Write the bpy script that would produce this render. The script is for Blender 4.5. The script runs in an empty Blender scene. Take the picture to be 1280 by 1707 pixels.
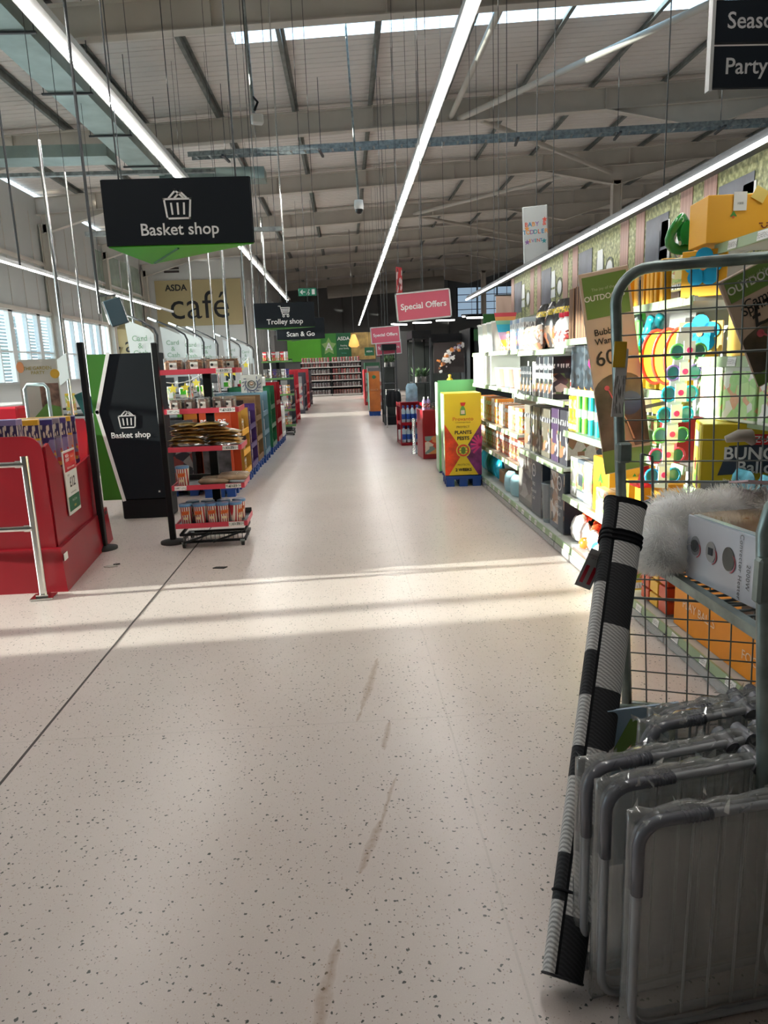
import bpy, math, random
from mathutils import Vector, Matrix
from math import radians as R, sin, cos, pi
S = bpy.context.scene
COL = S.collection
rnd = random.Random(7)

# ------------------------------------------------------------ camera, light, exposure
cam_d = bpy.data.cameras.new('camera')
cam_d.sensor_fit = 'HORIZONTAL'; cam_d.sensor_width = 36.0; cam_d.lens = 1183.0 / 1280.0 * 36.0
cam_d.clip_start = 0.05; cam_d.clip_end = 400
cam = bpy.data.objects.new('camera', cam_d); COL.objects.link(cam)
m3 = Matrix(((0.99789327, 0.04657513, -0.04516388), (-0.05372113, 0.20290058, -0.9777246), (-0.03637387, 0.97809105, 0.20497519)))
cam.matrix_world = Matrix.Translation((0, 0, 1.5)) @ m3.to_4x4()
S.camera = cam
S.view_settings.view_transform = 'Standard'; S.view_settings.look = 'None'
S.view_settings.gamma = 1.0; S.view_settings.use_curve_mapping = False
EXPOSURE = 0.46
S.view_settings.exposure = EXPOSURE
S.cycles.use_denoising = True
S.cycles.max_bounces = 10; S.cycles.transparent_max_bounces = 24
S.cycles.diffuse_bounces = 5; S.cycles.glossy_bounces = 4; S.cycles.transmission_bounces = 6
S.cycles.caustics_reflective = False; S.cycles.caustics_refractive = False
S.cycles.sample_clamp_indirect = 6.0

SKY = 3.0; SUN = 16.0; LED = 44.0
w = bpy.data.worlds.new('sky'); S.world = w; w.use_nodes = True
nt = w.node_tree; bg = nt.nodes['Background']
tc = nt.nodes.new('ShaderNodeTexCoord'); sp = nt.nodes.new('ShaderNodeSeparateXYZ')
cr = nt.nodes.new('ShaderNodeValToRGB')
cr.color_ramp.elements[0].position = 0.0; cr.color_ramp.elements[0].color = (0.82, 0.95, 1.0, 1)
cr.color_ramp.elements[1].position = 0.5; cr.color_ramp.elements[1].color = (0.50, 0.74, 1.0, 1)
nt.links.new(tc.outputs['Generated'], sp.inputs[0]); nt.links.new(sp.outputs['Z'], cr.inputs[0])
nt.links.new(cr.outputs[0], bg.inputs['Color']); bg.inputs['Strength'].default_value = SKY

sun_d = bpy.data.lights.new('sun', 'SUN'); sun_d.energy = SUN; sun_d.angle = R(0.6); sun_d.color = (1.0, 0.96, 0.85)
sun = bpy.data.objects.new('sun', sun_d); COL.objects.link(sun)
sd = Vector((1.0, 0.06, -0.142)).normalized()
sun.rotation_euler = sd.to_track_quat('-Z', 'Y').to_euler(); sun.location = (-14, 3, 6)
for (y0, y1) in ((2.4, 9.0), (9.0, 20.0), (20.0, 36.0)):      # sky portals in the window band of the left wall
    pd = bpy.data.lights.new('window_portal', 'AREA'); pd.shape = 'RECTANGLE'; pd.size = 3.4; pd.size_y = y1 - y0
    pd.cycles.is_portal = True
    po = bpy.data.objects.new('window_portal', pd); COL.objects.link(po)
    po.location = (-10.05, (y0 + y1) / 2, 1.75); po.rotation_euler = (0, R(-90), 0)

# ------------------------------------------------------------ materials
MATS = {}
def newmat(name):
    m = bpy.data.materials.new(name); m.use_nodes = True
    return m, m.node_tree, m.node_tree.nodes['Principled BSDF']
def mat(name, col=(.5, .5, .5), rough=.5, metal=0, emit=0, spec=.5, var=0.0, vs=8, coat=0, alpha=1, bump=0, bs=60):
    if name in MATS: return MATS[name]
    m, nt, b = newmat(name)
    b.inputs['Base Color'].default_value = (*col, 1); b.inputs['Roughness'].default_value = rough
    b.inputs['Metallic'].default_value = metal; b.inputs['Specular IOR Level'].default_value = spec
    b.inputs['Coat Weight'].default_value = coat; b.inputs['Alpha'].default_value = alpha
    if emit:
        b.inputs['Emission Color'].default_value = (*col, 1); b.inputs['Emission Strength'].default_value = emit
    if var or bump:
        tc = nt.nodes.new('ShaderNodeTexCoord'); no = nt.nodes.new('ShaderNodeTexNoise')
        no.inputs['Scale'].default_value = vs; no.inputs['Detail'].default_value = 4
        nt.links.new(tc.outputs['Object'], no.inputs['Vector'])
        if var:
            r = nt.nodes.new('ShaderNodeValToRGB'); e = r.color_ramp.elements
            e[0].position = .3; e[1].position = .7
            e[0].color = (*[max(0, c * (1 - var)) for c in col], 1); e[1].color = (*[min(1, c * (1 + var)) for c in col], 1)
            nt.links.new(no.outputs['Fac'], r.inputs[0]); nt.links.new(r.outputs[0], b.inputs['Base Color'])
        if bump:
            n2 = nt.nodes.new('ShaderNodeTexNoise'); n2.inputs['Scale'].default_value = bs
            nt.links.new(tc.outputs['Object'], n2.inputs['Vector'])
            bp = nt.nodes.new('ShaderNodeBump'); bp.inputs['Strength'].default_value = bump
            nt.links.new(n2.outputs['Fac'], bp.inputs['Height']); nt.links.new(bp.outputs[0], b.inputs['Normal'])
    MATS[name] = m; return m

class NT:
    """small node-graph writer"""
    def __init__(s, nt): s.nt = nt
    def n(s, t, **kw):
        o = s.nt.nodes.new(t)
        for k, v in kw.items(): setattr(o, k, v)
        return o
    def put(s, sock, v):
        if hasattr(v, 'is_output'): s.nt.links.new(v, sock)
        elif v is not None:
            if isinstance(v, (tuple, list)) and len(v) == 3 and sock.type == 'RGBA': v = (*v, 1)
            sock.default_value = v
    def math(s, op, a, b=None, c=None, clamp=False):
        o = s.n('ShaderNodeMath', operation=op, use_clamp=clamp)
        for i, v in enumerate((a, b, c)):
            if v is not None: s.put(o.inputs[i], v)
        return o.outputs[0]
    def mix(s, f, a, b, mode='MIX'):
        o = s.n('ShaderNodeMix', data_type='RGBA', blend_type=mode)
        s.put(o.inputs[0], f); s.put(o.inputs[6], a); s.put(o.inputs[7], b)
        return o.outputs[2]
    def coord(s, kind='Generated', scale=(1, 1, 1), loc=(0, 0, 0)):
        t = s.n('ShaderNodeTexCoord'); mp = s.n('ShaderNodeMapping')
        s.put(mp.inputs['Scale'], tuple(scale)); s.put(mp.inputs['Location'], tuple(loc))
        s.nt.links.new(t.outputs[kind], mp.inputs[0]); return mp.outputs[0]
    def sep(s, v):
        o = s.n('ShaderNodeSeparateXYZ'); s.put(o.inputs[0], v); return o.outputs
    def ramp(s, f, stops, const=False):
        o = s.n('ShaderNodeValToRGB'); c = o.color_ramp
        if const: c.interpolation = 'CONSTANT'
        while len(c.elements) < len(stops): c.elements.new(.5)
        for e, (p, col) in zip(c.elements, stops): e.position = p; e.color = (*col, 1)
        s.put(o.inputs[0], f); return o.outputs[0]
    def noise(s, v, scale, detail=3): 
        o = s.n('ShaderNodeTexNoise'); s.put(o.inputs['Vector'], v); s.put(o.inputs['Scale'], scale); s.put(o.inputs['Detail'], detail)
        return o.outputs
    def voro(s, v, scale, rand=1.0, metric='EUCLIDEAN'):
        o = s.n('ShaderNodeTexVoronoi', distance=metric); s.put(o.inputs['Vector'], v); s.put(o.inputs['Scale'], scale); s.put(o.inputs['Randomness'], rand)
        return o.outputs

def pack(name, base=None, cols=((.8, .1, .1), (.9, .8, .2), (.1, .3, .6)), z=(.12, .6), band=(.68, .86), bandcol=(.9, .9, .9), ink=(.05, .05, .05), sc=5, rough=.35, seed=0, dense=True):
    """printed packaging: base colour (the object's own when None), a picture area and a band with small print"""
    if name in MATS: return MATS[name]
    m, nt, b = newmat(name); g = NT(nt)
    v = g.coord('Generated', (1, 1, 1)); x, y, zz = g.sep(v)[0:3]
    if base is None: base = g.n('ShaderNodeObjectInfo').outputs['Color']
    vo = g.voro(g.coord('Generated', (sc, sc, sc * 1.4), (seed, seed * .7, 0)), 1.0)
    f = g.sep(vo['Color'])[0]
    k = len(cols); pic = g.ramp(f, [(i / k, c) for i, c in enumerate(cols)], True)
    pic = g.mix(g.math('MULTIPLY', g.noise(v, 9)[0], .5), pic, base)
    inz = g.math('MULTIPLY', g.math('GREATER_THAN', zz, z[0]), g.math('LESS_THAN', zz, z[1]))
    c = g.mix(inz, base, pic)
    inb = g.math('MULTIPLY', g.math('GREATER_THAN', zz, band[0]), g.math('LESS_THAN', zz, band[1]))
    c = g.mix(inb, c, bandcol)
    tx = g.voro(g.coord('Generated', (22, 22, 5), (seed, 3, seed)), 1.0)
    tf = g.math('MULTIPLY', g.math('LESS_THAN', tx['Distance'], .42), inb)
    c = g.mix(tf, c, ink)
    nt.links.new(c, b.inputs['Base Color']); b.inputs['Roughness'].default_value = rough
    MATS[name] = m; return m

def stripes(name, c1, c2, axis='x', n=8, duty=.5, kind='Generated', rough=.4):
    if name in MATS: return MATS[name]
    m, nt, b = newmat(name); g = NT(nt)
    o = g.sep(g.coord(kind))['XYZ'.index(axis.upper())]
    f = g.math('LESS_THAN', g.math('FRACT', g.math('MULTIPLY', o, n)), duty)
    nt.links.new(g.mix(f, c1, c2), b.inputs['Base Color']); b.inputs['Roughness'].default_value = rough
    MATS[name] = m; return m

def oc(name='object_colour', rough=.35, metal=0, coat=0):
    if name in MATS: return MATS[name]
    m, nt, b = newmat(name); g = NT(nt)
    nt.links.new(g.n('ShaderNodeObjectInfo').outputs['Color'], b.inputs['Base Color'])
    b.inputs['Roughness'].default_value = rough; b.inputs['Metallic'].default_value = metal; b.inputs['Coat Weight'].default_value = coat
    MATS[name] = m; return m

def clearmat(name, tint=(1, 1, 1), haze=.12, gloss=.15, rough=.08, hazecol=(.8, .8, .8)):
    if name in MATS: return MATS[name]
    m, nt, b = newmat(name); g = NT(nt); nt.nodes.remove(b)
    t = g.n('ShaderNodeBsdfTransparent'); t.inputs[0].default_value = (*tint, 1)
    d = g.n('ShaderNodeBsdfDiffuse'); d.inputs[0].default_value = (*hazecol, 1)
    gl = g.n('ShaderNodeBsdfGlossy'); gl.inputs['Roughness'].default_value = rough
    m1 = g.n('ShaderNodeMixShader'); m1.inputs[0].default_value = haze
    nt.links.new(t.outputs[0], m1.inputs[1]); nt.links.new(d.outputs[0], m1.inputs[2])
    m2 = g.n('ShaderNodeMixShader')
    fr = g.n('ShaderNodeLayerWeight'); fr.inputs[0].default_value = .5
    nt.links.new(g.math('MULTIPLY_ADD', g.math('POWER', fr.outputs['Facing'], 4.0), .7, .03 + gloss * .2, clamp=True), m2.inputs[0])
    nt.links.new(m1.outputs[0], m2.inputs[1]); nt.links.new(gl.outputs[0], m2.inputs[2])
    nt.links.new(m2.outputs[0], nt.nodes['Material Output'].inputs[0])
    MATS[name] = m; return m

BLK = mat('black_paint', (.008, .009, .011), .5, spec=.25)
STEEL = mat('chrome_steel', (.72, .72, .70), .16, 1)
GALV = mat('galvanised_steel', (.34, .38, .38), .42, .85, var=.35, vs=14)
WIRE = mat('dull_wire', (.16, .17, .17), .4, .8)
RED = mat('red_card', (.29, .004, .013), .32, var=.08, vs=3)
REDM = mat('red_price_strip', (.55, .05, .08), .35)
WHT = mat('white_paint', (.72, .72, .70), .4)
CREAM = mat('cream_steel', (.60, .56, .50), .55, var=.06, vs=1.5)
GRNM = mat('sage_price_strip', (.30, .40, .24), .4)
SHELFM = mat('shelf_paint', (.50, .52, .50), .45)
DKG = mat('dark_grey_metal', (.05, .055, .06), .45)
GREEN = mat('bright_green', (.05, .37, .012), .4)
DGREEN = mat('deep_green', (.01, .12, .05), .4)
YEL = mat('amber_card', (.85, .42, .02), .45)
PAPER = mat('paper_white', (.80, .80, .77), .6)
INK = mat('ink_black', (.012, .012, .014), .6)
INKW = mat('white_lettering', (.85, .85, .85), .6)
BLUE = mat('pallet_blue', (.01, .06, .28), .4)
WOODM = mat('brown_card', (.28, .17, .09), .7, var=.15, vs=10)
RUB = mat('black_rubber', (.02, .02, .02), .7)
TICK = pack('price_ticket', (.78, .78, .76), ((.7, .7, .7), (.8, .8, .8)), z=(2, 3), band=(.2, .8), bandcol=(.78, .78, .76), ink=(.03, .03, .03))

# ------------------------------------------------------------ mesh writer
def RX(a): return Matrix.Rotation(a, 4, 'X')
def RY(a): return Matrix.Rotation(a, 4, 'Y')
def RZ(a): return Matrix.Rotation(a, 4, 'Z')
def T(*p): return Matrix.Translation(p if len(p) == 3 else p[0])
def zroof(x): return 7.30 + .055 * (x - .3) + .678
def face(d, loc=(0, 0, 0), tilt=0):
    """frame whose xy plane reads upright on a surface that faces direction d"""
    m = {'-Y': RX(pi / 2), '+Y': RZ(pi) @ RX(pi / 2), '-X': RZ(-pi / 2) @ RX(pi / 2), '+X': RZ(pi / 2) @ RX(pi / 2), '+Z': Matrix.Identity(4)}[d]
    return T(*loc) @ m @ RZ(tilt)
_tx = {}
class MB:
    def __init__(s): s.v = []; s.f = []; s.mi = []; s.mats = []; s.sm = []
    def _m(s, m):
        if m not in s.mats: s.mats.append(m)
        return s.mats.index(m)
    def add(s, vs, fs, m, xf=None, smooth=False):
        o = len(s.v); i = s._m(m)
        if xf is not None: vs = [xf @ Vector(v) for v in vs]
        s.v.extend([tuple(v) for v in vs])
        for f in fs: s.f.append(tuple(a + o for a in f)); s.mi.append(i); s.sm.append(smooth)
        return s
    def box(s, c, d, m, xf=None, rz=0, rx=0, ry=0, bev=0):
        x, y, z = d[0] / 2, d[1] / 2, d[2] / 2
        loc = T(*c) @ RZ(rz) @ RY(ry) @ RX(rx)
        if xf is not None: loc = xf @ loc
        if bev <= 0:
            vs = [(i * x, j * y, k * z) for i in (-1, 1) for j in (-1, 1) for k in (-1, 1)]
            fs = [(0, 1, 3, 2), (4, 6, 7, 5), (0, 4, 5, 1), (2, 3, 7, 6), (0, 2, 6, 4), (1, 5, 7, 3)]
            return s.add(vs, fs, m, loc)
        b = min(bev, x * .9, y * .9, z * .9); vs = []; ix = {}
        for i in (-1, 1):
            for j in (-1, 1):
                for k in (-1, 1):
                    for a in range(3):
                        p = [i * (x - b), j * (y - b), k * (z - b)]
                        p[a] = (i * x, j * y, k * z)[a]; ix[(i, j, k, a)] = len(vs); vs.append(tuple(p))
        fs = []
        def q(*keys):
            f = [ix[k] for k in keys]; n = (Vector(vs[f[1]]) - Vector(vs[f[0]])).cross(Vector(vs[f[2]]) - Vector(vs[f[1]]))
            c_ = sum((Vector(vs[a]) for a in f), Vector()) / len(f)
            fs.append(tuple(f) if n.dot(c_) > 0 else tuple(reversed(f)))
        for i in (-1, 1):
            q((i, -1, -1, 0), (i, 1, -1, 0), (i, 1, 1, 0), (i, -1, 1, 0)); q((-1, i, -1, 1), (1, i, -1, 1), (1, i, 1, 1), (-1, i, 1, 1)); q((-1, -1, i, 2), (1, -1, i, 2), (1, 1, i, 2), (-1, 1, i, 2))
            for j in (-1, 1):
                q((i, j, -1, 0), (i, j, -1, 1), (i, j, 1, 1), (i, j, 1, 0)); q((i, -1, j, 0), (i, -1, j, 2), (i, 1, j, 2), (i, 1, j, 0)); q((-1, i, j, 1), (-1, i, j, 2), (1, i, j, 2), (1, i, j, 1))
                for k in (-1, 1): q((i, j, k, 0), (i, j, k, 1), (i, j, k, 2))
        return s.add(vs, fs, m, loc)
    def cyl(s, p0, p1, r, m, n=12, r2=None, smooth=True, xf=None):
        p0 = Vector(p0); p1 = Vector(p1); d = p1 - p0; r2 = r if r2 is None else r2
        q = d.to_track_quat('Z', 'Y').to_matrix().to_4x4(); M_ = T(*p0) @ q
        if xf is not None: M_ = xf @ M_
        L = d.length
        vs = [(r * cos(2 * pi * i / n), r * sin(2 * pi * i / n), 0) for i in range(n)] + [(r2 * cos(2 * pi * i / n), r2 * sin(2 * pi * i / n), L) for i in range(n)]
        s.add(vs, [(i, (i + 1) % n, n + (i + 1) % n, n + i) for i in range(n)], m, M_, smooth)
        if r > 1e-5: s.add(vs[:n], [tuple(reversed(range(n)))], m, M_)
        if r2 > 1e-5: s.add(vs[n:], [tuple(range(n))], m, M_)
        return s
    def tube(s, pts, r, m, n=8, closed=False, flat=1.0, xf=None):
        pts = [Vector(p) for p in pts]; N = len(pts); vs = []; up = Vector((0, 0, 1))
        prev = None
        for i, p in enumerate(pts):
            a = pts[(i - 1) % N] if (closed or i > 0) else p; b = pts[(i + 1) % N] if (closed or i < N - 1) else p
            t = (b - a).normalized()
            if prev is None:
                u = t.cross(up); u = t.cross(Vector((1, 0, 0))) if u.length < .05 else u
            else: u = prev - t * prev.dot(t)
            u.normalize(); w_ = t.cross(u); prev = u
            rr = r[i] if isinstance(r, (list, tuple)) else r
            for k in range(n): vs.append(p + u * cos(2 * pi * k / n) * rr + w_ * sin(2 * pi * k / n) * rr * flat)
        fs = []
        for i in range(N if closed else N - 1):
            for k in range(n): fs.append((i * n + k, i * n + (k + 1) % n, ((i + 1) % N) * n + (k + 1) % n, ((i + 1) % N) * n + k))
        if not closed: fs += [tuple(reversed(range(n))), tuple((N - 1) * n + k for k in range(n))]
        return s.add(vs, fs, m, xf, True)
    def lathe(s, prof, m, c=(0, 0, 0), n=14, xf=None, smooth=True):
        vs = [(c[0] + r * cos(2 * pi * k / n), c[1] + r * sin(2 * pi * k / n), c[2] + z) for r, z in prof for k in range(n)]
        fs = [(i * n + k, i * n + (k + 1) % n, (i + 1) * n + (k + 1) % n, (i + 1) * n + k) for i in range(len(prof) - 1) for k in range(n)]
        s.add(vs, fs, m, xf, smooth)
        if prof[0][0] > 1e-4: s.add(vs[:n], [tuple(reversed(range(n)))], m, xf)
        if prof[-1][0] > 1e-4: s.add(vs[-n:], [tuple(range(n))], m, xf)
        return s
    def prism(s, poly, h, m, xf=None, z0=0):
        n = len(poly)
        ar = sum(poly[i][0] * poly[(i + 1) % n][1] - poly[(i + 1) % n][0] * poly[i][1] for i in range(n))
        if ar < 0: poly = list(reversed(poly))
        vs = [(x, y, z0) for x, y in poly] + [(x, y, z0 + h) for x, y in poly]
        fs = [tuple(reversed(range(n))), tuple(range(n, 2 * n))] + [(i, (i + 1) % n, n + (i + 1) % n, n + i) for i in range(n)]
        return s.add(vs, fs, m, xf)
    def disc(s, c, r, m, xf=None, n=24, h=.002, ry=None):
        ry = ry or r
        return s.prism([(c[0] + r * cos(2 * pi * i / n), c[1] + ry * sin(2 * pi * i / n)) for i in range(n)], h, m, xf)
    def ring(s, c, r, wd, m, xf=None, n=28, h=.002, a0=0, a1=2 * pi):
        k = n if a1 - a0 < 6.28 else n
        for i in range(n):
            t0 = a0 + (a1 - a0) * i / n; t1 = a0 + (a1 - a0) * (i + 1) / n
            s.prism([(c[0] + q * cos(t), c[1] + q * sin(t)) for q, t in ((r - wd / 2, t0), (r + wd / 2, t0), (r + wd / 2, t1), (r - wd / 2, t1))], h, m, xf)
        return s
    def line(s, pts, wd, m, xf=None, h=.002):
        for a, b in zip(pts[:-1], pts[1:]):
            a = Vector(a); b = Vector(b); d = (b - a).normalized() * wd / 2; p = Vector((-d.y, d.x))
            s.prism([tuple(a - d + p), tuple(a - d - p), tuple(b + d - p), tuple(b + d + p)], h, m, xf)
        return s
    def text(s, st, size, m, xf=None, bold=0, al='CENTER', sx=1.0, ext=.0008, space=1.0):
        k = (st, bold, al, space)
        if k not in _tx:
            cu = bpy.data.curves.new('t', 'FONT'); cu.body = st; cu.size = 1.0; cu.offset = bold; cu.align_x = al; cu.align_y = 'CENTER'
            cu.resolution_u = 3; cu.fill_mode = 'BOTH'; cu.space_character = space; cu.space_line = .95
            ob = bpy.data.objects.new('t', cu); me = bpy.data.meshes.new_from_object(ob)
            _tx[k] = ([tuple(v.co) for v in me.vertices], [tuple(p.vertices) for p in me.polygons])
            bpy.data.objects.remove(ob); bpy.data.meshes.remove(me); bpy.data.curves.remove(cu)
        vs, fs = _tx[k]
        return s.add([(x * size * sx, y * size, ext) for x, y, z in vs], fs, m, xf)
    def build(s, name, parent=None, loc=(0, 0, 0), rz=0, kind=None, auto=False):
        me = bpy.data.meshes.new(name); me.from_pydata(s.v, [], s.f); me.update()
        for m in s.mats: me.materials.append(m)
        me.polygons.foreach_set('material_index', s.mi); me.polygons.foreach_set('use_smooth', s.sm)
        o = bpy.data.objects.new(name, me); COL.objects.link(o)
        o.location = loc; o.rotation_euler = (0, 0, rz)
        if parent is not None: o.parent = parent
        if kind: o['kind'] = kind
        return o

def thing(name, label, cat, loc=(0, 0, 0), rz=0, group=None):
    o = bpy.data.objects.new(name, None); COL.objects.link(o); o.empty_display_size = .1
    o.location = loc; o.rotation_euler = (0, 0, rz); o['label'] = label; o['category'] = cat
    if group: o['group'] = group
    return o
def tag(o, label, cat, group=None):
    o['label'] = label; o['category'] = cat
    if group: o['group'] = group
    return o
def struct(name, mb): return mb.build(name, kind='structure')
def paint(o, c):
    o.color = (*c, 1)
    for ch in o.children: paint(ch, c)
    return o
def kids(o): return [c for c in o.children]
def copy_tree(o, loc=None, rz=None, label=None, col=None, parent=None, scale=None):
    c = o.copy(); COL.objects.link(c)
    if parent is not None: c.parent = parent
    else:
        if loc is not None: c.location = loc
        if rz is not None: c.rotation_euler = (0, 0, rz)
        if label: c['label'] = label
        if scale: c.scale = scale if isinstance(scale, tuple) else (scale,) * 3
    if col: c.color = (*col, 1)
    for ch in kids(o): copy_tree(ch, parent=c, col=col)
    return c
ORD = ['nearest', 'second nearest', 'third nearest', 'fourth nearest', 'fifth nearest', 'sixth nearest', 'seventh nearest', 'eighth nearest', 'ninth nearest', 'tenth nearest', 'eleventh nearest', 'twelfth nearest']
ORL = ['leftmost', 'second from left', 'third from left', 'fourth from left', 'fifth from left', 'sixth from left', 'seventh from left', 'eighth from left', 'ninth from left', 'tenth from left', 'eleventh from left', 'twelfth from left']
def ordn(i, n, words=ORD):
    if n == 1: return ''
    if i == n - 1: return 'farthest' if words is ORD else 'rightmost'
    return words[i] if i < len(words) else '%dth' % (i + 1)
def rowput(proto_fn, spots, desc, place, cat, group, cols=None, words=ORD, jit=0, scale=None):
    """puts one thing of proto_fn(label) at every spot; the spots run from the near end (or from the left)"""
    n = len(spots); first = None; out = []
    for i, sp in enumerate(spots):
        lab = '%s, %s %s' % (desc, ordn(i, n, words), place) if n > 1 else '%s %s' % (desc, place)
        rz = sp[3] if len(sp) > 3 else 0
        rz += rnd.uniform(-jit, jit)
        if first is None:
            o = proto_fn(); first = o
            o.location = sp[:3]; o.rotation_euler = (0, 0, rz); o['label'] = lab
        else: o = copy_tree(first, sp[:3], rz, lab)
        o['category'] = cat
        if n > 1: o['group'] = group
        if scale and i: o.scale = (1, 1, scale[i % len(scale)])
        if cols: paint(o, cols[i % len(cols)])
        out.append(o)
    return out
# ------------------------------------------------------------ the setting
def floor_mat():
    m, nt, b = newmat('terrazzo'); g = NT(nt)
    v = g.coord('Object')
    n1 = g.noise(v, 1.1, 4)[0]
    base = g.ramp(n1, [(.32, (.56, .485, .45)), (.68, (.62, .55, .515))])
    n2 = g.noise(v, 260, 2)[0]
    base = g.mix(g.math('MULTIPLY', g.math('GREATER_THAN', n2, .58), .22), base, (.70, .64, .58))
    def chips(scale, keep, size, col, off):
        vv = g.n('ShaderNodeVectorMath', operation='ADD'); g.put(vv.inputs[0], g.coord('Object', (1, 1, 0), (off, off * .3, 0)))
        wob = g.noise(v, 95, 2)[1]
        sc = g.n('ShaderNodeVectorMath', operation='SCALE'); g.put(sc.inputs[0], wob); sc.inputs['Scale'].default_value = .014
        g.put(vv.inputs[1], sc.outputs[0])
        vo = g.voro(vv.outputs[0], scale); cc = g.sep(vo['Color'])
        rad = g.math('MULTIPLY_ADD', cc[1], size * .8, size * .35)
        f = g.math('MULTIPLY', g.math('LESS_THAN', vo['Distance'], rad), g.math('LESS_THAN', cc[0], keep))
        return f, g.mix(cc[2], col, tuple(c * 2.6 for c in col))
    for scale, keep, size, col, off, st in ((60, .55, .24, (.045, .045, .04), 0, .95), (125, .42, .24, (.14, .10, .08), 3.1, .8), (40, .26, .18, (.03, .035, .03), 7.7, .95), (95, .25, .24, (.22, .17, .13), 5.2, .7)):
        f, c = chips(scale, keep, size, col, off); base = g.mix(g.math('MULTIPLY', f, st), base, c)
    # brown drag marks that lie on the floor
    xyz = g.sep(v)
    stn = None
    for (x0_, y0_, x1_, y1_, wd_) in ((.10, 3.46, .0, 2.90, .022), (.12, 2.79, .08, 2.56, .016), (.115, 2.37, .05, 2.1, .010), (.05, 2.12, -.03, 1.87, .018), (-.09, 1.63, -.15, 1.30, .020), (.0, 2.9, -.02, 2.80, .010)):
        dxs, dys = x1_ - x0_, y1_ - y0_; L2 = (dxs * dxs + dys * dys) ** .5; ux, uy = dxs / L2, dys / L2
        px_ = g.math('SUBTRACT', xyz[0], x0_); py_ = g.math('SUBTRACT', xyz[1], y0_)
        al = g.math('ADD', g.math('MULTIPLY', px_, ux), g.math('MULTIPLY', py_, uy)); ac = g.math('ABSOLUTE', g.math('ADD', g.math('SUBTRACT', g.math('MULTIPLY', px_, uy), g.math('MULTIPLY', py_, ux)), g.math('MULTIPLY_ADD', g.noise(v, 14, 3)[0], .03, -.015)))
        tt = g.math('DIVIDE', al, L2); prof = g.math('MULTIPLY', g.math('MULTIPLY', tt, g.math('SUBTRACT', 1.0, tt)), 4.0, clamp=True)
        fl_ = g.math('MULTIPLY', g.math('SUBTRACT', 1.0, g.math('DIVIDE', ac, g.math('MULTIPLY_ADD', g.math('POWER', prof, .5), wd_, .0001)), clamp=True), g.math('MULTIPLY', g.math('GREATER_THAN', tt, 0.0), g.math('LESS_THAN', tt, 1.0)))
        fl_ = g.math('POWER', fl_, .6); stn = fl_ if stn is None else g.math('MAXIMUM', stn, fl_)
    st = g.math('MULTIPLY', stn, g.math('MULTIPLY_ADD', g.noise(v, 55, 3)[0], .8, .1), clamp=True)
    base = g.mix(st, base, (.26, .15, .07))
    # pale slab seams
    sx = g.math('LESS_THAN', g.math('ABSOLUTE', g.math('SUBTRACT', xyz[0], 0.37)), .0035)
    sy = g.math('LESS_THAN', g.math('ABSOLUTE', g.math('SUBTRACT', g.math('PINGPONG', g.math('ADD', xyz[1], .4), 1.6), 0.0)), .003)
    base = g.mix(g.math('MULTIPLY', g.math('MAXIMUM', sx, sy), .3), base, (.36, .32, .29))
    nt.links.new(base, b.inputs['Base Color'])
    r = g.math('MULTIPLY_ADD', g.noise(v, 3.0, 5)[0], .05, .268); nt.links.new(r, b.inputs['Roughness'])
    b.inputs['Specular IOR Level'].default_value = .42
    return m
FLOORM = floor_mat()
mb = MB(); mb.box((13, 27, -.05), (46, 70, .1), FLOORM); struct('floor', mb)
mb = MB(); mb.box((-1.372, 3.2, .0008), (.011, 9.5, .0016), mat('joint_filler', (.06, .05, .045), .7)); struct('trim_1', mb)
GROUND = mat('outside_paving', (.62, .60, .56), .8, var=.1, vs=.6)
mb = MB(); mb.box((-40, 27, -.1), (60, 110, .1), GROUND); struct('ground', mb)

def zr(x): return 7.30 + .055 * (x - .3)      # underside of the rafters
X0, X1, Y0, Y1 = -10.0, 36.0, -8.0, 62.0
DECK = mat('white_roof_deck', (.74, .70, .66), .55, var=.05, vs=.8)
def deck(mb, xa, xb, ya, yb, pitch=.25, dz=.68, m=DECK):
    prof = []; y = ya
    while y < yb - 1e-6:
        for (t, z) in ((0, 0), (.45, 0), (.55, .013), (.95, .013)):
            yy = min(y + t * pitch, yb); prof.append((yy, z))
        y += pitch
    prof.append((yb, 0))
    vs = [(x, yy, zr(x) + dz + z) for x in (xa, xb) for (yy, z) in prof]; n = len(prof)
    mb.add(vs, [(i, i + 1, n + i + 1, n + i) for i in range(n - 1)], m)
mb = MB(); SKY_Y = (14.55, 15.95)
deck(mb, X0, X1, Y0, SKY_Y[0]); deck(mb, X0, -1.9, *SKY_Y); deck(mb, X1 - 18, X1, *SKY_Y); deck(mb, X0, X1, SKY_Y[1], Y1)
struct('ceiling', mb)
mb = MB(); deck(mb, -1.9, X1 - 18, *SKY_Y, pitch=.2, dz=.69, m=clearmat('rooflight_sheet', (.80, .90, .92), haze=.25, hazecol=(.8, .9, .9))); struct('window_1', mb)

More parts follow.
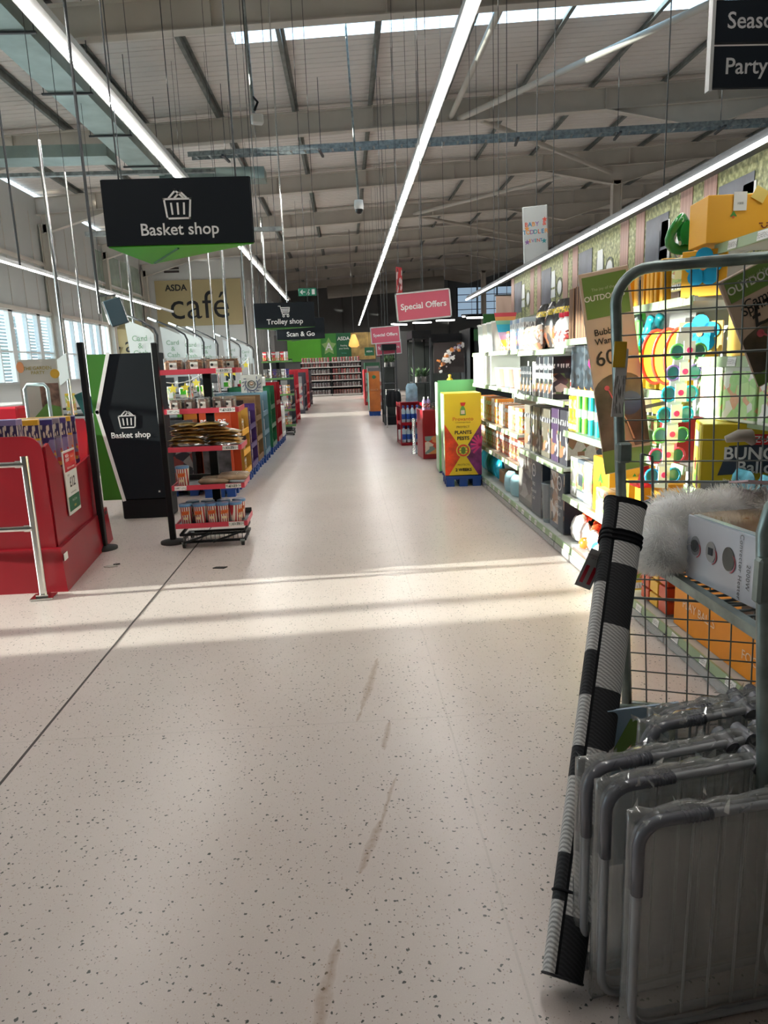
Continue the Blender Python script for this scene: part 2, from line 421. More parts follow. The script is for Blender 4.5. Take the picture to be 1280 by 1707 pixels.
# rafters, haunches, columns
n_trim = [1]
def trim(mb):
    n_trim[0] += 1; return struct('trim_%d' % n_trim[0], mb)
def slab(mb, xa, xb, za, zb, y, wd, m, ha, hb):
    """box along x whose bottom runs from za to zb and height from ha to hb"""
    vs = [(x, y + s * wd / 2, z + t) for (x, z, h) in ((xa, za, ha), (xb, zb, hb)) for s in (-1, 1) for t in (0, h)]
    mb.add(vs, [(0, 1, 3, 2), (4, 6, 7, 5), (0, 4, 5, 1), (2, 3, 7, 6), (0, 2, 6, 4), (1, 5, 7, 3)], m)
def rafter(y, deep=.52):
    mb = MB(); a, b_ = X0, X1
    slab(mb, a, b_, zr(a), zr(b_), y, .014, CREAM, deep, deep)
    slab(mb, a, b_, zr(a), zr(b_), y, .24, CREAM, .02, .02); slab(mb, a, b_, zr(a) + deep, zr(b_) + deep, y, .24, CREAM, .02, .02)
    for cx_, s in ((9.6, 1), (9.6, -1), (-9.85, 1)):
        L = 2.6; d = .62
        xa, xb = cx_, cx_ + s * L
        z0, z1 = zr(cx_) - d, zr(xb)
        vs = [(xa, y - .007, z0), (xb, y - .007, z1), (xa, y - .007, zr(xa)), (xa, y + .007, z0), (xb, y + .007, z1), (xa, y + .007, zr(xa))]
        mb.add(vs, [(0, 1, 2), (3, 5, 4), (0, 3, 4, 1)], CREAM)
        slab(mb, xa, xb, z0, z1, y, .22, CREAM, .02, .02)
    for x in range(-8, 30, 3): mb.box((x, y, zr(x) + deep / 2), (.012, .2, deep), CREAM)
    trim(mb)
YR = [-4.3 + 6 * k for k in range(11)]
for y in YR:
    rafter(y + 6.0 if False else y)
def column(x, y, ztop, m=CREAM, d=.30):
    mb = MB(); mb.box((x - d / 2, y, ztop / 2), (.02, .26, ztop), m); mb.box((x + d / 2, y, ztop / 2), (.02, .26, ztop), m); mb.box((x, y, ztop / 2), (d, .014, ztop), m)
    mb.box((x, y, .02), (.5, .4, .03), m); trim(mb)
for y in YR[5::2]: column(9.6, y, zr(9.6) - .45)
for y in YR[1:]: column(-9.8, y, zr(-9.8) - .3, d=.24)
# purlins: galvanised Z sections along the store, one to a line
PUR = mat('purlin_steel', (.20, .22, .21), .5, .5, var=.25, vs=5)
k = 0
for i in range(-5, 13):
    x = .95 + 1.9 * i
    mb = MB(); z = zr(x) + .53
    mb.box((x, 27, z + .07), (.012, 70, .15), PUR); mb.box((x + .035, 27, z + .145), (.08, 70, .01), PUR); mb.box((x - .035, 27, z), (.08, 70, .012), PUR)
    trim(mb)
# eaves struts between rafters (short stays and sag rods)
mb = MB()
for y in YR[2:]:
    for x in (-8.5, -6.6, -2.8, .9, 4.7, 8.4, 12.2): 
        mb.cyl((x, y, zr(x) + .05), (x + .0, y + .7, zr(x) + .58), .016, PUR, 6)
trim(mb)
for (x, y, z), (x2, y2, z2) in (((3.2, 19.7, 7.55), (6.9, 13.7, 7.55)), ((3.8, 19.7, 7.5), (9.4, 25.7, 7.6)), ((3.2, 31.7, 7.6), (8.6, 25.7, 7.7)), ((3.4, 31.7, 7.5), (9.2, 37.7, 7.6)), ((3.0, 19.7, 7.6), (3.05, 13.7, 7.6))):
    mb = MB(); mb.cyl((x, y, z), (x2, y2, z2), .07, CREAM, 12); trim(mb)
# walls
CLAD = mat('grey_cladding', (.54, .57, .56), .6, var=.03, vs=.7)
WALLD = mat('dark_grey_wall', (.16, .165, .165), .7, var=.06, vs=.5)
mb = MB()
mb.box((-10.1, -2.8, 4.0), (.2, 10.4, 8), CLAD)                       # solid part beside the camera, up to y 2.4
mb.box((-10.1, 2.81, 1.17), (.2, .82, 2.34), CLAD)                     # high sill
mb.box((-10.1, 32.2, 5.4), (.2, 59.6, 3.8), CLAD)                      # cladding over the window band
mb.box((-10.1, 49.5, 1.75), (.2, 25, 3.5), CLAD)
for z in (3.55, 5.15): mb.box((-9.94, 20, z), (.1, 36, .12), CREAM)
for y in [2.0 + i for i in range(0, 34)]: mb.box((-9.99, y, 5.2), (.012, .015, 3.1), CREAM)
struct('wall_left', mb)
mb = MB(); mb.box((13, 62.1, 4.5), (46.4, .2, 9.4), WALLD)
for x in range(-9, 34, 3): mb.box((x, 61.93, 4.5), (.12, .14, 9), mat('dark_rail', (.10, .105, .105), .6))
struct('wall_back', mb)
WR = mat('pale_wall', (.42, .41, .39), .7, var=.04, vs=.5)
mb = MB(); mb.box((36.1, 27, 4.8), (.2, 70, 9.8), WR); struct('wall_right', mb)
mb = MB(); mb.box((13, -8.1, 4.6), (46.4, .2, 9.4), WR); struct('wall_front', mb)
# window band
WIN = mat('white_window_frame', (.70, .72, .72), .4)
GLASS = clearmat('clear_glass', (.93, .97, .97), haze=.0, gloss=.0, rough=.02)
def window(nm, ya, yb, za, zb, mull):
    mb = MB(); x = -10.05
    for y in (ya + .03, yb - .03): mb.box((x, y, (za + zb) / 2), (.14, .06, zb - za), WIN)
    for z in (za + .03, zb - .03, ): mb.box((x, (ya + yb) / 2, z), (.14, yb - ya, .06), WIN)
    if za < 1: mb.box((x, (ya + yb) / 2, 2.25), (.1, yb - ya, .05), WIN)
    for y, wd in mull: mb.box((x, y, (za + zb) / 2), (.14, wd, zb - za), WIN)
    o = struct(nm, mb)
    p = MB(); p.box((x, (ya + yb) / 2, (za + zb) / 2), (.012, yb - ya - .1, zb - za - .1), GLASS); q = p.build('pane', o)
window('window_2', 2.4, 3.22, 2.34, 3.5, [])
window('window_3', 3.22, 7.7, .08, 3.5, [(3.66, .13), (4.62, .07), (5.6, .12), (6.6, .07)])
y = 7.7; nw = 4
while y < 37:
    window('window_%d' % nw, y, min(y + 6, 37), .08, 3.5, [(y + 1.1, .26), (y + 2.05, .06), (y + 3.0, .28), (y + 4.1, .06), (y + 5.0, .26)]); nw += 1; y += 6
LOUV = mat('louvre_blue_grey', (.30, .36, .40), .5)
for (a, b_) in ((16.6, 20.6), (22.9, 26.6), (27.4, 30.8)):
    o = thing('louvre_screen', 'blue grey horizontal louvre screen outside the left windows, %s' % {16.6: 'nearest', 22.9: 'middle', 27.4: 'farthest'}[a], 'louvre', (-11.6, (a + b_) / 2, 0))
    mb = MB()
    for i in range(26): mb.box((0, 0, .7 + i * .115), (.07, b_ - a, .06), LOUV, ry=.5)
    mb.build('slats', o)
    for s in (-1, 1): mb = MB(); mb.box((0, s * (b_ - a) / 2, 1.8), (.09, .08, 3.6), LOUV); mb.build('post', o)
# café end of the left side
WW = mat('white_wall', (.62, .63, .61), .6, var=.03, vs=.6)
mb = MB(); mb.box((-7.5, 38.1, 3.6), (5.1, .2, 7.2), WW); mb.box((-8.5, 37.98, 6.48), (.75, .03, .26), mat('vent_dark', (.06, .05, .05), .7)); mb.box((-8.5, 37.96, 6.48), (.85, .02, .05), WW); struct('wall_cafe', mb)
mb = MB(); mb.box((-4.95, 49.0, 3.6), (.12, 22, 7.2), WW)
for i in range(12): mb.box((-4.82, 39 + i * 1.6, 3.0), (.14, .16, 6.0), WIN)
struct('wall_lobby', mb)
for i, yy in enumerate((30.8, 32.4, 34.0, 35.6)):      # tall panes above the band
    mb = MB(); mb.box((-9.93, yy, 5.0), (.1, .07, 2.9), WIN); mb.box((-9.93, yy + .75, 5.0), (.06, 1.45, 2.9), mat('tinted_high_pane', (.33, .42, .36), .1, spec=.8, var=.3, vs=1.2)); mb.box((-9.9, yy + .75, 5.2), (.1, 1.5, .06), WIN)
    struct('window_%d' % (20 + i), mb)
# partition with green graphics at the end of the aisle
GW = mat('lime_wall', (.12, .50, .03), .5, var=.12, vs=.8)
mb = MB(); mb.box((0, 40.3, 1.6), (7.6, .2, 3.2), WALLD); struct('wall_end_partition', mb)
def board(name, label, cat, x0, x1, z0, z1, y, m, txt=(), th=.05, d='-Y', extra=None):
    o = thing(name, label, cat, ((x0 + x1) / 2, y, z0)); mb = MB()
    mb.box((0, 0, (z1 - z0) / 2), (x1 - x0, th, z1 - z0), m, bev=.004); mb.build('board', o)
    if extra: extra(o, x1 - x0, z1 - z0, th)
    if txt:
        mb = MB()
        for (s, sz, tx, tz, tm, bo) in txt: mb.text(s, sz, tm, face('-Y', (tx, -th / 2 - .002, tz)), bold=bo)
        mb.build('lettering', o)
    return o
board('wall_graphic', 'bright lime green wall graphic at the far end of the aisle', 'graphic', -3.1, -1.25, 1.75, 3.25, 40.1, GW)
def star(o, w_, h_, th):
    mb = MB(); mt = mat('pale_star', (.30, .48, .16), .5); f = face('-Y', (0, -th / 2 + .001, .75))
    pts = [(.42 * (1 if i % 2 == 0 else .55) * cos(pi / 2 + i * pi / 5), .5 * (1 if i % 2 == 0 else .55) * sin(pi / 2 + i * pi / 5)) for i in range(10)]
    for i in range(10): mb.prism([pts[i], pts[(i + 1) % 10], (0, 0)], .002, mt, f)
    mb.build('star_emblem', o)
board('wall_graphic', 'green wall graphic with a pale star and big white letter A', 'graphic', -1.25, -.42, 1.75, 3.2, 40.08, mat('mid_green', (.05, .26, .04), .5), [('A', .55, 0, .74, INKW, .02)], extra=star)
board('wall_graphic', 'deep green wall graphic with white shop name, right of the star graphic', 'graphic', -.42, .38, 1.75, 3.2, 40.06, DGREEN, [('ASDA', .26, 0, 1.15, INKW, .02), ('Feeding', .12, 0, .78, INKW, 0), ('your family', .12, 0, .63, INKW, 0), ('for less', .09, 0, .38, mat('teal_ink', (.1, .5, .4), .5), 0)])
board('wall_graphic', 'amber and brown wall graphic at the right of the far partition', 'graphic', .38, 1.7, 1.75, 3.2, 40.1, mat('amber_photo', (.45, .30, .10), .5, var=.55, vs=2.2))
# dark doorway of the lobby left of the green wall
mb = MB(); mb.box((-3.9, 40.2, 1.1), (1.2, .1, 2.2), mat('door_dark', (.04, .05, .055), .4)); struct('door_1', mb)
# blue framed window high on the back wall
mb = MB(); fb = mat('far_window_bars', (.03, .035, .04), .5); gp = mat('far_window_sky', (.42, .58, .75), .3, emit=.45)
for i in range(9): mb.box((9.7 + i * 1.7, 61.9, 6.3), (.10, .12, 2.4), fb)
for z in (5.1, 5.7, 6.3, 6.9, 7.5): mb.box((16.5, 61.9, z), (13.8, .1, .05), fb)
o = struct('window_30', mb); p = MB(); p.box((16.5, 61.96, 6.3), (13.6, .03, 2.4), gp); p.build('pane', o)

# ------------------------------------------------------------ strip lights
LEDM = mat('led_diffuser', (1.0, .97, .93), .4, emit=LED)
LEDO = mat('led_diffuser_low', (1.0, .97, .92), .4, emit=9)
HOUS = mat('light_housing', (.45, .46, .45), .4)
def strip(label, x, z, ya, yb, seg=1.5, w_=.055, hw=.14, hh=.07, m=LEDM, wires=3, zc=None, off=0, hm=None):
    o = thing('strip_light', label, 'light', (x, ya, z)); L = yb - ya
    mb = MB(); mb.box((off, L / 2, hh / 2 + .02), (hw, L, hh), hm or HOUS); mb.build('housing', o)
    n = int(L / seg)
    for i in range(n):
        mb = MB(); mb.box((0, (i + .5) * seg, .012), (w_, seg - .05, .014), m); mb.build('diffuser', o)
    mb = None
    if wires:
        for i in range(0, n, wires):
            mb = MB(); top = (zc or zroof(x)) - z
            mb.cyl((off, i * seg + .2, hh), (off, i * seg + .2, top), .004, DKG, 5); mb.build('suspension_wire', o)
    return o
strip('long white strip light hanging over the middle of the aisle', 1.29, 4.6, 1.5, 60, wires=2)
strip('long white strip light hanging over the left of the aisle, behind the basket sign', -2.6, 4.6, 1.0, 35.5, wires=2, hw=.2, off=.03)
strip('thin strip light along the left window wall', -4.5, 3.0, 5.0, 19.8, w_=.035, hw=.06, hh=.05, m=LEDO, zc=6.25)
strip('strip light along the top of the right hand shelving', 1.96, 2.42, 2.0, 11.6, seg=1.2, w_=.022, hw=.10, hh=.045, m=mat('led_diffuser_shelf', (1.0, .97, .92), .4, emit=14), hm=DKG, wires=2, off=.055)
def hang(o, w_, h, th):
    mb = MB(); mb.cyl((0, 0, h), (0, 0, zroof(o.location.x) - o.location.z), .006, DKG, 5); mb.build('suspension_wire', o)
# ------------------------------------------------------------ ducts, tray, droppers, cameras
DUCT = mat('duct_steel', (.34, .44, .42), .35, .75, var=.18, vs=2)
o = thing('air_duct', 'wide galvanised duct running along the store above the left strip light', 'duct', (-4.55, 6, 6.25))
mb = MB(); mb.box((0, 6.6, .12), (.62, 13.2, .24), DUCT); mb.build('duct_body', o)
for i in range(6):
    mb = MB(); mb.box((0, .8 + i * 2.3, -.015), (.86, .05, .03), DKG); mb.cyl((-.4, .8 + i * 2.3, 0), (-.4, .8 + i * 2.3, 1.45), .008, DKG, 6); mb.cyl((.4, .8 + i * 2.3, 0), (.4, .8 + i * 2.3, 1.48), .008, DKG, 6); mb.build('hanger', o)
o = thing('air_duct', 'galvanised duct crossing the left side towards the windows', 'duct', (-9.5, 17.5, 6.2))
mb = MB(); mb.box((2.2, 0, .1), (4.6, .7, .25), DUCT); mb.build('duct_body', o)
o = thing('air_duct', 'galvanised duct crossing behind the basket sign', 'duct', (-4.2, 19.6, 6.2))
mb = MB(); mb.box((1.1, 0, .1), (2.6, .6, .28), DUCT); mb.build('duct_body', o)
o = thing('air_duct', 'pale insulated duct far down the aisle under the roof', 'duct', (1.2, 52, 6.5))
mb = MB(); mb.cyl((-2.2, 0, .0), (6.0, 0, .45), .42, mat('lagging', (.36, .34, .30), .7), 18); mb.build('duct_body', o)
def rod(a, b_, r=.012, m=DKG):
    mb = MB(); mb.cyl(a, b_, r, m, 8); return mb
o = thing('cable_tray', 'dark cable tray crossing the whole roof at a slight skew', 'cable tray', (-3.2, 16.9, 6.1))
mb = MB(); d = Vector((14.5, -1.7, .35)); L = d.length; ang = math.atan2(d.y, d.x)
mb.box((L / 2, 0, .0), (L, .02, .10), GALV, RZ(ang)); mb.box((L / 2, .28, .0), (L, .02, .10), GALV, RZ(ang))
for i in range(48): mb.box((.15 + i * .3, .14, -.03), (.04, .28, .015), GALV, RZ(ang))
mb.build('tray', o)
for i in range(7):
    mb = MB(); x = .8 + i * 2.1; p = RZ(ang) @ Vector((x, .14, 0)); mb.box((p.x, p.y, -.09), (.05, .55, .04), DKG, rz=ang); mb.cyl((p.x, p.y, -.05), (p.x, p.y, 1.4), .007, DKG, 6); mb.build('hanger', o)
o = thing('cable_tray', 'pale cable tray hanging on the left before the basket sign', 'cable tray', (-9.0, 13.5, 4.9))
mb = MB(); mb.box((3.4, 0, 0), (7.0, .09, .06), GALV); mb.build('tray', o)
for xx in (.4, 3.2, 6.2): mb = MB(); mb.cyl((xx, 0, 0), (xx, 0, zroof(xx - 9) - 4.9), .008, DKG, 6); mb.build('hanger', o)
o = thing('cable_tray', 'pale cable tray just below the basket sign', 'cable tray', (-2.9, 9.4, 3.18))
mb = MB(); mb.box((1.0, 0, 0), (2.4, .06, .05), GALV); mb.build('tray', o)
for xx in (.3, 1.9): mb = MB(); mb.cyl((xx, 0, 0), (xx, 0, zroof(xx - 2.9) - 3.18), .006, DKG, 6); mb.build('hanger', o)
drops = [((-2.26, 7.0, 2.05), 5.2, 'dark rod left of the basket sign holding the monitor', DKG, .014), ((-2.93, 7.0, 2.5), 5.2, 'dark rod hanging at the far left of the view', DKG, .010),
         ((-3.45, 9.2, 1.1), 5.6, 'chrome service pole to the nearest checkout', STEEL, .022), ((-3.68, 10.6, 1.1), 6.4, 'thin chrome service pole behind the nearest checkout pole', STEEL, .014),
         ((-3.42, 12.2, 1.1), 6.4, 'chrome service pole left below the basket sign', STEEL, .02), ((-2.06, 13.2, 1.0), 5.6, 'bright chrome service pole before the café sign', STEEL, .026),
         ((-1.70, 14.4, 1.0), 6.5, 'chrome service pole left of the trolley sign', STEEL, .02), ((-.90, 12.2, 2.52), 6.6, 'bright rod holding the right of the trolley sign', STEEL, .012),
         ((-1.60, 12.3, 2.5), 6.6, 'rod holding the left of the trolley sign', GALV, .012), ((-1.62, 16.0, 1.5), 6.5, 'tall chrome pole under the trolley sign', STEEL, .024),
         ((-3.3, 16.5, 1.1), 6.5, 'chrome service pole beside the middle checkouts', STEEL, .018), ((-3.4, 19.5, 1.1), 6.5, 'chrome service pole beside the far checkouts', STEEL, .018)]
for (x, y, z), zt, lab, m, r in drops:
    zt = zroof(x)
    if 'checkout' in lab or 'service' in lab or 'chrome' in lab: z = 0.0 if x > -3 else .90
    if m is STEEL and z < 2: zc_ = 4.2 if y < 14 else 4.6; mb = MB(); mb.cyl((0, 0, 0), (0, 0, zc_ - z), r, m, 10); mb.cyl((0, 0, zc_ - z), (0, 0, zt - z), .004, DKG, 5)
    else: mb = rod((0, 0, 0), (0, 0, zt - z), r, m)
    o = tag(mb.build('service_pole', loc=(x, y, z)), lab, 'pole')
# dome camera on a long pole
o = thing('dome_camera', 'white dome security camera on a long grey pole over the aisle', 'camera', (.42, 15, 4.5))
mb = MB(); mb.cyl((0, 0, .18), (-.12, 0, 3.50), .02, GALV, 8); mb.build('pole', o)
mb = MB(); mb.lathe([(.0, .18), (.085, .17), (.095, .06), (.09, 0)], WHT, n=18); mb.build('housing', o)
mb = MB(); mb.lathe([(.078, .0), (.07, -.04), (.04, -.075), (0, -.085)], mat('smoked_dome', (.02, .02, .02), .1), n=18); mb.build('dome', o)
o = thing('spotlight', 'small white projector with black cable under the roof left of the middle strip light', 'spotlight', (-1.32, 13.0, 5.55))
mb = MB(); mb.cyl((0, 0, .1), (-.06, 0, 2.36), .028, GALV, 8); mb.build('pole', o)
mb = MB(); mb.box((.05, 0, 0), (.2, .14, .15), WHT, rz=.3, bev=.02); mb.build('lamp_head', o)
mb = MB(); mb.tube([(0, 0, .35), (.08, -.04, .25), (.02, -.05, .12)], .02, BLK); mb.build('cable', o)
# pendant at the far end, exit sign
o = thing('pendant_lamp', 'glowing amber pendant lamp at the far end of the aisle', 'lamp', (.5, 37, 2.35))
mb = MB(); mb.lathe([(.03, .65), (.10, .62), (.24, .25), (.27, .08), (.16, 0)], mat('amber_shade', (.9, .48, .12), .5, emit=.7), n=20); mb.build('lamp_shade', o)
mb = MB(); mb.cyl((0, 0, .6), (0, 0, zroof(.5) - 2.34), .012, DKG, 6); mb.build('cord', o)
o = thing('exit_sign', 'green and white hanging exit sign with arrow and running figure', 'sign', (-1.38, 30, 4.28))
mb = MB(); mb.box((0, 0, .15), (.72, .05, .30), mat('exit_green', (.01, .16, .09), .4, emit=.15), bev=.01); mb.build('board', o)
mb = MB(); f = face('-Y', (0, -.03, .15)); mb.line([(-.1, 0), (-.28, 0)], .035, INKW, f); mb.line([(-.2, .07), (-.28, 0), (-.2, -.07)], .035, INKW, f)
mb.disc((.07, .08), .025, INKW, f); mb.line([(.06, .05), (.03, -.02), (.08, -.05), (.05, -.11)], .03, INKW, f); mb.line([(.03, -.02), (-.02, -.08)], .03, INKW, f); mb.prism([(.18, -.1), (.3, -.1), (.3, .1), (.18, .1)], .002, INKW, f); mb.build('lettering', o)
mb = MB()
for s in (-1, 1): mb.cyl((s * .3, 0, .3), (s * .3, 0, zroof(-1.4) - 4.27), .006, DKG, 5)
mb.build('suspension_wire', o)

# ------------------------------------------------------------ hanging signs
SIGNBLK = mat('sign_black', (.010, .014, .019), .6, spec=.2)
def basket_icon(mb, f, s, m, wd=.07):
    L = lambda pts: mb.line([(x * s, y * s) for x, y in pts], wd * s, m, f)
    L([(-.5, .25), (.5, .25), (.42, -.45), (-.42, -.45), (-.5, .25)])
    for x in (-.22, 0, .22): L([(x * 1.1, .08), (x, -.28)])
    L([(-.3, .3), (-.05, .55), (.22, .3)]); L([(-.08, .3), (.14, .5), (.34, .3)])
def trolley_icon(mb, f, s, m, wd=.07):
    L = lambda pts: mb.line([(x * s, y * s) for x, y in pts], wd * s, m, f)
    L([(-.55, .5), (-.38, .5), (-.2, -.25), (.4, -.25)]); L([(-.34, .35), (.5, .35), (.42, -.08), (-.24, -.08)])
    for y in (.2, .06): L([(-.3, y), (.47, y)])
    for x in (-.1, .32): mb.ring((x * s, -.42 * s), .09 * s, .06 * s, m, f, n=12)
def tri_sign(name, label, x0, x1, z0, z1, y, apex, yap, icon, text, ts, iz, iy, isz):
    o = thing(name, label, 'sign', ((x0 + x1) / 2, y, z0)); W_ = x1 - x0; H_ = z1 - z0
    mb = MB(); mb.box((0, 0, H_ / 2), (W_, .02, H_), SIGNBLK); mb.build('front_board', o)
    ax, ay = apex - (x0 + x1) / 2, yap - y
    for s, nm in ((-1, 'side_board'), (1, 'side_board')):
        mb = MB(); a = Vector((s * W_ / 2, 0, 0)); b_ = Vector((ax, ay, 0)); d = b_ - a
        mb.box(tuple((a + b_) / 2 + Vector((0, 0, H_ / 2))), (d.length, .02, H_), SIGNBLK, rz=math.atan2(d.y, d.x)); mb.build(nm, o)
    mb = MB(); mb.prism([(-W_ / 2, .0), (W_ / 2, .0), (ax, ay)], .006, GREEN, z0=-.008); mb.box((ax * .5, ay * .5, -.012), (.012, ay * .9, .01), DGREEN, rz=math.atan2(-ax, ay))
    mb.build('green_underside', o)
    mb = MB(); f = face('-Y', (0, -.012, 0))
    if icon: icon(mb, face('-Y', (0, -.012, iz)), isz, INKW)
    mb.text(text, ts, INKW, face('-Y', (0, -.013, iy)), bold=.012); mb.build('lettering', o)
    mb = MB()
    for s in (-1, 1): mb.cyl((s * W_ * .4, .05, H_), (s * W_ * .4, .05, zroof((x0 + x1) / 2) - z0), .005, DKG, 5)
    mb.build('suspension_wire', o)
    return o
tri_sign('hanging_sign', 'large black hanging Basket shop sign with white basket icon and green underside', -1.51, -.565, 2.315, 2.72, 5.0, -1.44, 5.8, basket_icon, 'Basket shop', .105, .235, .09, .17)
tri_sign('hanging_sign', 'black hanging Trolley shop sign with white trolley icon', -1.42, -.46, 2.13, 2.52, 12.0, -1.2, 12.6, trolley_icon, 'Trolley shop', .115, .25, .09, .17)
tri_sign('hanging_sign', 'smaller black Scan & Go sign behind the trolley sign', -1.22, -.35, 1.99, 2.36, 13.5, -1.0, 14.0, None, 'Scan & Go', .12, 0, .09, 0)
# café sign
TAN = mat('cafe_tan', (.44, .36, .19), .55, var=.04, vs=1)
o = thing('cafe_sign', 'large tan café sign with black letters on the white end wall', 'sign', (-7.25, 37.965, 3.75))
mb = MB(); mb.box((0, 0, 1.1), (4.3, .06, 2.25), TAN); mb.build('board', o)
mb = MB(); f = face('-Y', (0, -.035, .92)); mb.text('café', 1.95, INK, f, bold=-.004); mb.text('ASDA', .42, INK, face('-Y', (-1.1, -.035, 1.85)), bold=.03); mb.build('lettering', o)
o = thing('cafe_sign', 'tan wayfinding panel with a black down arrow on the left wall', 'sign', (-9.7, 33.0, 1.9))
mb = MB(); mb.box((0, 0, .9), (1.6, .05, 1.9), TAN); mb.build('board', o)
mb = MB(); f = face('-Y', (0, -.03, .9)); mb.line([(-.45, .6), (-.45, -.5)], .09, INK, f); mb.line([(-.62, -.2), (-.45, -.5), (-.28, -.2)], .09, INK, f); mb.text('at', 1.0, INK, face('-Y', (.35, -.03, .8))); mb.build('lettering', o)
# special offers boards and their arms
PINK = mat('offer_pink', (.60, .11, .17), .4); FR = mat('offer_frame', (.60, .62, .62), .35)
def offer(label, x0, x1, z0, z1, y, ts, tilt, rz=0):
    o = thing('offer_sign', label, 'sign', ((x0 + x1) / 2, y, z0), rz); W_ = x1 - x0; H_ = z1 - z0; xf = T(0, 0, H_ / 2) @ RY(-tilt)
    mb = MB(); mb.box((0, 0, 0), (W_, .03, H_), PINK, xf); mb.build('board', o)
    mb = MB()
    for s in (-1, 1): mb.box((s * W_ / 2, 0, 0), (.02, .045, H_ + .02), FR, xf); mb.box((0, 0, s * H_ / 2), (W_ + .02, .045, .02), FR, xf)
    mb.build('frame', o)
    mb = MB(); mb.text('Special Offers', ts, INKW, xf @ face('-Y', (0, -.018, 0)), bold=.02); mb.build('lettering', o)
    mb = MB(); mb.cyl((0, .03, H_ / 2), (0, .03, zroof((x0 + x1) / 2) - z0), .006, DKG, 5); mb.build('suspension_wire', o)
    return o
offer('largest pink Special Offers board, hanging nearest over the right side', .775, 1.545, 2.10, 2.48, 10.5, .118, .07)
offer('middle sized pink Special Offers board behind the largest one', .60, 1.225, 1.94, 2.28, 16.0, .096, .05)
offer('partly hidden pink Special Offers board lowest in the row', .80, 1.42, 1.72, 2.05, 18.2, .096, .05)
board('offer_sign', 'small red sign beside the far displays right of the aisle end', 'sign', 1.15, 1.6, 1.75, 2.05, 26, RED, [('Special', .1, 0, .15, INKW, .01)], extra=hang)
board('offer_sign', 'small dark green sign among the red ones at the aisle end', 'sign', .75, 1.1, 1.8, 2.1, 27, DGREEN, [('ASDA', .09, 0, .15, INKW, .01)], extra=hang)
# baby & toddler event board, hung over the gondola
o = thing('event_sign', 'white hanging Baby & Toddler event board with coloured letters', 'sign', (2.15, 8.1, 2.52), 0)
mb = MB(); xf = RZ(-.25) @ RY(-.03); mb.box((0, 0, .29), (.27, .025, .60), mat('event_white', (.62, .66, .66), .5), xf, bev=.01); mb.build('board', o)
mb = MB()
ci = [(.75, .12, .08), (.05, .25, .45), (.85, .35, .08), (.30, .15, .4), (.05, .35, .4)]
for row, (st, zz, sz) in enumerate((('BABY &', .40, .062), ('TODDLER', .32, .062), ('EVENT', .23, .048))):
    for i, ch in enumerate(st):
        if ch != ' ': mb.text(ch, sz, mat('event_ink_%d' % ((i + row) % 5), ci[(i + row) % 5], .5), xf @ face('-Y', ((i - (len(st) - 1) / 2) * sz * .62, -.015, zz)), bold=.02)
for (x, z, c) in ((-.09, .36, 2), (.1, .44, 0), (-.09, .22, 3), (.09, .22, 4)):
    f = xf @ face('-Y', (x, -.015, z)); pts = [(.03 * (1 if i % 2 == 0 else .45) * cos(pi / 2 + i * pi / 5), .03 * (1 if i % 2 == 0 else .45) * sin(pi / 2 + i * pi / 5)) for i in range(10)]
    for i in range(10): mb.prism([pts[i], pts[(i + 1) % 10], (0, 0)], .002, MATS['event_ink_%d' % c], f)
mb.build('lettering', o)
mb = MB(); mb.cyl((0, 0, .58), (0, 0, zroof(2.15) - 2.51), .005, DKG, 5); mb.build('suspension_wire', o)
# department board at the top right corner
o = thing('department_sign', 'black hanging department board with three white rows at the top right', 'sign', (2.70, 4.6, 3.04), 0)
for i in range(3):
    mb = MB(); mb.box((.0, 0, .12 + i * .245), (.85, .03, .225), SIGNBLK); mb.build('row_panel', o)
mb = MB()
for i, st in enumerate(('Party', 'Seasonal', 'Home')): mb.text(st, .125 if i < 2 else .16, mat('sign_grey_ink', (.5, .5, .5), .6), face('-Y', (-.35, -.017, .12 + i * .245)), al='LEFT', bold=.012)
mb.build('lettering', o)
mb = MB(); 
for s in (-1, 1): mb.box((s * .435, 0, .37), (.02, .05, .76), HOUS)
mb.cyl((-.35, 0, .7), (-.35, 0, zroof(2.4) - 3.03), .006, DKG, 5); mb.cyl((.35, 0, .7), (.35, 0, zroof(3) - 3.03), .006, DKG, 5); mb.build('frame', o)
o = thing('hanging_banner', 'narrow red and white banner hanging edge-on beside the large offers board', 'banner', (.94, 12, 2.6), .9)
mb = MB(); mb.box((0, 0, .2), (.16, .01, .42), pack('banner_print', (.5, .05, .06), ((.6, .05, .05), (.8, .8, .78), (.05, .05, .05)), z=(.05, .95), band=(2, 3), sc=4)); mb.build('board', o)
mb = MB(); mb.cyl((0, 0, .4), (0, 0, zroof(.94) - 2.59), .004, DKG, 5); mb.build('suspension_wire', o)
# tilted monitor on the left rod
o = thing('hanging_monitor', 'small tilted black monitor hung on a dark rod at the left', 'monitor', (-2.13, 7.0, 1.93), 0)
mb = MB(); mb.box((.02, 0, .13), (.16, .05, .24), mat('screen_slate', (.05, .08, .10), .25), ry=-.25, bev=.006); mb.build('screen', o)
mb = MB(); mb.box((-.04, .03, .13), (.1, .05, .22), WHT, ry=-.25, bev=.01); mb.build('casing', o)
mb = MB(); mb.box((-.05, .0, .28), (.16, .03, .015), DKG); mb.build('bracket', o)
